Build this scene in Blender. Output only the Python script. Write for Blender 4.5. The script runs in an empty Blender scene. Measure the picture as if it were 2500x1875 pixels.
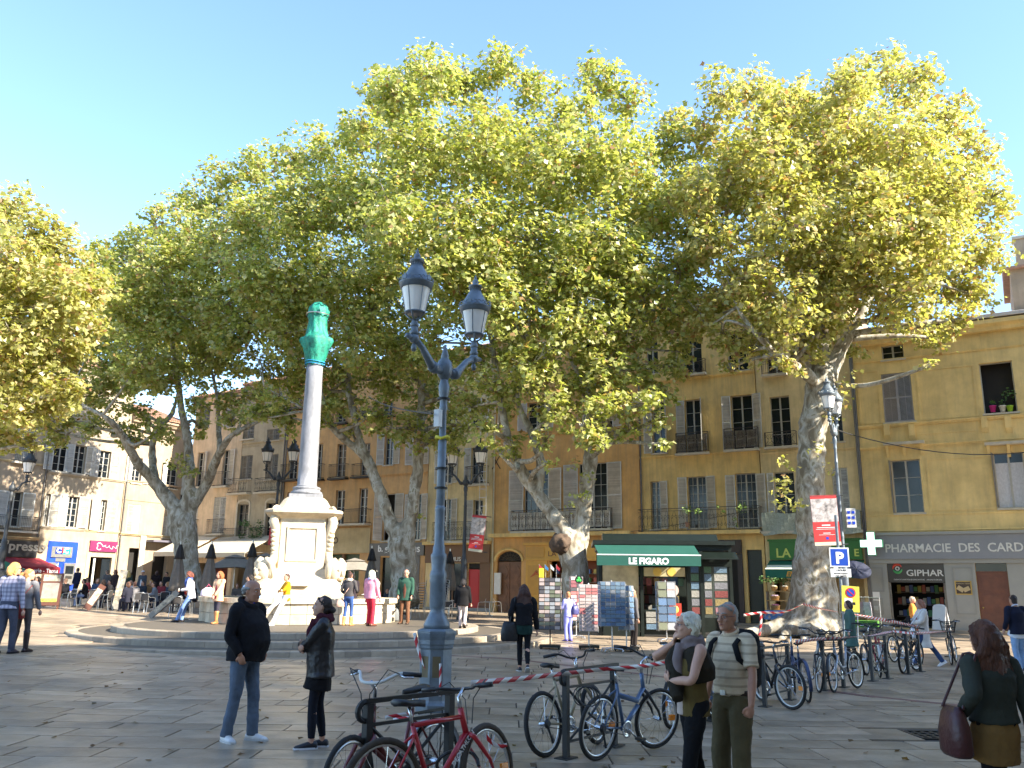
import bpy, bmesh, math, random
import numpy as np
from mathutils import Vector, Matrix
R = math.radians
random.seed(7); rng = np.random.default_rng(7)
scene = bpy.context.scene
col = scene.collection

# ------------------------------------------------------------------ camera
FPX, CX, CY, HCAM = 2091.0, 1250.0, 937.5, 1.75
PITCH = math.atan((1433 - CY) / FPX); ROLL = R(.67)
_fw = Vector((0, math.cos(PITCH), math.sin(PITCH)))
_r0 = Vector((1, 0, 0)); _u0 = Vector((0, -math.sin(PITCH), math.cos(PITCH)))
_rt = math.cos(ROLL) * _r0 + math.sin(ROLL) * _u0
_up = math.cos(ROLL) * _u0 - math.sin(ROLL) * _r0
CAM = Vector((0, 0, HCAM))
cd = bpy.data.cameras.new('camera'); cam = bpy.data.objects.new('camera', cd); col.objects.link(cam)
cd.sensor_width = 36; cd.lens = FPX / 2500 * 36; cd.clip_end = 3000; cd.clip_start = .05
m = Matrix((_rt, _up, -_fw)).transposed().to_4x4(); m.translation = CAM
cam.matrix_world = m
scene.camera = cam

# ------------------------------------------------------------------ sky, sun, exposure
SUN_EL, SUN_AZ = R(33), math.atan2(.875, -.484)     # azimuth measured from +Y towards +X
w = bpy.data.worlds.new('World'); scene.world = w; w.use_nodes = True
nt = w.node_tree; bg = nt.nodes['Background']
sky = nt.nodes.new('ShaderNodeTexSky'); sky.sky_type = 'NISHITA'; sky.sun_disc = False
sky.sun_elevation = SUN_EL; sky.sun_rotation = SUN_AZ; sky.altitude = 200; sky.air_density = 1.0; sky.dust_density = .25; sky.ozone_density = 3.2
nt.links.new(sky.outputs[0], bg.inputs[0]); bg.inputs[1].default_value = .15
sl = bpy.data.lights.new('sun', 'SUN'); sl.energy = 5.0; sl.angle = R(.5); sl.color = (1, .93, .80)
sun = bpy.data.objects.new('sun', sl); col.objects.link(sun)
sd = Vector((math.sin(SUN_AZ) * math.cos(SUN_EL), math.cos(SUN_AZ) * math.cos(SUN_EL), math.sin(SUN_EL)))
sun.rotation_euler = sd.to_track_quat('Z', 'Y').to_euler()
sun.location = (20, -10, 40)
vs = scene.view_settings; vs.view_transform = 'Standard'; vs.look = 'None'; vs.gamma = 1; vs.use_curve_mapping = False
vs.exposure = 1.8
scene.cycles.max_bounces = 8; scene.cycles.transparent_max_bounces = 12
scene.cycles.use_denoising = True

# ------------------------------------------------------------------ measuring helpers (survey of the square)
def ray(x, y): return _fw + _rt * ((x - CX) / FPX) - _up * ((y - CY) / FPX)
def gz(x, y):                              # the square rises gently to the left and to the back
    u = -(x + 5.); a = .033 * (u * u / (u + 1.5) if u > 0 else 0); return max(-.04, a + .008 * max(0, y - 24) - .012 * max(0, x))
def G(x, y, z=None):                       # point on the paving, or on the horizontal level z
    d = ray(x, y)
    if z is not None: return CAM + d * ((z - HCAM) / d.z)
    lo = hi = 4.
    while hi < 90 and CAM.z + d.z * hi > gz(d.x * hi, d.y * hi): lo = hi; hi += .25
    for _ in range(20):
        m_ = (lo + hi) / 2
        if CAM.z + d.z * m_ > gz(d.x * m_, d.y * m_): lo = m_
        else: hi = m_
    return CAM + d * hi
def A(x, y, Y):                            # point on the vertical plane Y
    d = ray(x, y); return CAM + d * (Y / d.y)
C3, S3 = math.cos(R(30)), math.sin(R(30))
SV = Vector((C3, -S3, 0)); TV = Vector((S3, C3, 0))       # axes of the square: along the long terrace, away from it
T0, SL = 47.1, -58.8                                       # planes of the two terraces
def ST(s, t, z=0): return SV * s + TV * t + Vector((0, 0, z))
def FAC(x, y, t=T0):
    d = ray(x, y); q = CAM + d * ((t - CAM.dot(TV)) / d.dot(TV)); return q.dot(SV), q.z
def FACL(x, y, s=SL):
    d = ray(x, y); q = CAM + d * ((s - CAM.dot(SV)) / d.dot(SV)); return q.dot(TV), q.z

# ------------------------------------------------------------------ materials
MATS = {}
def pmat(name, c, rough=.6, metal=0., var=.12, scale=4., bump=0., bscale=60., c2=None, spec=.5, streak=False, coat=0., perobj=0.):
    if name in MATS: return MATS[name]
    mt = bpy.data.materials.new(name); mt.use_nodes = True; MATS[name] = mt
    n = mt.node_tree.nodes; L = mt.node_tree.links; b = n['Principled BSDF']
    tc = n.new('ShaderNodeTexCoord'); mp = n.new('ShaderNodeMapping'); L.new(tc.outputs['Object'], mp.inputs[0])
    if streak: mp.inputs['Scale'].default_value = (1, 1, .35)
    ns = n.new('ShaderNodeTexNoise'); ns.inputs['Scale'].default_value = scale; ns.inputs['Detail'].default_value = 7; ns.inputs['Roughness'].default_value = .62
    L.new(mp.outputs[0], ns.inputs['Vector'])
    rp = n.new('ShaderNodeValToRGB'); L.new(ns.outputs[0], rp.inputs[0])
    a = [max(0, x * (1 - var)) for x in c]; d = [min(1, x * (1 + var)) for x in (c2 or c)]
    rp.color_ramp.elements[0].position = .3; rp.color_ramp.elements[1].position = .7
    rp.color_ramp.elements[0].color = (*a, 1); rp.color_ramp.elements[1].color = (*d, 1)
    out = rp.outputs[0]
    if perobj:
        oi = n.new('ShaderNodeObjectInfo'); gi = n.new('ShaderNodeNewGeometry'); ad = n.new('ShaderNodeMath'); ad.operation = 'ADD'
        L.new(oi.outputs['Random'], ad.inputs[0]); L.new(gi.outputs['Random Per Island'], ad.inputs[1])
        fr = n.new('ShaderNodeMath'); fr.operation = 'FRACT'; L.new(ad.outputs[0], fr.inputs[0])
        mr = n.new('ShaderNodeMapRange'); mr.inputs[3].default_value = 1 - perobj; mr.inputs[4].default_value = 1 + perobj; L.new(fr.outputs[0], mr.inputs[0])
        mx = n.new('ShaderNodeVectorMath'); mx.operation = 'SCALE'; L.new(out, mx.inputs[0]); L.new(mr.outputs[0], mx.inputs['Scale']); out = mx.outputs[0]
    L.new(out, b.inputs['Base Color'])
    rr = n.new('ShaderNodeMapRange'); rr.inputs[3].default_value = max(.02, rough - .08); rr.inputs[4].default_value = min(1, rough + .08)
    L.new(ns.outputs[0], rr.inputs[0]); L.new(rr.outputs[0], b.inputs['Roughness'])
    b.inputs['Metallic'].default_value = metal; b.inputs['Specular IOR Level'].default_value = spec
    if coat: b.inputs['Coat Weight'].default_value = coat; b.inputs['Coat Roughness'].default_value = .15
    if bump:
        n2 = n.new('ShaderNodeTexNoise'); n2.inputs['Scale'].default_value = bscale; n2.inputs['Detail'].default_value = 5
        L.new(tc.outputs['Object'], n2.inputs['Vector'])
        bp = n.new('ShaderNodeBump'); bp.inputs['Strength'].default_value = bump; bp.inputs['Distance'].default_value = .02
        L.new(n2.outputs[0], bp.inputs['Height']); L.new(bp.outputs[0], b.inputs['Normal'])
    return mt
def stucco(name, c, dirt=.62, dirtc=(.25, .2, .14)):
    """old lime render: broad tone changes, vertical rain stains, fine grain"""
    if name in MATS: return MATS[name]
    mt = pmat(name, c, .9, 0, .2, .9, .4, 30, spec=.2)
    n = mt.node_tree.nodes; L = mt.node_tree.links; b = n['Principled BSDF']
    src = b.inputs['Base Color'].links[0].from_socket
    tc = n.new('ShaderNodeTexCoord'); mp = n.new('ShaderNodeMapping'); mp.inputs['Scale'].default_value = (2.2, 1, .22)
    L.new(tc.outputs['Object'], mp.inputs[0])
    ns = n.new('ShaderNodeTexNoise'); ns.inputs['Scale'].default_value = 1.6; ns.inputs['Detail'].default_value = 8; ns.inputs['Roughness'].default_value = .7
    L.new(mp.outputs[0], ns.inputs['Vector'])
    rp = n.new('ShaderNodeValToRGB'); rp.color_ramp.elements[0].position = .46; rp.color_ramp.elements[1].position = .78
    rp.color_ramp.elements[0].color = (0, 0, 0, 1); rp.color_ramp.elements[1].color = (dirt, dirt, dirt, 1)
    L.new(ns.outputs[0], rp.inputs[0])
    mx = n.new('ShaderNodeMix'); mx.data_type = 'RGBA'; L.new(rp.outputs[0], mx.inputs[0]); L.new(src, mx.inputs[6]); mx.inputs[7].default_value = (*dirtc, 1)
    L.new(mx.outputs[2], b.inputs['Base Color'])
    return mt
def glass(name, c=(.012, .016, .02), rough=.04):
    if name in MATS: return MATS[name]
    mt = pmat(name, c, rough + .08, 0, .3, 1.2, spec=.42)
    return mt
def emit(name, c, s):
    if name in MATS: return MATS[name]
    mt = pmat(name, c, .4); b = mt.node_tree.nodes['Principled BSDF']
    b.inputs['Emission Color'].default_value = (*c, 1); b.inputs['Emission Strength'].default_value = s
    return mt
def C(r, g, b):                             # 8 bit display colour to linear
    f = lambda v: (v / 255 / 12.92) if v <= 10 else ((v / 255 + .055) / 1.055) ** 2.4
    return (f(r), f(g), f(b))

# ------------------------------------------------------------------ mesh helpers
def _orth(d):
    d = d.normalized(); a = Vector((0, 0, 1)) if abs(d.z) < .9 else Vector((1, 0, 0))
    x = d.cross(a).normalized(); return x, d.cross(x).normalized()
class MB:
    def __init__(s, M=None): s.v = []; s.f = []; s.M = M
    def pts(s, vs):
        b = len(s.v)
        if s.M is not None: vs = [s.M @ Vector(v) for v in vs]
        s.v.extend(tuple(v) for v in vs); return b
    def box(s, x0, x1, y0, y1, z0, z1):
        b = s.pts([(x0, y0, z0), (x1, y0, z0), (x1, y1, z0), (x0, y1, z0), (x0, y0, z1), (x1, y0, z1), (x1, y1, z1), (x0, y1, z1)])
        s.f += [[b + i for i in q] for q in ((0, 3, 2, 1), (4, 5, 6, 7), (0, 1, 5, 4), (1, 2, 6, 5), (2, 3, 7, 6), (3, 0, 4, 7))]
        return s
    def cbox(s, c, sz, rot=None):
        o = s.M; T = Matrix.Translation(Vector(c)); T = T @ rot.to_4x4() if rot is not None else T
        s.M = T if o is None else o @ T
        s.box(-sz[0] / 2, sz[0] / 2, -sz[1] / 2, sz[1] / 2, -sz[2] / 2, sz[2] / 2); s.M = o; return s
    def quad(s, *p): b = s.pts(p); s.f.append([b + i for i in range(len(p))]); return s
    def prism(s, poly, ext):                 # closed polygon extruded by vector ext
        ext = Vector(ext); n = len(poly); poly = [Vector(p) for p in poly]
        b = s.pts(poly + [p + ext for p in poly])
        s.f.append([b + i for i in range(n)][::-1]); s.f.append([b + n + i for i in range(n)])
        for i in range(n): j = (i + 1) % n; s.f.append([b + i, b + j, b + n + j, b + n + i])
        return s
    def rings(s, rs, cap=True, closed=True):  # list of rings of equal length
        n = len(rs[0]); bs = [s.pts(r) for r in rs]
        for a, b in zip(bs, bs[1:]):
            for i in range(n if closed else n - 1):
                j = (i + 1) % n; s.f.append([a + i, a + j, b + j, b + i])
        if cap: s.f.append([bs[0] + i for i in range(n)][::-1]); s.f.append([bs[-1] + i for i in range(n)])
        return s
    def tube(s, pts, r, n=8, cap=True, flat=1.):
        pts = [Vector(p) for p in pts]; m = len(pts)
        rr = r if isinstance(r, (list, tuple)) else [r] * m
        x = None; rs = []
        for i, p in enumerate(pts):
            d = (pts[min(i + 1, m - 1)] - pts[max(i - 1, 0)])
            if d.length < 1e-9: d = Vector((0, 0, 1))
            d.normalize()
            if x is None: x, y = _orth(d)
            else:
                x = (x - d * x.dot(d))
                if x.length < 1e-6: x, y = _orth(d)
                x.normalize(); y = d.cross(x)
            rs.append([p + (x * math.cos(2 * math.pi * k / n) + y * math.sin(2 * math.pi * k / n) * flat) * rr[i] for k in range(n)])
        return s.rings(rs, cap)
    def lathe(s, prof, n=16, c=(0, 0, 0), cap=True, sq=1., a0=0.):
        c = Vector(c)
        return s.rings([[c + Vector((r * math.cos(2 * math.pi * k / n + a0), r * sq * math.sin(2 * math.pi * k / n + a0), z)) for k in range(n)] for r, z in prof], cap)
    def ell(s, c, r, n=10, m=7, rot=None):
        c = Vector(c); rs = []
        for i in range(m + 1):
            a = math.pi * i / m; q = max(math.sin(a), .03)
            ring = []
            for k in range(n):
                v = Vector((r[0] * q * math.cos(2 * math.pi * k / n), r[1] * q * math.sin(2 * math.pi * k / n), -r[2] * math.cos(a)))
                ring.append(c + (rot @ v if rot is not None else v))
            rs.append(ring)
        return s.rings(rs)
    def sheet(s, x0, x1, y0, y1, dz, step=4.):   # sheet following the fall of the paving
        xs, ys = np.linspace(x0, x1, max(2, int((x1 - x0) / step) + 1)), np.linspace(y0, y1, max(2, int((y1 - y0) / step) + 1))
        b = s.pts([(x, y, gz(x, y) + dz) for y in ys for x in xs]); n = len(xs)
        for j in range(len(ys) - 1):
            for i in range(n - 1): s.f.append([b + j * n + i, b + j * n + i + 1, b + (j + 1) * n + i + 1, b + (j + 1) * n + i])
        return s
    def mesh(s, name):
        me = bpy.data.meshes.new(name); me.from_pydata(s.v, [], s.f); return me
    def build(s, name, mat, parent=None, smooth=False, loc=None):
        me = s.mesh(name)
        return obj(name, me, mat, parent, smooth, loc)
def obj(name, me, mat=None, parent=None, smooth=False, loc=None):
    if mat is not None and not me.materials: me.materials.append(mat)
    if smooth: me.shade_smooth()
    o = bpy.data.objects.new(name, me); col.objects.link(o)
    if parent is not None: o.parent = parent
    if loc is not None: o.location = loc
    return o
def empty(name, loc, rz=0.):
    o = bpy.data.objects.new(name, None); o.empty_display_size = .2; col.objects.link(o)
    o.location = loc; o.rotation_euler = (0, 0, rz); return o
def tag(o, label=None, cat=None, group=None, kind=None):
    if label: o['label'] = label
    if cat: o['category'] = cat
    if group: o['group'] = group
    if kind: o['kind'] = kind
    return o
def thing(name, label, cat, loc, rz=0., group=None):
    loc = Vector(loc)
    if abs(loc.z) < 1e-6: loc.z = gz(loc.x, loc.y)
    return tag(empty(name, loc, rz), label, cat, group)
def cubemesh(mat, key):                      # shared unit cube per material, for panes, cards, stones
    k = '_cube_' + key
    if k not in MATS:
        me = MB().box(-.5, .5, -.5, .5, -.5, .5).mesh(key); me.materials.append(mat); MATS[k] = me
    return MATS[k]
def cube(name, mat, key, parent, c, sz, rz=0.):
    o = obj(name, cubemesh(mat, key), None, parent); o.location = c; o.scale = sz; o.rotation_euler = (0, 0, rz); return o
def text(s, size, mat, parent, loc, rot=(R(90), 0, 0), bold=0., ext=.01, align='LEFT', name='lettering', sx=1., shear=0.):
    cu = bpy.data.curves.new('t', 'FONT'); cu.body = s; cu.size = size; cu.extrude = ext; cu.offset = bold; cu.align_x = align; cu.shear = shear; cu.resolution_u = 3
    t = bpy.data.objects.new('t', cu); me = bpy.data.meshes.new_from_object(t)
    bpy.data.objects.remove(t); bpy.data.curves.remove(cu)
    me.materials.clear(); o = obj(name, me, mat, parent); o.location = loc; o.rotation_euler = rot; o.scale = (sx, 1, 1); return o
def spline(pts, n=6):                        # Catmull-Rom resampling of points (any tuple length)
    P = [np.array(p, float) for p in pts]; P = [2 * P[0] - P[1]] + P + [2 * P[-1] - P[-2]]; out = []
    for i in range(1, len(P) - 2):
        a, b, c, d = P[i - 1:i + 3]
        for k in range(n):
            t = k / n; out.append(.5 * (2 * b + (c - a) * t + (2 * a - 5 * b + 4 * c - d) * t * t + (3 * b - a - 3 * c + d) * t ** 3))
    out.append(P[-2]); return out
def sag(a, b, drop, n=12):
    a, b = Vector(a), Vector(b); return [a.lerp(b, i / n) - Vector((0, 0, drop * 4 * (i / n) * (1 - i / n))) for i in range(n + 1)]

# common materials
STONE = pmat('limestone', (.52, .46, .36), .8, 0, .16, 2.5, .4, 30)
IRON = pmat('black_iron', (.025, .024, .023), .5, .3, .2, 8, .1, 90)
RUSTIRON = pmat('wrought_iron', (.055, .042, .034), .7, .2, .3, 8, .1, 90)
GLASS = glass('window_glass')
WHITEP = pmat('white_paint', (.62, .61, .56), .5, 0, .07, 6)
WHITE2 = pmat('card_white', (.75, .74, .72), .6, 0, .04, 6)
DARK = pmat('dark_interior', (.02, .017, .014), .8, 0, .3, 2)
ZINC = pmat('zinc_pipe', (.16, .15, .14), .5, .6, .2, 3)
ALU = pmat('brushed_aluminium', (.6, .6, .58), .32, .9, .08, 8)
# ================================================================== ground
PAVE = pmat('paving_stone', (.275, .208, .14), .37, 0, .26, 1.6, .22, 22, c2=(.35, .268, .186), spec=.5, perobj=.24)
def add_pits(mt):                            # worn spots and dark stains of the slabs
    n = mt.node_tree.nodes; L = mt.node_tree.links; b = n['Principled BSDF']; src = b.inputs['Base Color'].links[0].from_socket
    g = n.new('ShaderNodeNewGeometry'); ns = n.new('ShaderNodeTexNoise'); ns.inputs['Scale'].default_value = .55; ns.inputs['Detail'].default_value = 9; ns.inputs['Roughness'].default_value = .72
    L.new(g.outputs['Position'], ns.inputs['Vector'])
    rp = n.new('ShaderNodeValToRGB'); rp.color_ramp.elements[0].position = .47; rp.color_ramp.elements[1].position = .72
    rp.color_ramp.elements[0].color = (0, 0, 0, 1); rp.color_ramp.elements[1].color = (.55, .55, .55, 1); L.new(ns.outputs[0], rp.inputs[0])
    mx = n.new('ShaderNodeMix'); mx.data_type = 'RGBA'; L.new(rp.outputs[0], mx.inputs[0]); L.new(src, mx.inputs[6]); mx.inputs[7].default_value = (.135, .108, .08, 1)
    L.new(mx.outputs[2], b.inputs['Base Color'])
    rr = b.inputs['Roughness'].links[0].from_socket; ad = n.new('ShaderNodeMath'); ad.operation = 'MULTIPLY_ADD'
    L.new(rp.outputs[0], ad.inputs[0]); ad.inputs[1].default_value = .35; L.new(rr, ad.inputs[2]); L.new(ad.outputs[0], b.inputs['Roughness'])
add_pits(PAVE)
GROUT = pmat('joint_mortar', (.08, .063, .046), .95, 0, .25, 6, .3, 50)
RED = pmat('red_stone', (.20, .10, .085), .55, 0, .2, 3, .15, 40, perobj=.15)
ground = MB().sheet(-34, 34, 1, 48, -.018, 1.).build('ground', GROUT)
tag(ground, kind='structure')
SLABS = []                                   # x0,x1,y0,y1
yy = 3.2; k = 0
while yy < 46:
    d = (.62, .5, .7, .55, .46)[k % 5]
    lim = .66 * yy + 2.2
    x = -lim - random.random()
    while x < lim:
        wd = random.choice((.75, .9, 1.05, 1.25))
        SLABS.append((x, x + wd, yy, yy + d)); x += wd
    yy += d; k += 1
PCX, PCY = -7.0, 30.2                          # centre of the fountain platform
def slabmb(mb, x0, x1, y0, y1, ox=0, oy=0, oz=0):
    g = .007; z = random.uniform(-.003, .003); c = .006
    tilt = [z + random.uniform(-.0015, .0015) for _ in range(4)]
    H_ = lambda x, y: gz(x + ox, y + oy) - oz
    b = mb.pts([(q[0], q[1], q[2] + H_(q[0], q[1])) for q in ((x0 + g, y0 + g, -.02), (x1 - g, y0 + g, -.02), (x1 - g, y1 - g, -.02), (x0 + g, y1 - g, -.02),
                (x0 + g + c, y0 + g + c, tilt[0]), (x1 - g - c, y0 + g + c, tilt[1]), (x1 - g - c, y1 - g - c, tilt[2]), (x0 + g + c, y1 - g - c, tilt[3]))])
    mb.f += [[b + i for i in q] for q in ((4, 5, 6, 7), (0, 1, 5, 4), (1, 2, 6, 5), (2, 3, 7, 6), (3, 0, 4, 7))]
GRATE = (5.2, 6.15, 11.45, 12.1)
def inview(x, y): return y > 5.6 and abs(x) < .625 * y + .5
near = []; far = []
for s_ in SLABS:
    xm, ym = (s_[0] + s_[1]) / 2, (s_[2] + s_[3]) / 2
    if math.hypot(xm - PCX, ym - PCY) < 7.3: continue
    if GRATE[0] - .45 < xm < GRATE[1] + .45 and GRATE[2] - .2 < ym < GRATE[3] + .2: continue
    (near if inview(xm, ym) and len(near) < 290 else far).append(s_)
for s_ in near:
    cx_, cy_ = (s_[0] + s_[1]) / 2, (s_[2] + s_[3]) / 2
    mb = MB(); slabmb(mb, s_[0] - cx_, s_[1] - cx_, s_[2] - cy_, s_[3] - cy_, cx_, cy_, gz(cx_, cy_)); mb.build('paving_slab', PAVE, ground, loc=(cx_, cy_, gz(cx_, cy_)))
mb = MB()
for s_ in far: slabmb(mb, *s_)
x0, x1, y0, y1 = GRATE
for q in ((x0 - .75, x0, y0 - .1, y1 + .1), (x1, x1 + .7, y0 - .1, y1 + .1)): slabmb(mb, *q)
tag(mb.build('distant_paving_slabs', PAVE, ground), kind='stuff')
# outskirts beyond the counted slabs
FARPAVE = pmat('distant_paving', (.27, .21, .14), .5, 0, .25, .9, .1, 20)
mb = MB()
for x0_, x1_, y0_, y1_ in ((-200, -60, 45.9, 200), (-60, 2, 45.9, 200), (2, 200, 45.9, 200), (-200, -25, 3.2, 45.9), (25, 200, 3.2, 45.9), (-200, 2, -120, 3.2), (2, 200, -120, 3.2)):
    mb.sheet(x0_, x1_, y0_, y1_, -.006)
tag(mb.build('pavement', FARPAVE), kind='structure')
tag(MB().quad((-900, -500, -3), (900, -500, -3), (900, 1500, -3), (-900, 1500, -3)).build('terrain', FARPAVE), kind='structure')
# red stone bands laid across the square
def band(pts, wd, name='red_stone_band'):
    root = tag(empty(name, (0, 0, 0)), kind='structure')
    for a, b in zip(pts, pts[1:]):
        a, b = Vector(a), Vector(b); L_ = (b - a).length; n = max(1, int(L_ / .6)); ang = math.atan2(b.y - a.y, b.x - a.x)
        for i in range(n):
            c = a.lerp(b, (i + .5) / n); o = cube('paving_slab', RED, 'red_slab', root, (c.x, c.y, gz(c.x, c.y) - .007), (L_ / n - .012, wd, .026), ang); o.rotation_euler = (0, .012 * math.cos(ang) if gz(c.x, c.y) > -.039 and c.x > 0 else 0, ang)
band([G(1080, 1600), G(1240, 1608), G(1560, 1645), G(1700, 1664)], .16)
band([G(2010, 1685), G(2120, 1700), G(2420, 1730)], .17)
# drain grate
gr = thing('drain_grate', 'square black iron drain grate set in the paving at right', 'drain grate', ((x0 + x1) / 2, (y0 + y1) / 2, 0)); x0, x1, y0, y1 = GRATE
mb = MB(); wx, wy = (x1 - x0) / 2 - .03, (y1 - y0) / 2 - .03
for a in (-1, 1): mb.box(-wx, wx, a * wy - .025, a * wy + .025, -.06, .004); mb.box(a * wx - .025, a * wx + .025, -wy, wy, -.06, .0035)
mb.build('frame', IRON, gr)
for i in range(7): MB().box(-wx + (i + 1) * 2 * wx / 8 - .018, -wx + (i + 1) * 2 * wx / 8 + .018, -wy + .02, wy - .02, -.05, .0).build('bar', IRON, gr)
for i in range(3): MB().box(-wx + .02, wx - .02, -wy + (i + 1) * 2 * wy / 4 - .02, -wy + (i + 1) * 2 * wy / 4 + .02, -.052, -.001).build('cross_bar', IRON, gr)
MB().box(-wx, wx, -wy, wy, -.0138, -.0128).build('pit', DARK, gr)  # thin near-black sheet in place of the shaded hole below the bars
def plate(px, py, wx, wy, label, mat):
    p = G(px, py); o = MB().box(-wx, wx, -wy, wy, -.01, .006).build('cover_plate', mat, loc=p); tag(o, label, 'cover plate')
PLATEM = pmat('cast_plate', (.07, .07, .072), .6, .5, .2, 10, .4, 80)
plate(1345, 1699, .2, .12, 'dark oblong cast cover plate left of the blue bicycle', PLATEM)
plate(1640, 1704, .22, .14, 'brownish cast cover plate near the striped tape', pmat('cast_plate_brown', (.12, .085, .07), .7, .3, .2, 10, .4, 80))

# ================================================================== fountain platform: three round tiers
PLAT = tag(empty('platform_steps', (PCX, PCY, 0)), kind='structure')
TREAD = pmat('cobbled_tread', (.115, .095, .07), .6, 0, .3, 14, .5, 26)
KERB = pmat('kerb_stone', (.31, .25, .18), .6, 0, .2, 3, .3, 40, perobj=.22)
TIERS = ((8.45, .15), (7.2, .30), (5.95, .45))
for Rr, z in TIERS:
    n = 80
    MB().lathe([(Rr - .3, z - .16), (Rr - .3, z - .012), (0.01, z - .012)], 96, cap=False).build('tread', TREAD, PLAT)
    me = None; da = 2 * math.pi / n
    mb = MB(); g = .004 / Rr; poly = [(Rr * math.cos(a), Rr * math.sin(a)) for a in (-da / 2 + g, 0, da / 2 - g)] + [((Rr - .34) * math.cos(a), (Rr - .34) * math.sin(a)) for a in (da / 2 - g, 0, -da / 2 + g)]
    mb.rings([[(x * (1 - .0), y, z - .17) for x, y in poly], [(x, y, z - .02) for x, y in poly], [(x * (1 - .018 / Rr), y * (1 - .018 / Rr), z) for x, y in poly]])
    me = mb.mesh('kerb_stone'); me.materials.append(KERB)
    for i in range(n):
        a = i * da
        if math.sin(a) > .5: continue
        o = obj('kerb_stone', me, None, PLAT); o.rotation_euler.z = a; o.location.z = random.uniform(-.006, .004)
ZP = .45
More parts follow.
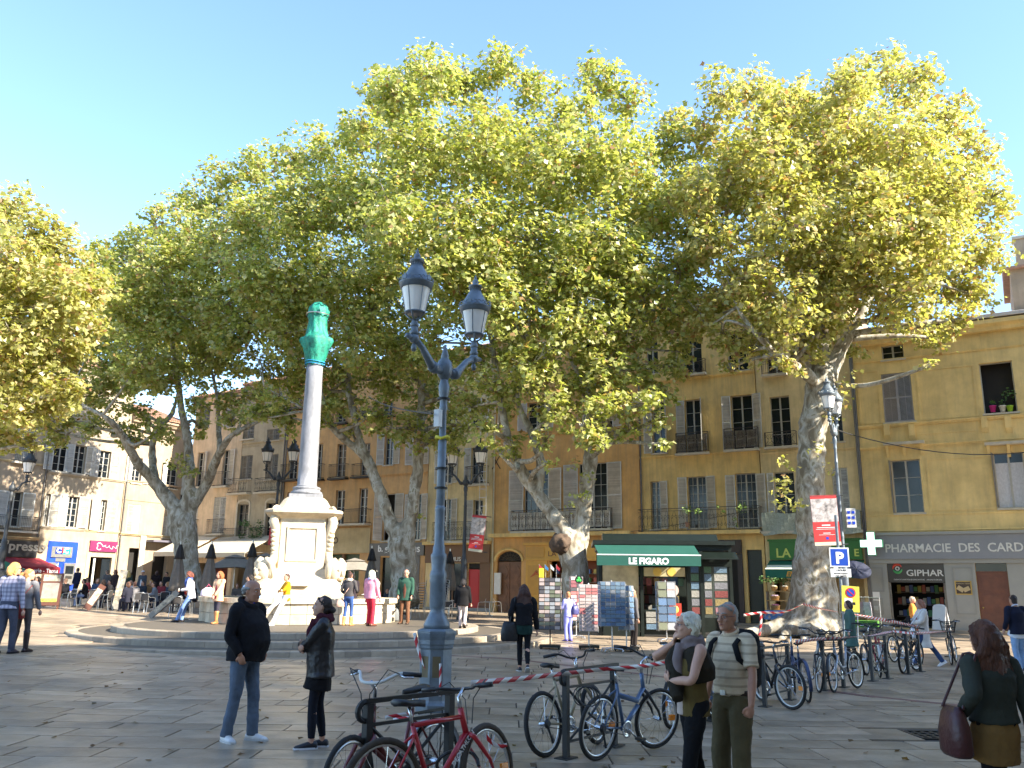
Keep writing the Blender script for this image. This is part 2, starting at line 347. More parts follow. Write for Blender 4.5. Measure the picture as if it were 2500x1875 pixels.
# ================================================================== buildings
SHUT = pmat('shutter_grey_white', (.52, .50, .45), .6, 0, .16, 3, .1, 40, perobj=.14)
SHUTD = pmat('shutter_weathered', (.20, .18, .15), .75, 0, .25, 4, .2, 40)
FRAME = pmat('window_frame_grey', (.42, .40, .35), .55, 0, .1, 5)
ROOF = pmat('clay_roof', (.36, .20, .13), .85, 0, .25, 3, .4, 20)
CURT = pmat('net_curtain', (.55, .55, .58), .9, 0, .15, 14)
class Bld:
    """one house of a terrace. local x along the front, -y towards the square"""
    def __init__(s, label, a0, a1, ztop, mat, left=False, name='town_house', off=0., depth=9., zb=0.):
        s.left = left; s.a0 = a0; s.w = a1 - a0; s.H = ztop; s.mat = mat; s.op = []; s.depth = depth; s.off = off; s.zb = zb
        if left: loc = ST(SL - off, a0); rz = R(60)
        else: loc = ST(a0, T0 + off); rz = R(-30)
        s.root = thing(name, label, 'building', loc, rz); s.root.location.z = 0
    def P(s, x, y):
        a, z = (FACL(x, y, SL - s.off) if s.left else FAC(x, y, T0 + s.off)); return a - s.a0, z
    def rect(s, px):                          # photo measurements (left, top, right, bottom) on the front plane
        l, t, r, b = px; ym = (t + b) / 2; xm = (l + r) / 2
        return s.P(l, ym)[0], s.P(r, ym)[0], s.P(xm, b)[1], s.P(xm, t)[1]
    def opening(s, r): s.op.append(r); return r
    def win(s, px, cols=2, rows=4, sh='', swl=None, closed=None, frame=None, shm=None, dark=False, deep=.2, curtain=False, local=None, arch=False, ang=8):
        r = local or s.rect(px); x0, x1, z0, z1 = r; z0 = max(z0, .02)
        s.op.append((x0, x1, z0, z1)); fm = frame or FRAME; shm = shm or SHUT
        w_, h = x1 - x0, z1 - z0; f = .05; y = deep
        mb = MB()
        mb.box(x0, x0 + f, y, y + .06, z0, z1); mb.box(x1 - f, x1, y, y + .06, z0, z1); mb.box(x0 + f, x1 - f, y, y + .06, z1 - f, z1); mb.box(x0 + f, x1 - f, y, y + .06, z0, z0 + f)
        if not dark:
            xm = (x0 + x1) / 2
            if cols > 1: mb.box(xm - .045, xm + .045, y - .01, y + .05, z0 + f, z1 - f)
            for i in range(1, rows): zz = z0 + h * i / rows; mb.box(x0 + f, x1 - f, y + .004, y + .045, zz - .013, zz + .013)
            if cols > 2:
                q = cols // 2
                for side in (0, 1):
                    for i in range(1, q): xx = x0 + side * w_ / 2 + w_ / 2 * i / q; mb.box(xx - .012, xx + .012, y + .006, y + .043, z0 + f, z1 - f)
        wo = mb.build('window', fm, s.root)
        MB().box(x0 - .08, x1 + .08, -.1, deep + .02, z0 - .09, z0 - .004).build('sill', STONE, wo)
        if dark:
            cube('pane', DARK, 'room_dark', wo, ((x0 + x1) / 2, y + .5, (z0 + z1) / 2), (w_ + .3, .02, h + .3))  # no glass: near-black sheet stands in for the unlit room behind
        else:
            nc = max(cols, 1)
            for i in range(nc):
                for j in range(rows):
                    cube('pane', GLASS, 'pane', wo, (x0 + w_ * (i + .5) / nc, y + .035 + random.uniform(-.001, .001), z0 + h * (j + .5) / rows), (w_ / nc - .01, .008, h / rows - .01))
            if curtain: cube('curtain', CURT, 'curtain', wo, ((x0 + x1) / 2, y + .025, z0 + h * .42), (w_ - .1, .006, h * .8))
        sw = swl or w_ / 2
        for c in sh:
            if c == 'C':
                for k in (0, 1): s.shutter(wo, shm, w_ / 2 - .012, h - .02, (x0 + .006 if k == 0 else x1 - .006, .05, z0 + .01), 0 if k == 0 else 180, k)
            elif c == 'L': s.shutter(wo, shm, sw, h * .99, (x0 - .01, -.035, z0 + .01), 180 + ang, 1)
            elif c == 'R': s.shutter(wo, shm, sw, h * .99, (x1 + .01, -.035, z0 + .01), -ang, 0)
            elif c == 'l': s.shutter(wo, shm, sw, h * .99, (x0 - .01, -.02, z0 + .01), 180 + 75, 1)
            elif c == 'r': s.shutter(wo, shm, sw, h * .99, (x1 + .01, -.02, z0 + .01), -75, 0)
        return wo
    def shutter(s, par, mat, w_, h, loc, ang, flip):
        key = 'shut%s_%.1f_%.1f' % (mat.name, w_, h)
        if key not in MATS:
            W, Hh = round(w_, 1) if False else w_, h
            mb = MB(); b = .055
            mb.box(0, b, -.018, .018, 0, Hh); mb.box(W - b, W, -.018, .018, 0, Hh)
            for z in (0, Hh * .5 - b / 2, Hh - b): mb.box(b, W - b, -.016, .016, z, z + b)
            n = max(4, int(Hh / .062)); ro = Matrix.Rotation(R(35), 3, 'X')
            for i in range(n):
                z = b + (Hh - 2 * b) * (i + .5) / n
                if abs(z - Hh / 2) < b: continue
                mb.cbox((W / 2, 0, z), (W - 2 * b + .006, .008, .05), ro)
            me = mb.mesh('shutter'); me.materials.append(mat); MATS[key] = me
        o = obj('shutter', MATS[key], None, par); o.location = loc; o.rotation_euler = (0, R(random.gauss(0, .35)), R(ang + (random.uniform(-5, 6) * (1 if abs(ang) < 90 else -1) if ang not in (0, 180) else 0))); return o
    def balcony(s, px, style='bars', dep=.45, slab=True, mat=None, local=None, panels=False):
        x0, x1, z0, z1 = local or s.rect(px); mat = mat or RUSTIRON
        o = MB().box(x0 - .05, x1 + .05, -dep - .05, .0, z0 - .14, z0 - .02).build('balcony', STONE if slab else mat, s.root)
        mb = MB(); y = -dep
        for z in (z0 + .06, z1): mb.tube([(x0, -.02, z), (x0, y, z), (x1, y, z), (x1, -.02, z)], .018, 4)
        mb.tube([(x0, y, z1 - .13), (x1, y, z1 - .13)], .01, 4)
        n = max(3, int((x1 - x0) / .115)); hh = z1 - z0
        for i in range(n + 1):
            x = x0 + (x1 - x0) * i / n
            if style == 'bars' or i % 5 == 0: mb.tube([(x, y, z0 - .02), (x, y, z1)], .009, 4)
        if style == 'scroll':
            k = max(1, int((x1 - x0) / .42)); sw = (x1 - x0) / k
            for i in range(k):
                xc = x0 + sw * (i + .5)
                for sg in (-1, 1):
                    for zc, rr, up in ((z0 + hh * .62, .13, 1), (z0 + hh * .28, .11, -1)):
                        mb.tube([(xc + sg * (.10 + rr * (1 - t * .8) * math.cos(t * 7) * .8), y, zc + up * rr * (1 - t * .75) * math.sin(t * 7)) for t in np.linspace(0, 1, 14)], .009, 4)
                    mb.tube([(xc + sg * sw * .42, y, z0 + .06), (xc + sg * .06, y, z0 + hh * .5), (xc + sg * sw * .42, y, z1 - .13)], .008, 4)
        for x in (x0, x1):
            for q in range(1, 4): mb.tube([(x, -dep * q / 4, z0), (x, -dep * q / 4, z1)], .008, 4)
        mb.build('railing', mat, o)
        if panels:
            n = max(1, int((x1 - x0) / .5))
            for i in range(n):
                a = x0 + (x1 - x0) * i / n + .03; b = x0 + (x1 - x0) * (i + 1) / n - .03
                s.shutter(o, SHUTD if panels == 'd' else SHUT, b - a, hh * .86, (a, y + .05, z0 + .05), 0, 0)
        return o
    def hbox(s, name, x0, x1, y0, y1, z0, z1, mat): return MB().box(x0, x1, y0, y1, z0, z1).build(name, mat, s.root)
    def band(s, z, h=.18, d=.08, mat=None, x0=None, x1=None, name='string_course'):
        x0 = 0.0 if x0 is None else x0; x1 = s.w if x1 is None else x1
        mb = MB(); mb.rings([[(x, -q, z + zz) for q, zz in ((-.01, 0), (d * .5, 0), (d * .6, h * .35), (d, h * .6), (d, h), (-.01, h))] for x in (x0 + .003, x1 - .003)])
        return mb.build(name, mat or s.mat, s.root)
    def pipe(s, x, z0, z1, mat=None, r=.05):
        mb = MB(); mb.tube([(x, -.09, z0), (x, -.09, z1)], r, 8)
        for z in np.arange(z0 + .6, z1, 1.9): mb.tube([(x, -.09, z - .03), (x, -.09, z + .03)], r * 1.25, 8)
        return mb.build('drain_pipe', mat or ZINC, s.root)
    def finish(s, roof=True, zb=0.):
        xs = sorted({0., s.w} | {min(max(v, 0), s.w) for o in s.op for v in o[:2]}); zs = sorted({-.4, 0., s.H} | {min(max(v, 0), s.H) for o in s.op for v in o[2:]})
        mb = MB()
        for x0, x1 in zip(xs, xs[1:]):
            for z0, z1 in zip(zs, zs[1:]):
                xm, zm = (x0 + x1) / 2, (z0 + z1) / 2
                if any(o[0] < xm < o[1] and o[2] < zm < o[3] for o in s.op): continue
                mb.quad((x0, 0, z0), (x1, 0, z0), (x1, 0, z1), (x0, 0, z1))
        D = .34
        for x0, x1, z0, z1 in s.op:
            mb.quad((x0, 0, z0), (x0, 0, z1), (x0, D, z1), (x0, D, z0)); mb.quad((x1, 0, z0), (x1, D, z0), (x1, D, z1), (x1, 0, z1))
            mb.quad((x0, 0, z1), (x1, 0, z1), (x1, D, z1), (x0, D, z1)); mb.quad((x0, 0, z0), (x0, D, z0), (x1, D, z0), (x1, 0, z0))
        dp = s.depth
        mb.quad((0, 0, -.4), (0, 0, s.H), (0, dp, s.H), (0, dp, -.4)); mb.quad((s.w, 0, -.4), (s.w, dp, -.4), (s.w, dp, s.H), (s.w, 0, s.H))
        mb.quad((0, dp, -.4), (0, dp, s.H), (s.w, dp, s.H), (s.w, dp, -.4)); mb.quad((0, 0, s.H), (s.w, 0, s.H), (s.w, dp, s.H), (0, dp, s.H))
        mb.build('wall', s.mat, s.root)
        if roof:
            z = s.H + .02; mb = MB(); mb.rings([[(x, -.55, z), (x, -.55, z + .12), (x, dp / 2, z + 1.9), (x, dp + .4, z + .1), (x, dp + .4, z)] for x in (.004, s.w - .004)])
            ro = mb.build('roof', ROOF, s.root)
            mb = MB()
            L_ = math.hypot(dp / 2 + .55, 1.78)
            for i in range(int(s.w / .22)): x = .11 + i * .22; mb.tube([(x, -.6, z + .13), (x, dp / 2, z + 1.91)], .06, 6)
            tag(mb.build('roof_tiles', ROOF, ro), kind='stuff')
            s.band(s.H - .45, .42, .42, name='cornice')
    def floors(s, zs, n, h=1.9, w_=1.0, **k):   # regular upper windows hidden behind the trees
        for z in zs:
            for i in range(n): xc = s.w * (i + .5) / n; s.win(None, local=(xc - w_ / 2, xc + w_ / 2, z, z + h), **k)

OCHRE = stucco('ochre_render', (.64, .37, .14)); YELL = stucco('yellow_render', (.71, .50, .20)); PEACH = stucco('peach_render', (.66, .49, .32))
ORANGE = stucco('orange_render', (.60, .36, .165)); GREYB = stucco('grey_beige_render', (.42, .35, .245), .7); PALEY = stucco('pale_yellow_render', (.68, .53, .28))
ROSE = stucco('rose_beige_render', (.37, .285, .20), .75); PALEST = stucco('pale_stone_render', (.37, .30, .215), .75); SANDR = stucco('sand_render', (.50, .39, .22), .4)
PHY = stucco('pharmacy_yellow', (.73, .54, .235), .35)

# ---------------- pharmacy house (right)
b = Bld('yellow three-storey house with a grey pharmacy shopfront at the right edge', -6.3, 9.5, 14.9, PHY)
PG = pmat('pharmacy_grey', (.30, .30, .275), .6, 0, .06, 2); PGD = pmat('pharmacy_grey_panel', (.26, .26, .24), .6, 0, .06, 2); PSIGN = pmat('sign_grey', (.23, .235, .25), .5, 0, .06, 2)
b.win((2152, 842, 2206, 877), 2, 2)
b.win((2155, 910, 2228, 1030), 4, 1, sh='C', shm=pmat('roller_grey', (.30, .29, .30), .6, 0, .08, 3))
b.win((2396, 883, 2478, 1008), dark=True)
b.win((2180, 1122, 2251, 1252), 2, 3, sh='l', swl=.2, shm=SHUTD)
b.win((2431, 1104, 2506, 1240), 2, 1, curtain=True, sh='l', swl=.2, shm=SHUTD)
for px in ((2640, 883, 2722, 1008), (2680, 1090, 2760, 1230)): b.win(px, 2, 3)
for y_, hh, dd in ((1046, .16, .14), (1098, .14, .12), (1262, .10, .05), (1302, .14, .16)): b.band(b.P(2130, y_)[1], hh, dd)
b.band(b.P(2130, 885)[1], .1, .08)
def panel(b, px, d=.03, mat=None):
    x0, x1, z0, z1 = b.rect(px); f = .09; mb = MB()
    mb.box(x0, x1, -d, .002, z1 - f, z1); mb.box(x0, x1, -d, .002, z0, z0 + f); mb.box(x0, x0 + f, -d, .002, z0 + f, z1 - f); mb.box(x1 - f, x1, -d, .002, z0 + f, z1 - f)
    return mb.build('moulded_panel', mat or b.mat, b.root)
for px in ((2240, 895, 2385, 1022), (2095, 905, 2150, 1035), (2265, 1115, 2425, 1245), (2100, 1115, 2165, 1250), (2240, 1052, 2390, 1090)): panel(b, px)
for px in ((2165, 1040), (2225, 1040), (2402, 1020), (2460, 1020)):        # brackets between the string courses
    x, z = b.P(*px); MB().rings([[(x - .14, 0, z + .05), (x - .14, -.2, z + .05), (x - .14, -.16, z - .5), (x - .14, 0, z - .75)], [(x + .14, 0, z + .05), (x + .14, -.2, z + .05), (x + .14, -.16, z - .5), (x + .14, 0, z - .75)]]).build('bracket', PHY, b.root)
for px0, px1 in ((2158, 2258), (2404, 2520)):                                # window hoods
    x0, z = b.P(px0, 1088); x1, _ = b.P(px1, 1088)
    MB().box(x0, x1, -.36, -.002, z - .04, z + .1).build('window_hood', STONE, b.root)
    for x in (x0 + .15, (x0 + x1) / 2, x1 - .15): MB().rings([[(x - .07 + q, 0, z - .045), (x - .07 + q, -.3, z - .045), (x - .07 + q, -.12, z - .35), (x - .07 + q, 0, z - .62)] for q in (0, .14)]).build('bracket', PHY, b.root)
POT = [pmat('pot_magenta', (.45, .02, .2), .5), pmat('pot_white', (.6, .6, .55), .5), pmat('pot_lime', (.28, .5, .03), .5)]
LEAFG = pmat('leaf_green', (.05, .12, .02), .6, 0, .4, 20)
def sprig(mb, c, r, n, sz=.07):
    for _ in range(n):
        v = Vector((random.gauss(0, 1), random.gauss(0, 1), random.gauss(0, .8))); q = Vector(c) + v.normalized() * (random.random() ** .5) * r
        a = Vector((random.gauss(0, 1), random.gauss(0, 1), random.gauss(0, 1))).normalized(); x, y = _orth(a); e = sz * random.uniform(.6, 1.3)
        mb.quad(q - x * e, q - y * e * .5, q + x * e, q + y * e * .5)
for i, xx in enumerate((2425, 2449, 2467)):
    x, z = b.P(xx, 1006); po = thing('flower_pot', ('magenta', 'white', 'lime green')[i] + ' flower pot on the open window sill above the pharmacy', 'flower pot', (b.root.matrix_basis @ Vector((x, .05, z + .004))))
    MB().lathe([(.10, 0), (.15, .28), (.16, .28), (.16, .32), (.12, .32)], 12).build('pot', POT[i], po, True)
    mb = MB(); sprig(mb, (0, 0, .5 if i != 2 else .9), .16 if i != 2 else .38, 26 if i != 2 else 60); mb.build('foliage', LEAFG, po)
x0 = b.P(2120, 1340)[0]; zt = b.P(2120, 1309)[1]; zs_ = b.P(2120, 1366)[1]
b.hbox('sign_board', x0, b.w - .05, -.28, -.004, zs_, zt, PSIGN); b.hbox('sign_cornice', x0 - .02, b.w - .03, -.40, -.004, zt + .004, zt + .14, PG)
b.hbox('sign_lintel', x0, b.w - .05, -.18, -.004, zs_ - .2, zs_ - .004, PG)
text('PHARMACIE  DES  CARDEURS', .57, WHITEP, b.root, (b.P(2162, 1340)[0], -.285, b.P(2162, 1349)[1]), bold=.009, ext=.015, sx=.955)
zd = b.P(2240, 1374)[1]
r_ = b.rect((2172, 1374, 2312, 1540)); gx0, gx1 = r_[0], r_[1]; b.op.append((gx0, gx1, .02, zd))
r2 = b.rect((2388, 1372, 2466, 1530)); dx0, dx1 = r2[0], r2[1]; b.op.append((dx0, dx1, .02, zd))
b.op.append((dx1 + 1.6, dx1 + 4.6, .02, zd))
# grey shopfront cladding
for a, c in ((x0, gx0), (gx1, dx0), (dx1, dx1 + 1.6), (dx1 + 4.6, b.w)): MB().box(a + .004, c - .004, -.07, -.004, -.1, zs_ - .205).box(a + .004, c - .004, -.11, -.071, -.1, .55).build('shopfront_cladding', PG, b.root)
for px in ((2126, 1385, 2158, 1445), (2126, 1460, 2158, 1500), (2330, 1385, 2380, 1500)):
    q = b.rect(px); f = .06
    for bx in ((q[0], q[1], q[3] - f, q[3]), (q[0], q[1], q[2], q[2] + f), (q[0], q[0] + f, q[2] + f, q[3] - f), (q[1] - f, q[1], q[2] + f, q[3] - f)): b.hbox('panel_moulding', bx[0], bx[1], -.095, -.0705, bx[2], bx[3], PGD)
# giphar entrance
b.hbox('back_wall', gx0 - .5, gx1 + .5, 3.2, 3.25, 0, zd, DARK); b.hbox('shop_floor', gx0 - .5, gx1 + .5, .34, 3.2, .0, .03, pmat('shop_floor', (.2, .18, .15), .4))
BOXC = [pmat('carton%d' % i, c, .6, 0, .2, 20) for i, c in enumerate(((.5, .48, .42), (.1, .3, .12), (.45, .12, .08), (.1, .16, .4), (.5, .4, .1)))]
for k in range(4):
    sh = b.hbox('shelf', gx0, gx1, 2.4, 2.9, .5 + k * .6, .53 + k * .6, SHUTD)
    for j in range(12): xx = gx0 + .1 + j * (gx1 - gx0 - .2) / 12; cube('carton', BOXC[(j * 3 + k * 7) % 5], 'carton%d' % ((j * 3 + k * 7) % 5), sh, (xx + .08, 2.6, .53 + k * .6 + .15), (.16, .2, .22 + .1 * ((j + k) % 3)))
zg = b.P(2240, 1408)[1]
b.hbox('fascia', gx0 + .004, gx1 - .004, -.02, .08, zg - .28, zd - .01, pmat('fascia_dark', (.055, .045, .03), .35))
text('GIPHAR', .42, WHITEP, b.root, (b.P(2212, 1395)[0], -.025, zg + .04), bold=.006, sx=1.12)
for tx, px in (('DERMOCOSMETIQUE', 2182), ('HOMEOPATHIE', 2225), ('AROMATHERAPIE', 2262)): text(tx, .085, WHITEP, b.root, (b.P(px, 1410)[0], -.025, zg - .17))
LG = [pmat('logo_red', (.5, .05, .03), .5), pmat('logo_green', (.06, .35, .1), .5)]
cx_, cz_ = b.P(2191, 1388)
for k, (a0, a1) in enumerate(((20, 190), (200, 350))): MB().tube([(cx_ + .2 * math.cos(R(a)), -.03, cz_ + .2 * math.sin(R(a))) for a in np.linspace(a0, a1, 14)], [.02 + .05 * math.sin(math.pi * i / 13) for i in range(14)], 6).build('logo_arc', LG[k], b.root)
MB().tube([(cx_ + .08 * math.cos(R(a)), -.03, cz_ + .08 * math.sin(R(a))) for a in range(0, 361, 30)], .03, 6).build('logo_ring', WHITEP, b.root)
b.hbox('door_jamb', gx0 + .002, gx0 + .1, .0, .14, .02, zg - .29, SHUTD); b.hbox('door_jamb', gx1 - .1, gx1 - .002, .0, .14, .02, zg - .29, SHUTD)
# brown door with transom
WOOD = pmat('brown_door_wood', (.16, .058, .03), .5, 0, .25, 3, .2, 30)
zt_ = b.P(2420, 1398)[1]
dr = b.hbox('door', dx0 + .01, dx1 - .01, .16, .24, .02, zt_, WOOD); b.hbox('transom', dx0 + .01, dx1 - .01, .2, .24, zt_ + .06, zd - .01, GLASS); b.hbox('door_frame', dx0 + .01, dx1 - .01, .12, .25, zt_ + .004, zt_ + .056, WOOD)
for (a, c, e, f) in ((.15, .85, .08, .3), (.15, .85, .36, .62), (.15, .85, .68, .92)):
    W_, H_ = dx1 - dx0, zt_; MB().box(dx0 + W_ * a, dx0 + W_ * c, .135, .159, .02 + H_ * e, .02 + H_ * f).build('door_panel', WOOD, dr)
MB().ell((dx0 + .15, .12, 1.05), (.04, .04, .04)).build('handle', pmat('brass', (.5, .35, .1), .3, .9), dr)
# poster plaque
q = b.rect((2332, 1418, 2373, 1452)); pl = b.hbox('plaque', q[0], q[1], -.10, -.072, q[2], q[3], pmat('plaque_gold', (.5, .33, .07), .5))
MB().box(q[0] + .05, q[1] - .05, -.106, -.101, q[2] + .05, q[3] - .05).build('plaque_print', pmat('plaque_brown', (.06, .035, .02), .5), pl)
PT = pmat('plaque_tan', (.5, .38, .2), .6)
for k, (fx, fz, sz, an) in enumerate(((.32, .42, .3, 35), (.68, .4, .28, -25))): MB().cbox((q[0] + (q[1] - q[0]) * fx, -.109, q[2] + (q[3] - q[2]) * fz), (sz, .005, sz * .7), Matrix.Rotation(R(an), 3, 'Y')).build('plaque_photo', PT, pl)
text('MARION TERRE', .085, PT, pl, ((q[0] + q[1]) / 2, -.108, q[3] - .16), align='CENTER', ext=.003)
x, z = b.P(2140, 1455); b.hbox('notice', x - .16, x + .16, -.084, -.0705, z - .22, z + .22, WHITE2); x, z = b.P(2140, 1485); b.hbox('intercom', x - .1, x + .1, -.09, -.0706, z - .1, z + .12, ALU)
b.pipe(-.05, .0, 14.8)
b.finish(roof=False); b.band(14.35, .5, .55, PHY, name='cornice')
# attic storey set back with tiles and chimneys
zt = b.H; mb = MB(); mb.rings([[(x, -.6, zt + .03), (x, -.6, zt + .2), (x, 2.5, zt + 1.1), (x, 9, zt + .05)] for x in (-.2, b.w + .2)]); mb.build('roof', pmat('roof_edge_pale', (.55, .5, .45), .7, 0, .1, 3), b.root)
x = b.P(2470, 720)[0]
b.hbox('attic_wall', x + .1, b.w, 2.2, 8, zt + .9, zt + 3.2, ROSE)
mb = MB(); mb.rings([[(xx, 1.9, zt + 3.2), (xx, 1.9, zt + 3.32), (xx, 5, zt + 4.2), (xx, 8.2, zt + 3.2)] for xx in (x - .2, b.w)]); mb.build('attic_roof', ROOF, b.root)
for xx, hh in ((x + .5, 1.6), (x + 2.8, 1.3)):
    ch = b.hbox('chimney', xx, xx + .8, 3.2, 3.9, zt + 3.4, zt + 3.6 + hh, PALEST); MB().box(xx - .08, xx + .88, 3.12, 3.98, zt + 3.6 + hh, zt + 3.75 + hh).build('chimney_cap', STONE, ch)
mb = MB(); xa = x + 1.8; mb.tube([(xa, 4, zt + 4), (xa, 4, zt + 7.6)], .025, 5)
for z in (5.6, 6.2, 6.8, 7.3): mb.tube([(xa - .5, 4, zt + z), (xa + .5, 4, zt + z)], .012, 4)
mb.build('aerial', ALU, b.root)
PH = b

# ---------------- narrow pale house with the green grocer
b = Bld('narrow pale yellow house above the green grocer shop, behind the right plane tree', -11.45, -6.35, 17.0, PALEY)
b.win((1881, 967, 1930, 1090), 2, 4, frame=FRAME); b.balcony((1870, 1056, 1946, 1090), 'scroll', .3)
b.win((1872, 870, 1916, 912), 2, 2); b.balcony((1862, 884, 1920, 914), 'bars', .3)
b.win((1892, 1152, 1942, 1290), 2, 5, sh='L', swl=.35); b.win((2028, 967, 2056, 1078), 2, 4); b.win((2035, 1142, 2074, 1290), 2, 4, sh='C')
b.band(b.P(1900, 1108)[1], .12, .08, name='string_course')
bo = b.balcony((1868, 1252, 2104, 1296), 'bars', .75)
z0 = b.P(1980, 1300)[1]
NET = pmat('debris_net', (.30, .33, .28), .9, 0, .25, 18)
mb = MB(); xs_ = np.linspace(.1, 5.0, 26)
mb.rings([[(x, -.82 - .05 * math.sin(x * 5 + k), z0 + hh + .05 * math.sin(x * 3.1 + k)) for x in xs_] for k, hh in enumerate((1.0, .7, .4, .12, -.12))], cap=False, closed=False); mb.build('hanging_net', NET, bo)
GRN = pmat('shop_green', (.03, .155, .02), .5, 0, .1, 3); GYEL = pmat('sign_lime', (.55, .6, .12), .5)
zt, zb_ = b.P(1900, 1322)[1], b.P(1900, 1367)[1]
x0_, x1_ = b.P(1880, 1340)[0], b.P(2108, 1340)[0] - .05
b.hbox('shop_fascia', x0_, x1_, -.18, -.004, zb_, zt, GRN); b.hbox('fascia_cornice', x0_ - .06, x1_ + .02, -.26, -.004, zt + .002, zt + .1, GRN)
text('LA PL', .66, GYEL, b.root, (b.P(1896, 1350)[0], -.19, b.P(1896, 1361)[1]), bold=.012); text('E', .5, GYEL, b.root, (b.P(2086, 1350)[0], -.19, b.P(2060, 1358)[1]), bold=.012)
sx0, sx1 = x0_ + .05, x1_ - .05
b.op.append((sx0, sx1, .02, zb_ - .02))
b.hbox('back_wall', sx0, sx1, 1.4, 1.45, 0, zb_, SANDR); b.hbox('shop_floor', sx0, sx1, .34, 1.4, 0, .04, SHUTD)
AWG = pmat('awning_green', (.012, .13, .085), .75, 0, .1, 3, .1, 200); AWW = pmat('awning_cream', (.7, .72, .6), .8, 0, .05, 4)
aw = MB().rings([[(x, -.02, zb_ - .02), (x, -.02, zb_ - .04), (x, -.62, zb_ - .30), (x, -.62, zb_ - .28)] for x in (sx0 - .1, sx1 + .1)]).build('awning', AWG, b.root)
MB().rings([[(x, -.622, zb_ - .28), (x, -.622, zb_ - .30), (x, -1.1, zb_ - .52), (x, -1.1, zb_ - .50)] for x in (sx0 - .1, sx1 + .1)]).build('awning_stripe', AWW, aw)
MB().box(sx0 - .1, sx1 + .1, -1.12, -1.102, zb_ - .94, zb_ - .5).build('valance', AWG, aw)
text('EN', .34, pmat('sign_orange', (.75, .35, .03), .5), aw, (b.P(1931, 1405)[0], -1.125, zb_ - .86), bold=.008, shear=.3)
b.hbox('shop_window', sx0 + .5, sx0 + 2.0, .5, .54, 1.0, 2.6, pmat('poster_sand', (.55, .42, .24), .7, 0, .25, 3))
b.pipe(5.02, 0, 15.4); b.finish()
GRO = b

# ---------------- yellow house with the continuous balcony
b = Bld('bright yellow house with a long iron balcony and grey open shutters', -18.45, -11.5, 18.2, YELL)
b.win((1589, 1175, 1612, 1292), 2, 7, sh='R', swl=.5)
b.win((1679, 1163, 1726, 1290), 4, 6, sh='LR', swl=.52)
b.win((1797, 1155, 1848, 1288), 4, 6, sh='LR', swl=.52)
b.balcony((1570, 1242, 1862, 1298), 'scroll', .75, panels=False)
b.win((1673, 975, 1713, 1104), 2, 4, sh='Lr', swl=.5); b.balcony((1654, 1058, 1731, 1106), 'scroll', .32, panels='d')
b.win((1786, 964, 1838, 1096), 2, 4, sh='LR', swl=.52); b.balcony((1771, 1047, 1853, 1097), 'scroll', .32, panels='d')
b.win((1592, 980, 1626, 1106), 2, 4, sh='Lr', swl=.45)
b.win((1666, 820, 1713, 912), 2, 3); b.balcony((1648, 882, 1724, 914), 'scroll', .3); b.win((1775, 812, 1825, 905), 2, 3); b.win((1577, 822, 1606, 912), 2, 3)
b.band(b.P(1700, 1112)[1], .13, .1); b.band(b.P(1700, 925)[1], .14, .12)
x0, z = b.P(1568, 1300); x1 = b.P(1864, 1300)[0]
b.hbox('ledge', x0, x1, -.85, -.004, z - .22, z - .03, YELL)
for px in ((1650, 1135, 1685, 1160), (1735, 1110, 1775, 1290)): pass
zt, zb_ = b.P(1650, 1316)[1], b.P(1650, 1352)[1]
BRN = pmat('shop_brown', (.045, .032, .026), .6, 0, .15, 3)
xl, xr = b.P(1580, 1340)[0], b.P(1812, 1340)[0]
b.hbox('shop_fascia', xl, xr, -.2, -.004, zb_, zt - .1, BRN); text('uges', .42, pmat('sign_pale', (.4, .38, .33), .5), b.root, (b.P(1716, 1345)[0], -.21, b.P(1715, 1340)[1]), bold=.004)
b.op.append((xl + .2, xr - .1, .02, zb_ - .05)); b.hbox('back_wall', xl, xr, .9, .95, 0, zb_, DARK)
b.hbox('shop_pilaster', xr - .28, xr, -.08, -.004, 0, zb_ - .01, BRN)
r_ = b.rect((1826, 1342, 1872, 1522)); b.op.append((r_[0], min(r_[1], b.w - .15), .02, r_[3]))
dg = b.hbox('door', r_[0] + .01, min(r_[1], b.w - .15) - .01, .2, .27, .02, r_[3] - .01, pmat('door_dark_green', (.03, .035, .022), .5, 0, .2, 3))
for k in range(3): MB().box(r_[0] + .12, min(r_[1], b.w - .15) - .12, .17, .199, .25 + k * 1.0, 1.05 + k * 1.0).build('door_panel', MATS['door_dark_green'], dg)
vb = MB(); 
for px, py, r_, n_ in ((1690, 1248, .3, 60), (1715, 1252, .25, 50), (1818, 1243, .35, 80), (1775, 1252, .15, 24), (1803, 1270, .13, 20), (1808, 1285, .12, 18), (1762, 1240, .1, 14)):
    x, z = b.P(px, py); sprig(vb, (x, -.78, z), r_, n_, .06)
vb.build('balcony_vine', pmat('vine_green', (.22, .34, .06), .6, 0, .3, 20), b.root); x, z = b.P(1688, 1282); MB().lathe([(.09, 0), (.13, .24), (.15, .25), (.1, .25)], 12, (x, -.7, z - .15)).build('terracotta_pot', ROOF, b.root)
b.pipe(.08, 0, 15.4); b.finish()
YH = b

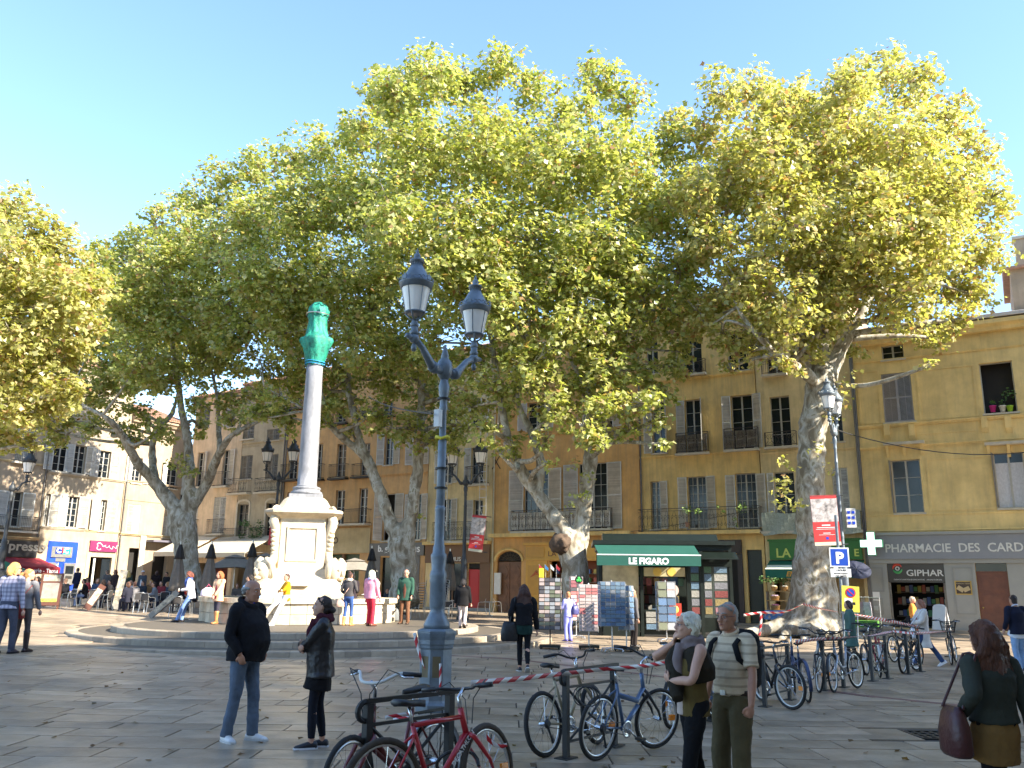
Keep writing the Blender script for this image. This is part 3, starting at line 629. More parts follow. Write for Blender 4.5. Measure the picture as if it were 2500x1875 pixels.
# ---------------- ochre house with the carved wooden door
b = Bld('ochre house with large grey louvred shutters and a carved arched wooden door', -28.5, -18.5, 18.4, OCHRE)
b.win((1278, 1145, 1338, 1296), 4, 6, sh='LR', swl=.98); b.balcony((1257, 1246, 1420, 1296), 'scroll', .5, panels='w')
b.win((1412, 1130, 1482, 1292), 4, 6, sh='LR', swl=.95); b.balcony((1438, 1242, 1496, 1290), 'scroll', .4, panels='w')
b.win((1287, 982, 1330, 1050), 2, 4, sh='LR', swl=.65); b.win((1450, 975, 1495, 1045), 2, 4, sh='LR', swl=.65)
b.win((1425, 820, 1470, 887), dark=True, sh='lR', swl=.6); b.win((1268, 838, 1312, 905), 2, 3, sh='LR', swl=.6)
b.band(b.P(1350, 1062)[1], .12, .08)
x0, z = b.P(1204, 1307); x1 = b.P(1546, 1300)[0]
b.hbox('ledge', x0, x1, -.6, -.004, z - .16, z + .06, YELL)
mb = MB()                                     # cross shaped wall anchor
xa, za = b.P(1212, 1128)
for sg in (-1, 1): mb.tube([(xa - .3 * sg, -.03, za - .45), (xa + .3 * sg, -.03, za + .45)], .03, 5)
mb.build('wall_anchor', RUSTIRON, b.root)
# door
dx0, z1 = b.P(1213, 1345); dx1 = b.P(1273, 1345)[0]; z0 = .02; zt = b.P(1243, 1345)[1]; zl = b.P(1243, 1371)[1]
b.op.append((dx0, dx1, z0, zt))
CARV = pmat('carved_wood', (.17, .072, .028), .5, 0, .3, 2.5, .3, 26)
dd = b.hbox('door', dx0, dx1, .2, .28, .02, zl, CARV); xm = (dx0 + dx1) / 2
for k in (0, 1):
    xa = dx0 if k == 0 else xm; w_ = xm - dx0
    lf = MB().box(xa + .03, xa + w_ - .03, .16, .199, .05, zl - .04).build('door_leaf', CARV, dd)
    for (f0, f1) in ((.05, .25), (.3, .62), (.67, .95)):
        za, zb_ = .05 + (zl - .1) * f0, .05 + (zl - .1) * f1; cxx = xa + w_ / 2; hw = w_ / 2 - .14
        pts = [(cxx + hw * math.cos(t) * (1 + .12 * math.cos(4 * t)), .13, (za + zb_) / 2 + (zb_ - za) / 2 * math.sin(t)) for t in np.linspace(0, 2 * math.pi, 21)[:-1]]
        MB().prism(pts, (0, .028, 0)).build('carved_panel', CARV, dd)
IRONW = pmat('fanlight_iron', (.10, .085, .06), .6, .3, .2, 8)
pts = [(xm + (xm - dx0 - .03) * math.cos(t), .2, zl + .06 + (zt - zl - .1) * math.sin(t)) for t in np.linspace(0, math.pi, 15)]
fl = MB().prism(pts, (0, .03, 0)).build('fanlight', DARK, b.root)
mb = MB()
for i in range(9):
    t = math.pi * (i + .5) / 9; mb.tube([(xm, .19, zl + .06), (xm + (xm - dx0 - .05) * math.cos(t) * .95, .19, zl + .06 + (zt - zl - .12) * math.sin(t))], .014, 4)
for q in (.35, .65, 1): mb.tube([(xm + (xm - dx0 - .03) * math.cos(t) * q, .188, zl + .06 + (zt - zl - .1) * math.sin(t) * q) for t in np.linspace(0, math.pi, 15)], .016, 4)
mb.build('fanlight_grille', IRONW, fl)
for q in range(2):                            # corner fillers giving the arch
    sg = -1 if q == 0 else 1; xc = dx0 if q == 0 else dx1
    pts = [(xc, .02, zt), (xc, .02, zl + .06)] + [(xm + sg * (xm - dx0) * math.cos(t), .02, zl + .06 + (zt - zl - .08) * math.sin(t)) for t in np.linspace(0.05, math.pi / 2, 9)]
    MB().prism(pts if q else pts, (0, .3, 0)).build('arch_spandrel', OCHRE, b.root)
mb = MB(); mb.tube([(xm + (xm - dx0 + .12) * math.cos(t), -.03, zl + .02 + (zt - zl + .1) * math.sin(t)) for t in np.linspace(0, math.pi, 17)], .09, 6); mb.build('arch_moulding', YELL, b.root)
b.hbox('doorstep', dx0 - .2, dx1 + .2, -.5, -.004, 0, .2, STONE)
# yellow wooden shopfront
YW = pmat('yellow_wood', (.60, .33, .045), .45, 0, .1, 3, .1, 20); YWD = pmat('yellow_wood_dark', (.50, .26, .035), .45, 0, .1, 3)
sx0, zt = b.P(1286, 1332); sx1 = b.P(1500, 1332)[0]; zf = b.P(1290, 1366)[1]; xk = b.P(1338, 1400)[0]
b.op.append((xk + .1, sx1 - .5, .4, zf - .1))
b.hbox('shop_fascia', sx0, sx1, -.14, -.004, zf + .06, zt, YW); b.hbox('fascia_cornice', sx0 - .1, sx1 + .1, -.3, -.004, zt + .003, zt + .16, YW); b.hbox('fascia_rail', sx0 - .03, sx1, -.2, -.004, zf - .06, zf + .057, YW)
b.hbox('shop_pilaster', sx0, xk, -.1, -.004, 0, zf - .063, YW); b.hbox('shop_pilaster', sx1 - .5, sx1, -.1, -.004, 0, zf - .063, YW); b.hbox('shop_sill', xk + .002, sx1 - .502, -.12, -.004, 0, .4, YW)
for bx in ((sx0 + .15, xk - .15, .25, 1.1), (sx0 + .15, xk - .15, 1.3, zf - .35)): b.hbox('wood_panel', bx[0], bx[1], -.13, -.101, bx[2], bx[3], YWD)
b.hbox('fascia_panel', sx0 + .1, sx0 + 1.3, -.17, -.141, zf + .15, zt - .12, YWD)
text('LA C', .42, pmat('sign_brown', (.16, .07, .02), .6), b.root, (b.P(1340, 1358)[0], -.145, b.P(1340, 1358)[1]), bold=.004, sx=1.2)
xm_ = (sx0 + xk) / 2; MB().tube([(xm_ - .4, -.135, 2.35), (xm_ - .15, -.135, 2.5), (xm_, -.135, 2.65), (xm_ + .15, -.135, 2.5), (xm_ + .4, -.135, 2.35)], [.02, .06, .12, .06, .02], 6).build('emblem', pmat('emblem_rust', (.45, .13, .05), .6), b.root)
b.hbox('back_wall', xk, sx1, 1.2, 1.25, 0, zf, pmat('warm_shop_wall', (.35, .1, .04), .7))
for k in range(5):
    sh = b.hbox('shelf', xk + .1, sx1 - .5, .6, .95, .55 + k * .5, .58 + k * .5, SHUTD)
    for j in range(10): cube('jar', BOXC[(j + k * 2) % 5], 'carton%d' % ((j + k * 2) % 5), sh, (xk + .3 + j * .42, .75, .58 + k * .5 + .13), (.2, .2, .26))
b.hbox('mailbox', .25, .7, -.12, -.004, 1.3, 2.6, WHITEP)
b.pipe(.1, 0, 15.4, pmat('cream_pipe', (.5, .45, .3), .6)); b.finish()
OC = b

# ---------------- narrow yellow house with the brown wine bar
b = Bld('narrow yellow house with an ornate iron balcony above a brown bar front', -33.6, -28.55, 17.2, PALEY)
b.win((1078, 1218, 1101, 1318), 2, 4, sh='LR', swl=.5); b.win((1155, 1220, 1178, 1318), 2, 4, sh='L', swl=.5)
b.balcony((1068, 1276, 1190, 1321), 'scroll', .6)
b.win((1150, 1092, 1180, 1180), 2, 4, sh='L'); b.balcony((1142, 1140, 1194, 1182), 'bars', .35); b.win((1078, 1095, 1103, 1180), 2, 4, sh='LR', swl=.5)
b.floors((12.0,), 2, 1.5, .95, sh='LR', swl=.48)
BAR = pmat('bar_brown', (.16, .085, .04), .6, 0, .12, 2)
zt, zb_ = b.P(1120, 1330)[1], b.P(1120, 1374)[1]
b.hbox('shop_fascia', .05, b.w - .05, -.16, -.004, zb_, zt, BAR); b.hbox('fascia_cornice', 0.01, b.w - .01, -.5, -.004, zt + .003, zt + .2, YELL)
text('TA', .36, WHITEP, b.root, (b.P(1079, 1370)[0], -.165, b.P(1078, 1370)[1]), bold=.004, sx=1.1); text('MUS', .36, WHITEP, b.root, (b.P(1104, 1370)[0], -.165, b.P(1078, 1370)[1]), bold=.004, sx=1.1)
r_ = b.rect((1141, 1374, 1171, 1500)); xd0, xd1 = r_[0], r_[1]
b.op.append((xd0, xd1, .02, zb_ - .03)); RD = pmat('red_door', (.48, .025, .02), .45, 0, .08, 2)
zr = b.P(1156, 1390)[1]; d_ = b.hbox('door', xd0 + .01, xd1 - .01, .12, .18, .02, zr, RD); MB().box(xd0 + .15, xd1 - .15, .1, .119, .25, 1.2).build('door_panel', RD, d_); MB().box(xd0 + .15, xd1 - .15, .1, .119, 1.35, zr - .15).build('door_panel', RD, d_)
b.hbox('transom', xd0 + .01, xd1 - .01, .14, .18, zr + .05, zb_ - .03, DARK)
b.op.append((.5, xd0 - .45, .45, zb_ - .03)); b.hbox('shop_window', .5, xd0 - .45, .2, .22, .45, zb_ - .03, GLASS)
mb = MB()
for k in range(4): xx = .5 + (xd0 - .95) * k / 3; mb.box(xx - .04, xx + .04, .12, .199, .45, zb_ - .03)
mb.build('shop_window_frame', BAR, b.root)
b.hbox('stone_base', 0.02, b.w - .02, -.06, -.004, 0, .44, PG); b.hbox('wall_panel', xd1 + .01, b.w - .05, -.05, -.004, .45, zb_ - .005, BAR); b.hbox('wall_panel', xd0 - .44, xd0 - .01, -.05, -.004, .45, zb_ - .005, BAR)
# light scaffold frame hung before the upper windows
for xx in (b.P(1092, 1200)[0], b.P(1186, 1200)[0]):
    mb = MB()
    for dx in (0, .5): mb.tube([(xx + dx, -.75, 5.2), (xx + dx, -.75, 14.2)], .028, 6)
    for z in np.arange(5.6, 14.2, .55): mb.tube([(xx, -.75, z), (xx + .5, -.75, z)], .018, 5)
    for z in np.arange(5.6, 13.6, 2.2): mb.tube([(xx + .5, -.75, z), (xx, -.75, z + 1.1)], .015, 5); mb.tube([(xx, -.75, z), (xx, -.02, z)], .018, 5)
    mb.build('scaffold_ladder', ALU, b.root)
b.finish()

# ---------------- broad orange house
b = Bld('broad orange house with iron balconies and a yellow shopfront behind the column', -46.8, -33.65, 17.2, ORANGE)
z7 = lambda x, y: (440 + x * .3014, 850 + y * .3014)
def r7(l, t, r, bt): a = z7(l, t); c = z7(r, bt); return (a[0], a[1], c[0], c[1])
for l, t, r, bt in ((875, 785, 950, 1060), (1100, 775, 1150, 1055), (1265, 775, 1342, 1045)): b.win(r7(l, t, r, bt), 2, 5); b.balcony(r7(l - 35, 945, r + 22, bt + 8), 'bars', .4, slab=False, mat=IRON)
b.win(r7(1460, 770, 1535, 1040), 2, 5); b.balcony(r7(1415, 940, 1560, 1040), 'bars', .4, slab=False, mat=IRON)
b.win(r7(1655, 690, 1725, 945), 2, 4, sh='LR', swl=.6); b.win(r7(1890, 690, 1960, 945), 2, 4, sh='LR', swl=.6)
for l, t, r, bt in ((860, 1165, 925, 1430), (1085, 1160, 1130, 1430), (1255, 1150, 1330, 1428), (1445, 1135, 1515, 1425)): b.win(r7(l, t, r, bt), 2, 4, frame=WHITEP)
b.balcony(r7(790, 1322, 1548, 1432), 'bars', .7, mat=IRON)
b.win(r7(1640, 1180, 1735, 1560), dark=True, sh='lR', swl=.75); b.win(r7(1880, 1180, 1950, 1550), 2, 5, sh='LR', swl=.6)
for l, t, r, bt in ((920, 400, 985, 480), (1265, 510, 1340, 600), (1455, 480, 1530, 560), (1640, 430, 1720, 540)): b.win(r7(l, t, r, bt), 2, 3); b.balcony(r7(l - 20, bt - 75, r + 20, bt + 8), 'bars', .3, slab=False, mat=IRON)
b.band(b.P(820, 1170)[1], .14, .09)
xa, xb = b.P(700, 1330)[0], b.P(905, 1330)[0]; zt = b.P(850, 1290)[1]; zb_ = b.P(850, 1340)[1]
b.hbox('shop_fascia', xa, xb, -.12, -.004, zb_ - .3, zt, SANDR)
text('GO', .62, pmat('sign_bronze', (.14, .09, .05), .6), b.root, (b.P(803, 1325)[0], -.13, b.P(815, 1327)[1]), bold=.02)
b.op.append((xa + .3, b.P(876, 1400)[0], .3, zb_ - .35)); b.hbox('shop_window', xa + .3, b.P(876, 1400)[0], .3, .32, .3, zb_ - .35, pmat('shop_glass_green', (.06, .09, .05), .15))
MB().box(b.P(830, 1400)[0], b.P(836, 1400)[0], .1, .299, .3, zb_ - .35).build('mullion', BAR, b.root)
xa, xb = b.P(906, 1330)[0], b.P(1062, 1330)[0]; GF = pmat('grey_shopfront', (.14, .135, .125), .55, 0, .08, 2)
zt, zb_ = b.P(960, 1326)[1], b.P(960, 1357)[1]
b.hbox('shop_fascia', xa, min(xb, b.w - .03), -.16, -.004, zb_, zt, GF)
text('b. g.', .6, WHITE2, b.root, (b.P(926, 1348)[0], -.165, b.P(926, 1347)[1]), bold=.012); text('us', .72, WHITE2, b.root, (b.P(1010, 1348)[0], -.165, b.P(1010, 1348)[1]), bold=.006)
b.op.append((xa + .9, xa + 2.4, .3, zb_ - .1)); b.op.append((xa + 4.2, b.w - .5, .3, zb_ - .1)); b.hbox('shop_window', xa + .9, xa + 2.4, .25, .27, .3, zb_ - .1, GLASS); b.hbox('shop_window', xa + 4.2, b.w - .5, .25, .27, .3, zb_ - .1, GLASS)
b.hbox('wall_panel', xa + .01, xa + .88, -.05, -.004, 0, zb_ - .004, GF); b.hbox('wall_panel', xa + 2.42, xa + 4.18, -.05, -.004, 0, zb_ - .004, GF)
b.pipe(.06, 0, 15); b.finish()

# ---------------- grey beige house
b = Bld('weathered grey-beige house with arched closed shutters and a planted balcony', -51.55, -46.85, 17.0, GREYB)
for l, t, r, bt in ((490, 870, 582, 1060), (692, 860, 790, 1060)): b.win(r7(l, t, r, bt), 2, 4, sh='C', shm=SHUTD)
b.balcony(r7(425, 1062, 580, 1175), 'scroll', .5, mat=IRON); b.balcony(r7(640, 1055, 815, 1165), 'scroll', .5, mat=IRON)
for l, t, r, bt in ((458, 1265, 548, 1560), (690, 1255, 765, 1550)): b.win(r7(l, t, r, bt), 2, 4, frame=SHUTD)
def surround(b, px, t=.16):
    x0, x1, z0, z1 = b.rect(px); mb = MB(); mb.box(x0 - t, x0 - .002, -.05, -.002, z0, z1); mb.box(x1 + .002, x1 + t, -.05, -.002, z0, z1)
    xm = (x0 + x1) / 2; mb.rings([[(xm + (xm - x0 + q) * math.cos(a), yy, z1 + .01 + (.22 + q) * math.sin(a)) for a in np.linspace(0, math.pi, 9)] for yy, q in ((-.002, 0), (-.05, 0), (-.05, t), (-.002, t))], cap=False, closed=False)
    mb.build('window_surround', STONE, b.root)
for px in ((458, 1265, 548, 1560), (690, 1255, 765, 1550)): surround(b, r7(*px))
bo = b.balcony(r7(368, 1462, 700, 1585), 'bars', .7, mat=IRON)
mb = MB(); x0, x1, z0, z1 = b.rect(r7(520, 1400, 690, 1590))
for k in range(16): sprig(mb, (random.uniform(x0, x1), -.45, random.uniform(z0 + .4, z1)), .3, 26, .09)
mb.build('balcony_plants', LEAFG, bo)
for l, t, r, bt in ((500, 600, 600, 735), (702, 655, 805, 745)): b.win(r7(l, t, r, bt), 2, 3, sh='C', shm=SHUTD)
b.band(b.P(600, 1085)[1], .12, .1); b.band(b.P(620, 1090)[1], .02, .03)
b.op.append((.3, b.w - .3, .05, 3.2)); b.hbox('back_wall', .3, b.w - .3, 2, 2.05, 0, 3.2, pmat('restaurant_red', (.16, .04, .03), .7, 0, .5, 2))
b.pipe(b.w - .1, 0, 15); b.finish()

# ---------------- peach house at the corner
b = Bld('peach house at the square corner with white closed shutters', -57.3, -51.6, 16.5, PEACH)
b.win(r7(135, 845, 192, 1120), 2, 5, sh='R', swl=.62, ang=25); b.win(r7(340, 825, 396, 1110), 2, 5, sh='R', swl=.72, ang=15)
b.balcony(r7(285, 1005, 402, 1118), 'bars', .35, mat=IRON); b.balcony(r7(100, 1010, 215, 1125), 'bars', .35, mat=IRON)
b.win(r7(266, 1205, 362, 1500), 2, 5, sh='C'); b.balcony(r7(235, 1388, 362, 1503), 'bars', .3, mat=IRON); b.win(r7(95, 1215, 140, 1500), 2, 5, sh='C'); b.balcony(r7(60, 1392, 146, 1506), 'bars', .3, mat=IRON)
b.win(r7(152, 470, 240, 645), 2, 3, sh='C', shm=SHUTD); b.win(r7(400, 480, 445, 640), 2, 3, sh='l', swl=.5)
b.band(b.P(540, 1312)[1], .2, .16, GREYB); b.band(b.P(540, 1350)[1], .08, .1)
b.op.append((.6, b.w - .4, .05, 3.3)); b.hbox('back_wall', .6, b.w - .4, 2, 2.05, 0, 3.3, MATS['restaurant_red'])
b.finish()

# ---------------- left terrace
z6 = lambda x, y: (x * .2712, 900 + y * .2712)
def r6(l, t, r, bt): a = z6(l, t); c = z6(r, bt); return (a[0], a[1], c[0], c[1])
b = Bld('rose-beige house above the brasserie at the left edge', 22., 36.05, 18.5, ROSE, True)
b.win(r6(150, 480, 310, 840), 2, 4, sh='C'); b.balcony(r6(115, 715, 300, 842), 'bars', .35, mat=IRON)
b.win(r6(62, 1105, 190, 1420), 2, 4, sh='LR', swl=.8); b.balcony(r6(-150, 1325, 300, 1455), 'bars', .6, mat=IRON)
b.win(r6(-250, 480, -120, 840), 2, 4, sh='LR', swl=.7)
b.band(b.P(60, 1132)[1], .14, .12, SANDR); b.band(b.P(60, 1318)[1], .2, .3, SANDR)
zt, zb_ = b.P(70, 1322)[1], b.P(70, 1350)[1]; BLK = pmat('sign_black', (.02, .02, .022), .4)
xr = b.P(88, 1335)[0]
b.hbox('sign_board', .5, xr, -.2, -.004, zb_ - .3, zt, BLK); text("x'presso", .85, ALU, b.root, (b.P(0, 1330)[0] - .2, -.21, b.P(30, 1340)[1] - .08), bold=.02, sx=1.15)
AWR = pmat('awning_red', (.22, .012, .02), .8, 0, .1, 3, .1, 200)
z_ = zb_ - .32; aw = MB().rings([[(x, -.03, z_), (x, -.03, z_ - .03), (x, -2.6, z_ - .68), (x, -2.6, z_ - .65)] for x in (1, xr + .3)]).build('awning', AWR, b.root)
MB().box(1, xr + .3, -2.62, -2.602, z_ - 1.1, z_ - .64).build('valance', AWR, aw); text('Bières - Brasserie - Tapas', .36, WHITE2, aw, (xr + .15, -2.625, z_ - 1.0), align='RIGHT', bold=.006)
AWGR = pmat('awning_bottle_green', (.01, .15, .07), .8)
aw2 = MB().rings([[(x, -2.0, z_ - .3), (x, -2.0, z_ - .33), (x, -4.6, z_ - .9), (x, -4.6, z_ - .87)] for x in (1, xr - 3.2)]).build('second_awning', AWGR, b.root)
b.op.append((2, xr - .3, .05, zb_ - .4)); b.hbox('back_wall', 1.5, xr, 2.5, 2.55, 0, zb_, pmat('brasserie_dark', (.05, .015, .012), .7, 0, .5, 1.5))
b.pipe(b.w - .12, 0, 15); b.finish()

b = Bld('pale stone house with the blue cash machine front, in dappled sun', 36.1, 42.3, 17.5, PALEST, True)
for l, t, r, bt, sh in ((480, 650, 620, 925, 'L'), (665, 690, 770, 945, 'LR'), (890, 740, 990, 985, 'LR')): b.win(r6(l, t, r, bt), 2, 4, sh=sh, swl=.72)
for l, t, r, bt, sh in ((400, 1125, 440, 1420, 'R'), (605, 1150, 700, 1430, 'LR'), (895, 1180, 950, 1460, 'LR')): b.win(r6(l, t, r, bt), 2, 5, sh=sh, swl=.75)
b.band(b.P(200, 1166)[1], .16, .14); b.band(b.P(150, 1294)[1], .14, .1, x1=b.P(206, 1300)[0]); b.band(b.P(250, 1300)[1], .14, .1, SANDR, x0=b.P(208, 1300)[0])
zf = b.P(150, 1322)[1]; x0, x1 = b.P(112, 1370)[0], b.P(185, 1370)[0]
BLU = pmat('bank_blue', (.012, .055, .48), .35, 0, .15, 2); b.hbox('bank_panel', x0, x1, -.06, -.004, .6, zf, BLU)
sg = b.hbox('bank_sign', b.P(123, 1345)[0], b.P(174, 1345)[0], -.16, -.061, b.P(150, 1361)[1], b.P(150, 1335)[1], ALU)
xs0, xs1 = b.P(132, 1345)[0], b.P(168, 1345)[0]; za, zc = b.P(150, 1353)[1], b.P(150, 1338)[1]; xm = (xs0 + xs1) / 2
MB().box(xs0, xm, -.175, -.161, za, zc).build('logo_field', pmat('logo_navy', (.01, .03, .2), .4), sg); MB().box(xm, xs1, -.175, -.161, za, zc).build('logo_field', pmat('logo_teal', (.01, .35, .27), .4), sg)
for tx, cc, fx in (('C', WHITE2, .06), ('I', pmat('logo_i_red', (.6, .02, .02), .4), .43), ('C', WHITE2, .58)): text(tx, .5, cc, sg, (xs0 + (xs1 - xs0) * fx, -.18, za + .09), bold=.02)
b.hbox('small_sign', b.P(133, 1366)[0], b.P(157, 1366)[0], -.12, -.061, b.P(145, 1371)[1], b.P(145, 1363)[1], ALU)
text('CIC', .3, WHITE2, b.root, (b.P(138, 1400)[0], -.065, 2.55), rot=(R(90), R(-90), 0), bold=.01)
for px in (116, 163):
    xa = b.P(px, 1400)[0]; at_ = b.hbox('cash_machine', xa - .42, xa + .42, -.25, -.061, 1.55, 3.05, ALU); MB().box(xa - .3, xa + .3, -.262, -.251, 2.3, 2.85).build('screen', GLASS, at_); MB().box(xa - .25, xa + .25, -.268, -.251, 1.95, 2.15).build('keypad', DARK, at_)
PUR = pmat('sign_purple', (.17, .015, .075), .45, 0, .1, 2); xp0, xp1 = b.P(217, 1335)[0], b.w - .05
b.hbox('sign_board', xp0, xp1, -.14, -.004, b.P(250, 1347)[1], b.P(250, 1321)[1], PUR); MB().tube([(xp0 + 1.1 + .11 * u + .05 * math.sin(u * 2.3), -.15, b.P(250, 1335)[1] + .10 * math.sin(u * 1.9) + .05 * math.sin(u * .7)) for u in np.linspace(0, 11, 46)], .016, 5).build('script_lettering', WHITE2, b.root)
MB().tube([(xp0 + .75 + .22 * math.cos(t) * (1 + .3 * math.cos(3 * t)), -.15, b.P(240, 1334)[1] + .25 * math.sin(t)) for t in np.linspace(0, 5.5, 22)], .03, 6).build('flower_emblem', WHITE2, b.root)
xq0, xq1 = b.P(216, 1400)[0], b.w - .3; zq = b.P(240, 1360)[1]
b.op.append((xq0, xq1, .05, zq)); b.hbox('back_wall', xq0 - .3, xq1 + .3, 2.2, 2.25, 0, zq, DARK); b.hbox('door_post', xq0 + .3, xq0 + .45, .02, .12, .05, zq - .1, WHITEP); b.hbox('shop_window', xq0 + 1.1, xq1, .2, .22, .6, zq - .1, GLASS)
b.hbox('sand_facing', xp0 - .1, xq0 - .01, -.03, -.004, 0, zf, SANDR)
b.finish()
b = Bld('low beige house with rust-stained wall at the far left corner', 42.35, 47.6, 14.5, ROSE, True)
for l, t, r, bt, sh in ((1048, 770, 1100, 1005, ''), (1190, 800, 1275, 1030, 'LR')): b.win(r6(l, t, r, bt), 2, 4, sh=sh, swl=.6)
b.win(r6(1143, 1222, 1258, 1488), 2, 4, sh='C'); b.win(r6(1465, 1330, 1540, 1520), 2, 3, sh='C'); b.win(r6(1500, 850, 1600, 1080), 2, 4, sh='L', swl=.5)
b.band(b.P(360, 1182)[1], .15, .14); b.band(b.P(330, 1223)[1], .05, .05); b.band(b.P(330, 1308)[1], .16, .2, SANDR)
for px in ((310, 1338, 345, 1440), (370, 1348, 405, 1440)): r_ = b.rect(px); b.op.append((r_[0], r_[1], .05, r_[3])); b.hbox('back_wall', r_[0] - .2, r_[1] + .2, .5, .55, 0, r_[3], DARK)
xa, z = b.P(355, 1315); b.hbox('canopy', xa, b.w - .2, -1.0, -.004, z - .25, z - .1, pmat('canopy_slate', (.12, .11, .14), .6))
b.hbox('shop_pilaster', xa - .5, xa - .01, -.12, -.004, 0, z + .25, STONE)
b.pipe(.12, 0, 12); b.finish()
# far houses closing the lane between the two terraces
b = Bld('sunlit pale house closing the narrow lane at the far left corner', -74, -57.5, 13.5, PALEST, off=9)
b.floors((4.5, 8.2), 5, 1.9, 1.0, sh='LR', swl=.5); b.finish()
b = Bld('second pale house far behind the left plane tree', -92, -74.2, 12.0, ROSE, off=26)
b.floors((4.5, 8.0), 5, 1.9, 1.0, sh='LR', swl=.5); b.finish()
# unseen building outside the frame, outline shaped to throw shade over near paving
SHADEP = [(8.4, 13.2), (9.9, 17.6), (12.9, 20.5), (17, 23.4), (28.1, 30.0), (52, 14), (30, -40), (2, -34), (2, -8)]
root = thing('shade_building', 'tall unseen building to the right, its outline shaped to shade the near paving', 'building', (0, 0, 0))
pts = [ST(*p) for p in SHADEP]; MB().prism([(p.x, p.y, 0) for p in pts], (0, 0, 19.6)).build('wall', PALEST, root)
MB().prism([(p.x, p.y, 19.62) for p in pts], (0, 0, .25)).build('roof', ROOF, root)
# ================================================================== fountain with column
FST = pmat('fountain_stone', (.56, .47, .33), .8, 0, .24, 2.2, .45, 24); FSTD = pmat('fountain_stone_stained', (.46, .38, .27), .85, 0, .3, 2.0, .5, 24); GRAN = pmat('grey_granite', (.22, .22, .23), .55, 0, .28, 6, .15, 90, streak=True)
FX, FY = -7.8, 32.8
ft = thing('fountain', 'pale stone fountain with carved pedestal and low basin in the middle of the steps', 'fountain', (FX, FY, ZP)); ft.scale = (1.075, 1.075, 1.085)
# basin: rounded wall of separate blocks
def basin_r(a):                               # outline with four shallow lobes
    return 3.05 + .28 * abs(math.cos(2 * (a + R(15)))) ** .6
NB = 40
for i in range(NB):
    a0, a1 = 2 * math.pi * i / NB, 2 * math.pi * (i + 1) / NB; g = .002
    for zz0, zz1, out in ((0, .30, .0), (.305, .62, .0), (.62, .78, .07)):
        mb = MB(); aa = np.linspace(a0 + g, a1 - g, 4)
        o_ = [((basin_r(a) + out) * math.cos(a), (basin_r(a) + out) * math.sin(a)) for a in aa]; q_ = [((basin_r(a) - .42 - out * .4) * math.cos(a), (basin_r(a) - .42 - out * .4) * math.sin(a)) for a in aa[::-1]]
        mb.prism([(x, y, zz0) for x, y in o_ + q_], (0, 0, zz1 - zz0 - .006)); mb.build('basin_block', FSTD if out == 0 and (i * 7) % 3 else FST, ft)
MB().lathe([(2.9, .45), (.01, .45)], 40, cap=False).build('water', pmat('fountain_water', (.03, .05, .04), .05, 0, .2, 3, .3, 6, spec=.8), ft)
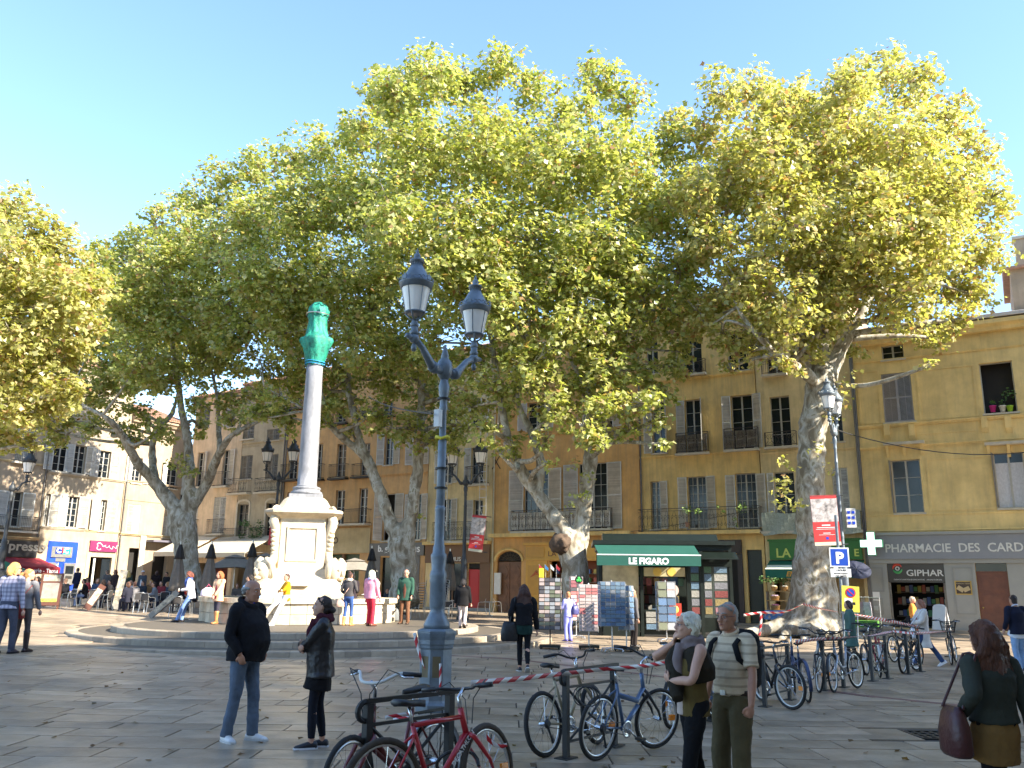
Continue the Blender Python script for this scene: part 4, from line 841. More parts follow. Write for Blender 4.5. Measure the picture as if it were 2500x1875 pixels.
# pedestal on a stepped rock base, turned 45 degrees to the viewer
A8 = R(22.5)
def octo(r, cut, z, rot=R(12)):
    out = []
    for k in range(4):
        for sg in (-1, 1):
            a = rot + k * math.pi / 2; v = Vector((math.cos(a), math.sin(a))) * r + Vector((-math.sin(a), math.cos(a))) * (r * sg * cut); out.append((v.x, v.y, z))
    return out
mb = MB(); mb.rings([octo(1.75, .8, 0.2), octo(1.75, .8, .95), octo(1.6, .8, 1.05), octo(1.45, .78, 1.35), octo(1.15, .76, 1.5), octo(1.1, .76, 1.7)]); mb.build('pedestal_base', FST, ft)
mb = MB(); mb.rings([octo(1.0, .74, 1.70), octo(.98, .74, 3.35), octo(1.02, .74, 3.4)]); mb.build('pedestal', FST, ft)
for k in range(4):
    a = R(12) + k * math.pi / 2; n = Vector((math.cos(a), math.sin(a), 0)); tg = Vector((-math.sin(a), math.cos(a), 0))
    M = Matrix((tg, n * 1, Vector((0, 0, 1)))).transposed().to_4x4()
    for f in ((-.52, -.46, 1.95, 3.1), (.46, .52, 1.95, 3.1), (-.46, .46, 3.04, 3.1), (-.46, .46, 1.95, 2.01)):
        MB(M).box(f[0], f[1], .985, 1.03, f[2], f[3]).build('panel_moulding', FST, ft)
    MB(M).box(-.3, .3, 1.02, 1.75, 1.15, 1.2).build('spout_shelf', FST, ft)
    # carved corner console with scroll, garland and mask
    a2 = a + math.pi / 4; d = Vector((math.cos(a2), math.sin(a2), 0)); q = lambda r, z: d * r + Vector((0, 0, z))
    mb = MB(); mb.tube([q(1.12, 3.55), q(1.32, 3.48), q(1.40, 3.25), q(1.30, 3.05), q(1.24, 2.8), q(1.22, 2.3), q(1.30, 2.0), q(1.50, 1.8)], [.1, .15, .17, .15, .13, .12, .15, .2], 10)
    for i in range(7): mb.ell(q(1.36 - .012 * i, 3.1 - i * .15), (.12, .12, .09), 8, 5)
    mb.tube([q(1.3 + .16 * math.cos(t) * (1 - t / 14), 3.62 + .16 * math.sin(t) * (1 - t / 14)) for t in np.linspace(-1.2, 5.2, 16)], .055, 7)
    mb.build('carved_console', FST, ft, True)
    mb = MB(); c = q(1.62, 1.62); mb.ell(c, (.34, .34, .38), 14, 10); sd_ = Vector((-d.y, d.x, 0))
    for sg in (-1, 1): mb.ell(c + sd_ * .3 * sg + Vector((0, 0, .05)), (.14, .14, .3), 8, 6); mb.ell(c + d * .3 + sd_ * .13 * sg + Vector((0, 0, .06)), (.06, .06, .05), 6, 4); mb.tube([c + sd_ * .1 * sg + d * .1 + Vector((0, 0, .36)), c + sd_ * .32 * sg + d * .05 + Vector((0, 0, .25)), c + sd_ * .4 * sg + Vector((0, 0, -.2))], [.12, .12, .05], 7)
    mb.ell(c + d * .36 + Vector((0, 0, -.05)), (.08, .08, .12), 8, 5); mb.ell(c + d * .3 + Vector((0, 0, -.22)), (.13, .13, .07), 8, 5)
    mb.build('carved_mask', FST, ft, True)
    MB().tube([c + d * .3 + Vector((0, 0, -.2)), c + d * .75 + Vector((0, 0, -.26))], .03, 8).build('spout', pmat('bronze_spout', (.3, .2, .1), .5, .7), ft)
mb = MB(); mb.rings([octo(1.04, .75, 3.4), octo(1.16, .76, 3.46), octo(1.30, .78, 3.55), octo(1.30, .78, 3.63), octo(1.2, .77, 3.68)]); mb.build('pedestal_cornice', FSTD, ft)
mb = MB(); mb.rings([octo(.98, .76, 3.68), octo(.86, .78, 3.82), octo(.74, .8, 4.02), octo(.62, .84, 4.12)]); mb.build('column_plinth_slope', FSTD, ft)
mb = MB(); mb.rings([octo(.58, .96, 4.12), octo(.58, .96, 4.25)]); mb.build('column_plinth', GRAN, ft)
zc = 4.25; mb = MB(); mb.lathe([(.50, zc), (.55, zc + .04), (.55, zc + .10), (.49, zc + .14), (.46, zc + .17), (.48, zc + .2), (.50, zc + .24), (.46, zc + .28)], 28); mb.build('column_base', GRAN, ft, True)
zt = 9.47 - ZP; r0_, r1_ = .34, .29
mb = MB(); mb.lathe([(r0_ + .05, zc + .28), (r0_, zc + .36)] + [(r0_ + (r1_ - r0_) * q ** 1.5, zc + .36 + (zt - zc - .36) * q) for q in np.linspace(0, 1, 10)], 32); mb.build('column_shaft', GRAN, ft, True)
NETG = pmat('green_net', (.012, .215, .14), .6, 0, .55, 7, .9, 26); BLUES = pmat('blue_strap', (.02, .25, .45), .5)
prof = [(r1_ + .03, zt - .08), (.36, zt + .05), (.44, zt + .3), (.52, zt + .6), (.62, zt + .85), (.60, zt + .98), (.46, zt + 1.05), (.42, zt + 1.2), (.37, zt + 1.45), (.36, zt + 1.62), (.40, zt + 1.8), (.42, zt + 2.0), (.37, zt + 2.18), (.22, zt + 2.3), (.03, zt + 2.36)]
mb = MB(); n = 40; rs = []
for r_, z in prof:
    rs.append([(r_ * (1 + .11 * math.cos(4 * t) * (1 if .7 < z - zt < 1.0 else .25) + .075 * math.sin(9 * t + z * 4) + .04 * math.sin(17 * t - z * 7) + random.uniform(-.03, .03)) * .88 * math.cos(t), r_ * (1 + .11 * math.cos(4 * t) * (1 if .7 < z - zt < 1.0 else .25) + .075 * math.sin(9 * t + z * 4) + .04 * math.sin(17 * t - z * 7)) * .88 * math.sin(t), z + .03 * math.sin(5 * t)) for t in np.linspace(0, 2 * math.pi, n + 1)[:-1]])
mb.rings(rs); wr = tag(mb.build('net_wrapping', NETG, None, True), 'green netting wrapped round the capital on top of the fountain column', 'netting'); wr.location = (FX, FY, ZP); wr.scale = (1.075, 1.075, 1.085)
for z, r_ in ((zt - .03, r1_ + .06), (zt + .06, r1_ + .07), (zt + 1.86, .43)): MB().tube([(r_ * math.cos(t), r_ * math.sin(t), z + .02 * math.sin(t * 2)) for t in np.linspace(0, 2 * math.pi, 25)], .02, 6).build('strap', BLUES if z < zt + 1 else ALU, wr)
# ================================================================== plane trees
def barkmat():
    mt = pmat('plane_bark', (.20, .165, .115), .85, 0, .3, 3.0, .5, 14, streak=True)
    n = mt.node_tree.nodes; L = mt.node_tree.links; b = n['Principled BSDF']; src = b.inputs['Base Color'].links[0].from_socket
    tc = n.new('ShaderNodeTexCoord'); mp = n.new('ShaderNodeMapping'); mp.inputs['Scale'].default_value = (1.5, 1.5, .75); L.new(tc.outputs['Object'], mp.inputs[0])
    ns = n.new('ShaderNodeTexNoise'); ns.inputs['Scale'].default_value = 2.4; ns.inputs['Detail'].default_value = 3; ns.inputs['Distortion'].default_value = .6; L.new(mp.outputs[0], ns.inputs['Vector'])
    rp = n.new('ShaderNodeValToRGB'); e = rp.color_ramp.elements; rp.color_ramp.interpolation = 'CONSTANT'; L.new(ns.outputs[0], rp.inputs[0])
    e[0].position = 0; e[0].color = (.17, .14, .095, 1); e[1].position = .40; e[1].color = (.28, .245, .18, 1)
    for p, c in ((.47, (.38, .35, .28, 1)), (.55, (.50, .48, .41, 1)), (.64, (.25, .23, .15, 1))): q = e.new(p); q.color = c
    mx = n.new('ShaderNodeMix'); mx.data_type = 'RGBA'; mx.inputs[0].default_value = .75; L.new(src, mx.inputs[6]); L.new(rp.outputs[0], mx.inputs[7]); L.new(mx.outputs[2], b.inputs['Base Color'])
    return mt
BARK = barkmat()
def leafmat(name, cols):
    mt = bpy.data.materials.new(name); mt.use_nodes = True; n = mt.node_tree.nodes; L = mt.node_tree.links
    b = n['Principled BSDF']; out = n['Material Output']; g = n.new('ShaderNodeNewGeometry'); rp = n.new('ShaderNodeValToRGB'); L.new(g.outputs['Random Per Island'], rp.inputs[0])
    e = rp.color_ramp.elements; rp.color_ramp.interpolation = 'LINEAR'
    e[0].position = cols[0][0]; e[0].color = (*cols[0][1], 1); e[1].position = cols[-1][0]; e[1].color = (*cols[-1][1], 1)
    for p, c in cols[1:-1]: q = e.new(p); q.color = (*c, 1)
    L.new(rp.outputs[0], b.inputs['Base Color']); b.inputs['Roughness'].default_value = .36; b.inputs['Specular IOR Level'].default_value = .75
    tr = n.new('ShaderNodeBsdfTranslucent'); sc = n.new('ShaderNodeVectorMath'); sc.operation = 'MULTIPLY'; sc.inputs[1].default_value = (1.2, 1.2, .6); L.new(rp.outputs[0], sc.inputs[0]); L.new(sc.outputs[0], tr.inputs[0])
    mx = n.new('ShaderNodeMixShader'); mx.inputs[0].default_value = .55; L.new(b.outputs[0], mx.inputs[1]); L.new(tr.outputs[0], mx.inputs[2]); L.new(mx.outputs[0], out.inputs[0])
    return mt
LEAF = leafmat('plane_leaf', ((0, (.22, .265, .06)), (.35, (.35, .385, .11)), (.62, (.47, .475, .17)), (.88, (.59, .555, .25)), (.96, (.48, .34, .15)), (1, (.31, .16, .08))))
LEAFY = leafmat('plane_leaf_autumn', ((0, (.28, .30, .07)), (.3, (.41, .41, .13)), (.6, (.53, .50, .21)), (.88, (.60, .52, .27)), (.96, (.48, .31, .16)), (1, (.32, .15, .08))))
TPL = np.array([(0, -.5, 0), (.5, -.12, .05), (.22, .12, -.02), (0, .55, -.08), (-.22, .12, -.02), (-.5, -.12, .05)])
def leaves(centers, norms, size):
    N = len(centers); nn = norms / np.linalg.norm(norms, axis=1, keepdims=True)
    a = rng.normal(size=(N, 3)); x = np.cross(nn, a); x /= np.linalg.norm(x, axis=1, keepdims=True); y = np.cross(nn, x)
    s = size * rng.uniform(.65, 1.3, N)
    k = len(TPL)
    v = centers[:, None, :] + s[:, None, None] * (TPL[None, :, 0:1] * x[:, None, :] + TPL[None, :, 1:2] * y[:, None, :] + TPL[None, :, 2:3] * nn[:, None, :])
    me = bpy.data.meshes.new('crown'); me.vertices.add(N * k); me.vertices.foreach_set('co', v.reshape(-1).astype(np.float32))
    me.loops.add(N * k); me.loops.foreach_set('vertex_index', np.arange(N * k, dtype=np.int32))
    me.polygons.add(N); me.polygons.foreach_set('loop_start', np.arange(0, N * k, k, dtype=np.int32)); me.update(calc_edges=True); return me
def blob_leaves(blobs, N):
    rads = np.array([b[1] for b in blobs]); wts = rads ** 2.1; wts /= wts.sum(); P = []; Q = []
    for (c, r), w_ in zip(blobs, wts):
        n = int(N * w_); nc = max(6, int(n / 13))
        d = rng.normal(size=(nc, 3)); d /= np.linalg.norm(d, axis=1, keepdims=True)
        cc = np.array(c) + d * r * (rng.random((nc, 1)) ** .36) * (1 + .16 * rng.normal(size=(nc, 1))) * np.array([1, 1, 1.04])
        ids = rng.integers(0, nc, n); spread = .24 * (.6 + .4 * r / 2)
        p = cc[ids] + rng.normal(size=(n, 3)) * np.array([spread, spread, spread * .62])
        q = d[ids] * .5 + rng.normal(size=(n, 3)) * .55 + np.array([.1, -.05, .75]); P.append(p); Q.append(q)
    return np.concatenate(P), np.concatenate(Q)
def tree(label, Y, limbs, blobs, N, size=.25, mat=None, group='plane trees on the square', base=None, sprouts=(), extra_twigs=True, depth=4.0, roots=None):
    b0 = base or A(limbs[0][0][0], limbs[0][0][1], Y); root = thing('plane_tree', label, 'tree', (b0.x, b0.y, 0), 0, group); root.location.z = 0
    off = Vector((b0.x, b0.y, 0)); mb = MB(); allp = []
    for li, limb in enumerate(limbs):
        pts = []
        for q in limb:
            yy = Y + (q[3] if len(q) > 3 else 0); p = A(q[0], q[1], yy); pts.append((p.x - off.x, p.y - off.y, max(p.z, -.05) , q[2] * yy / FPX))
        sp = spline(pts, 5)
        mb.tube([Vector(p[:3]) + Vector((random.gauss(0, 1), random.gauss(0, 1), 0)) * p[3] * .06 for p in sp], [max(p[3], .02) * random.uniform(.95, 1.06) for p in sp], 12)
        allp += [(np.array(p[:3]), p[3]) for p in sp[len(sp) // 3:]]
    BL = []
    for bx in blobs:
        x, y, r = [v * 1.1302 for v in bx[:3]]; dy = bx[3] if len(bx) > 3 else None
        if r > 75 and dy is None: ds = (-depth * random.uniform(.6, 1), depth * random.uniform(.3, .9))
        else: ds = ((dy if dy is not None else random.uniform(-depth * .6, depth * .5)),)
        for d in ds:
            p = A(x, y, Y + d); BL.append(((p.x - off.x, p.y - off.y, p.z), r * (Y + d) / FPX * .95))
    if roots:
        for a, L_ in roots:
            d = Vector((math.cos(R(a)), math.sin(R(a)), 0)); smooth = spline([(d.x * .12, d.y * .12, 2.9, .48), (d.x * .38, d.y * .38, 1.5, .42), (d.x * .78, d.y * .78, .62, .37), (d.x * (.4 + L_ * .45), d.y * (.4 + L_ * .45), .2, .27), (d.x * L_, d.y * L_, -.12, .1)], 5); mb.tube([q[:3] for q in smooth], [q[3] for q in smooth], 12)
    tk = mb.build('trunk', BARK, root, True)
    rm = tk.modifiers.new('skin', 'REMESH'); rm.mode = 'VOXEL'; rm.voxel_size = .085; rm.use_smooth_shade = True
    sm = tk.modifiers.new('soften', 'SMOOTH'); sm.factor = .5; sm.iterations = 5
    tx = bpy.data.textures.get('bark_lumps') or bpy.data.textures.new('bark_lumps', 'CLOUDS'); tx.noise_scale = .55
    dm = tk.modifiers.new('lumps', 'DISPLACE'); dm.texture = tx; dm.strength = .11; dm.mid_level = .5
    # branches reaching each leaf mass, with twigs
    tw = MB(); P_ = np.array([p for p, _ in allp])
    for c, r in BL:
        c = np.array(c); dist = np.linalg.norm(P_ - c, axis=1) + np.maximum(0, P_[:, 2] - c[2]) * 1.5; i = int(np.argmin(dist)); a = P_[i]; ra = min(.14, allp[i][1] * .6)
        mid = (a + c) / 2 + rng.normal(size=3) * .35 + np.array([0, 0, -.05 * dist[i] * 0]); q = spline([tuple(a) + (ra,), tuple(mid) + (ra * .7,), tuple(c) + (ra * .4 + .01,)], 5)
        tw.tube([p[:3] for p in q], [max(p[3], .015) for p in q], 6)
        for _ in range(6):
            d = rng.normal(size=3); d[2] = abs(d[2]) * .8; d /= np.linalg.norm(d); e = c + d * r * .9; m_ = (c + e) / 2 + rng.normal(size=3) * .15 * r
            tw.tube([c, m_, e], [.035, .022, .01], 4)
    if extra_twigs: tag(tw.build('branches', BARK, root, True), kind='stuff')
    if N:
        pp, qq = blob_leaves(BL, N); me = leaves(pp, qq, size); o = obj('crown', me, mat or LEAF, root); tag(o, kind='stuff')
    if sprouts:
        S_ = [((lambda p: (p.x - off.x, p.y - off.y, p.z))(A(x * 1.1302, y * 1.1302, Y + d)), r * 1.1302 * (Y + d) / FPX) for x, y, r, d in sprouts]
        pp, qq = blob_leaves(S_, int(sum(s[1] ** 2 for s in S_) * 260)); tag(obj('shoots', leaves(pp, qq, size * .9), mat or LEAF, root), kind='stuff')
    return root
# far-left sunlit tree, trunk outside the frame
tree('sunlit plane tree crown reaching in at the left edge, trunk out of sight', 33, [[(-330, 1560, 26), (-320, 1350, 22), (-280, 1150, 20), (-200, 1000, 16), (-60, 880, 10), (40, 760, 6)], [(-280, 1150, 16), (-260, 950, 14), (-160, 760, 8), (0, 640, 5)]],
     [(15, 455, 62), (75, 500, 58), (140, 545, 58), (40, 585, 90), (135, 640, 85), (40, 720, 85), (100, 790, 62), (15, 830, 62), (190, 615, 45), (-80, 620, 110), (-60, 780, 100), (-90, 480, 90), (40, 890, 55), (100, 870, 50), (5, 940, 38), (150, 850, 45), (170, 720, 55), (60, 960, 25)], 34000, .21, LEAFY, depth=3)
# left tree behind the cafe
tree('plane tree with broad forked trunk behind the cafe terrace at left', 47, [
    [(470, 1462, 36), (464, 1414, 27), (455, 1340, 28), (446, 1287, 34), (440, 1262, 30), (422, 1237, 19), (380, 1178, 15), (337, 1131, 12.5, -1), (304, 1072, 10, -2), (262, 1022, 7, -3), (202, 988, 5, -3), (177, 940, 3.5, -3)],
    [(380, 1178, 10), (372, 1110, 9.5, 1), (382, 1050, 8, 1), (420, 1010, 6, 2), (440, 930, 4, 2)],
    [(446, 1287, 22), (458, 1230, 16), (464, 1152, 12.5), (455, 1060, 10.5), (443, 1000, 9), (430, 900, 7), (410, 760, 5), (390, 620, 3)],
    [(446, 1285, 22), (470, 1237, 14), (506, 1178, 12.5), (532, 1115, 11, -1), (565, 1064, 8, -2), (630, 1030, 5, -2), (680, 1000, 4, -3)],
    [(536, 1112, 8, -1), (534, 1040, 6.5), (528, 960, 5), (510, 860, 4), (500, 700, 3)]],
    [(285, 520, 45), (335, 480, 48), (400, 445, 50), (330, 580, 80), (420, 530, 80), (255, 640, 75), (380, 680, 90), (480, 660, 80), (180, 760, 65), (300, 780, 75), (430, 790, 62), (130, 850, 55), (225, 865, 45), (60, 880, 55), (500, 790, 45), (60, 800, 60), (150, 910, 25), (240, 800, 50), (360, 820, 45), (60, 740, 60), (110, 780, 55), (190, 840, 40), (290, 700, 60), (20, 900, 40), (300, 895, 35), (420, 875, 35), (500, 870, 40), (560, 850, 38), (250, 925, 22), (210, 560, 45), (470, 750, 60), (110, 930, 30), (330, 690, 80, 8), (420, 640, 80, 9), (250, 720, 70, 8), (380, 770, 70, 10), (190, 700, 70, 9), (300, 600, 80, 8), (450, 740, 60, 10), (270, 800, 60, 9), (350, 925, 34), (280, 945, 28), (200, 925, 34), (430, 925, 28), (120, 955, 28), (235, 560, 45), (205, 610, 45), (500, 910, 28, -2)], 52000, .235, LEAF,
    sprouts=((395, 1010, 22, -1), (375, 1000, 16, -1), (420, 1020, 14, -1)))
# tree behind the column
tree('plane tree with two crossing limbs standing just behind the tall column', 43, [
    [(986, 1478, 40), (985, 1420, 31), (982, 1340, 32), (972, 1306, 27), (955, 1280, 17), (936, 1224, 15), (908, 1152, 14), (893, 1115, 13), (856, 1085, 9.5), (822, 1055, 9, -1), (801, 1022, 8, -1), (785, 960, 7, -2), (770, 860, 5, -2), (740, 720, 3)],
    [(893, 1112, 10), (877, 1068, 9), (860, 1000, 8.5), (850, 940, 7), (860, 830, 5), (880, 700, 3)],
    [(985, 1330, 27), (999, 1279, 17), (1012, 1203, 15), (1020, 1140, 14), (1024, 1076, 13), (1030, 960, 10), (1020, 820, 7), (1000, 640, 4)],
    [(822, 1055, 5, -1), (760, 1010, 5, -2), (700, 975, 4, -3), (645, 945, 3, -3)]],
    [(475, 395, 55), (555, 365, 58), (635, 345, 60), (705, 325, 60), (765, 290, 55), (520, 480, 85), (640, 460, 100), (760, 430, 100), (560, 600, 95), (700, 600, 100), (830, 600, 90), (620, 720, 75), (780, 740, 80), (880, 760, 70), (570, 800, 50), (690, 830, 38), (850, 840, 40), (930, 850, 50), (960, 900, 35), (640, 790, 40), (600, 860, 28, -3), (900, 900, 28), (740, 800, 50), (670, 770, 50), (820, 800, 50), (500, 740, 60), (980, 850, 40), (930, 790, 50), (620, 640, 80), (600, 895, 32), (760, 870, 36), (880, 915, 30), (940, 950, 30), (1000, 920, 36), (450, 560, 60), (440, 440, 40), (540, 700, 60), (800, 670, 70), (910, 680, 60), (690, 700, 60), (700, 880, 46, -2), (800, 895, 42, -2), (620, 900, 42), (560, 895, 38), (850, 925, 32, -2), (900, 950, 28), (970, 950, 38), (760, 935, 24), (640, 830, 46), (720, 850, 44)], 56000, .23, LEAF,
    sprouts=((1165, 1040, 12, 0), (870, 960, 16, -1), (820, 930, 18, -2), (905, 1110, 10, 0)))
# central tree behind the kiosk
tree('plane tree with burled forked trunk directly behind the newspaper kiosk', 36.5, [
    [(1412, 1520, 46), (1408, 1450, 35), (1402, 1380, 33), (1393, 1325, 33), (1377, 1295, 22), (1347, 1254, 17), (1309, 1203, 16), (1280, 1161, 15), (1259, 1119, 13.5), (1242, 1076, 12), (1228, 1010, 10), (1215, 930, 9), (1195, 800, 7), (1170, 620, 5), (1150, 420, 3)],
    [(1312, 1205, 13), (1320, 1136, 11.5), (1310, 1089, 11), (1292, 1043, 10), (1271, 1000, 8.5), (1262, 930, 7), (1290, 800, 6), (1310, 640, 4), (1330, 420, 3)],
    [(1402, 1350, 30), (1419, 1287, 21), (1427, 1224, 19.5), (1436, 1161, 18.5), (1443, 1106, 18), (1445, 1040, 16), (1455, 960, 14), (1482, 903, 12), (1492, 836, 10), (1496, 780, 9), (1490, 640, 6), (1480, 420, 3)],
    [(1470, 930, 9), (1510, 870, 8), (1545, 800, 6), (1590, 690, 4), (1610, 560, 3)],
    [(1452, 985, 8), (1420, 930, 7), (1390, 860, 6), (1370, 740, 4)]],
    [(850, 205, 72), (930, 165, 72), (1010, 190, 66), (1080, 140, 64), (1150, 195, 62), (1290, 170, 64), (1355, 215, 56), (1235, 240, 66), (785, 275, 50), (900, 330, 115), (1050, 330, 125), (1200, 350, 125), (1340, 350, 100), (850, 470, 105), (1000, 500, 115), (1150, 520, 120), (1300, 520, 120), (1410, 450, 85), (1450, 320, 66), (1100, 670, 95), (1250, 680, 105), (1385, 650, 90), (1470, 590, 70), (1000, 650, 75), (1150, 790, 70), (1300, 790, 70), (1400, 810, 45), (1090, 880, 42), (1200, 890, 55, -3), (1330, 870, 55, -3), (1420, 905, 30, -3), (1260, 930, 42, -4), (1180, 950, 26, -3), (1360, 930, 32, -3), (1010, 790, 60), (1430, 960, 18, -3), (1120, 760, 60), (1060, 830, 45), (1250, 840, 60, -2), (1350, 740, 60), (1440, 720, 50), (1480, 690, 50), (1290, 950, 30, -4), (950, 740, 60), (1060, 930, 36), (1020, 880, 40), (1110, 960, 26), (1480, 400, 66), (1500, 500, 66), (1500, 640, 50), (1210, 600, 80), (1350, 590, 80), (1070, 590, 80), (950, 570, 80), (1290, 880, 40, -4), (1390, 870, 36, -4), (1180, 1000, 16, -3), (1460, 790, 36), (1430, 850, 34, -2), (1480, 760, 34), (1120, 840, 46), (1080, 980, 22)], 92000, .215, LEAF,
    sprouts=((1240, 1000, 14, -1), (1255, 1060, 16, -1), (1230, 1090, 12, -1), (1270, 1030, 12, -1)))
# burl on its trunk
pb = A(1368, 1327, 36.0); bl = MB(); bl.ell((0, 0, 0), (.52, .45, .5), 14, 10)
for _ in range(30):
    d = rng.normal(size=3); d /= np.linalg.norm(d); bl.ell(d * .46, (.14, .14, .14), 6, 4)
T3 = [o for o in bpy.data.objects if o.name.startswith('plane_tree')][-1]
bo_ = bl.build('burl', pmat('burl_dark', (.085, .055, .035), .9, 0, .4, 5, .8, 14), T3, True, loc=pb - T3.location); bo_.scale = (.85, .85, .85)
rm = bo_.modifiers.new('fuse', 'REMESH'); rm.mode = 'VOXEL'; rm.voxel_size = .05; rm.use_smooth_shade = True; sm = bo_.modifiers.new('soften', 'SMOOTH'); sm.iterations = 4; sm.factor = .5
# right tree
T4 = tree('big plane tree with a pale flared trunk before the green grocer', 35, [
    [(1985, 1580, 58), (1986, 1550, 56), (1990, 1500, 52), (1990, 1430, 47), (1984, 1360, 43), (1980, 1290, 38), (1978, 1200, 35), (1979, 1130, 33), (1983, 1060, 33), (1993, 1000, 35), (2005, 945, 38), (2000, 905, 30), (1985, 870, 20), (1968, 800, 16), (1955, 700, 12), (1930, 560, 8), (1900, 380, 4)],
    [(2008, 960, 26), (2035, 890, 20), (2060, 840, 17), (2100, 770, 13), (2150, 660, 9), (2200, 500, 5), (2230, 380, 3)],
    [(2000, 950, 18), (1960, 905, 15, -1), (1915, 880, 11, -2), (1860, 830, 8, -3), (1800, 750, 6, -3), (1760, 620, 4, -3)],
    [(2000, 880, 20), (2020, 790, 14), (2050, 660, 11), (2080, 500, 8), (2110, 330, 4)]],
    [(1560, 205, 62), (1625, 190, 60), (1700, 235, 72), (1835, 190, 70), (1920, 150, 62), (1985, 180, 64), (2050, 260, 64), (2110, 335, 60), (2140, 430, 62), (2135, 540, 66), (2100, 635, 56), (2080, 690, 40), (1650, 330, 110), (1800, 330, 120), (1950, 330, 120), (1700, 480, 120), (1850, 500, 125), (2000, 500, 115), (1615, 600, 80), (1700, 670, 75), (1800, 640, 75), (1950, 640, 95), (1640, 740, 42), (1560, 660, 50), (1740, 730, 40), (1590, 750, 25), (1690, 780, 20, -3), (2020, 730, 36), (2010, 790, 14, -3), (1530, 300, 66), (1510, 420, 70), (1530, 520, 70), (1460, 260, 40), (1580, 400, 80), (1760, 580, 70), (1900, 420, 80), (2060, 410, 70), (1860, 590, 70), (1760, 250, 60), (1640, 660, 55), (2060, 600, 60), (1720, 800, 22, -3), (1830, 740, 40, 3), (1500, 700, 40), (1560, 720, 42, -2), (1510, 670, 46), (1620, 760, 36, -2), (1580, 800, 22, -2), (1750, 770, 26, -2), (1660, 710, 44), (1780, 700, 40)], 74000, .21, LEAFY,
    sprouts=((1690, 1050, 26, -1), (1700, 1000, 18, -1), (1720, 1080, 18, -1), (1680, 1090, 14, -1), (1815, 860, 22, -1), (1830, 820, 18, -1), (1800, 905, 14, -1), (1760, 970, 14, -1), (1790, 1010, 14, -1)), roots=((188, 3.7), (215, 2.1), (240, 1.7), (265, 1.6), (290, 1.6), (320, 1.7), (350, 1.9), (30, 2.0), (70, 1.8), (110, 1.8), (150, 2.0)))
# further trees of the row outside the frame on the sun side
P5 = ST(10.5, 37.5)
r5 = tree('plane tree outside the picture beyond the right edge, nearer the pharmacy', 30, [[(2950, 1560, 40), (2950, 1200, 30), (2960, 900, 24), (2950, 500, 8)]],
     [(2640, 640, 130, 0), (2760, 520, 130, 0), (2680, 400, 120, 1), (2860, 640, 140, 0), (2900, 420, 130, 1), (2700, 780, 90, 0), (2960, 760, 110, 0), (2820, 820, 90, 2), (2350, 760, 80, 0), (2420, 880, 80, 0), (2500, 700, 110, 0), (2410, 600, 90, 0), (2520, 850, 95, 0), (2600, 900, 95, 0), (2450, 990, 60, 0), (2540, 980, 70, 0)], 34000, .30, LEAFY)
# ================================================================== street lamps
LAMPM = pmat('lamp_grey_paint', (.15, .18, .205), .36, .1, .3, 5, .2, 60); LGLASS = pmat('lamp_opal_glass', (.85, .80, .72), .3, 0, .05, 4); LAMPD = pmat('lamp_dark_paint', (.05, .055, .06), .5, .2, .14, 5)
def lantern(parent, c, s, mat, rz=0):
    c = Vector(c); M = Matrix.Translation(c) @ Matrix.Rotation(rz, 4, 'Z') @ Matrix.Scale(s, 4)
    mb = MB(M); mb.lathe([(.06, 0), (.075, .04), (.05, .09), (.045, .13)], 10)
    for k in range(4):
        a = k * math.pi / 2 + .4; mb.tube([(0.02 * math.cos(a), .02 * math.sin(a), .11), (.10 * math.cos(a), .10 * math.sin(a), .16), (.165 * math.cos(a), .165 * math.sin(a), .235)], .016, 5)
    mb.lathe([(.165, .232), (.178, .24), (.178, .255), (.165, .262)], 20); lo = mb.build('lantern_holder', mat, parent, True)
    gl = MB(M).lathe([(.155, .25), (.235, .66)], 20, cap=False).build('lantern_glass', LGLASS, parent, True)
    mb = MB(M)
    for k in range(6): a = k * math.pi / 3 + .2; mb.tube([(.158 * math.cos(a), .158 * math.sin(a), .25), (.238 * math.cos(a), .238 * math.sin(a), .66)], .008, 5)
    mb.build('glazing_bars', mat, gl)
    mb = MB(M); mb.lathe([(.24, .655), (.262, .66), (.268, .72), (.285, .735), (.285, .76), (.25, .765), (.235, .79), (.20, .88), (.14, .99), (.105, 1.05), (.09, 1.07), (.09, 1.12), (.13, 1.135), (.12, 1.16), (.07, 1.18), (.05, 1.2), (.06, 1.23), (.045, 1.27), (.02, 1.29), (.03, 1.31), (.012, 1.34), (.004, 1.38)], 24); rf = mb.build('lantern_roof', mat, parent, True)
    mb = MB(M)
    for k in range(12):
        a = 2 * math.pi * k / 12; t = Vector((-math.sin(a), math.cos(a), 0)); q = Vector((math.cos(a), math.sin(a), 0))
        for sg in (-1, 1): mb.tube([q * .278 + t * sg * (.035 + .028 * math.cos(u)) + Vector((0, 0, .79 + .03 * math.sin(u))) for u in np.linspace(0, 5, 9)], .008, 4)
        if k % 3 == 0: mb.rings([[q * .29 + t * xx + Vector((0, 0, z)) for xx, z in ((-.04, .76), (.04, .76), (.05, .84), (.02, .82), (0, .87), (-.02, .82), (-.05, .84))], [q * .28 + t * xx + Vector((0, 0, z)) for xx, z in ((-.04, .76), (.04, .76), (.05, .84), (.02, .82), (0, .87), (-.02, .82), (-.05, .84))]])
    for k in range(16): a = 2 * math.pi * k / 16; mb.tube([(.098 * math.cos(a), .098 * math.sin(a), 1.055), (.098 * math.cos(a), .098 * math.sin(a), 1.13)], .008, 4)
    mb.build('crest', mat, rf)
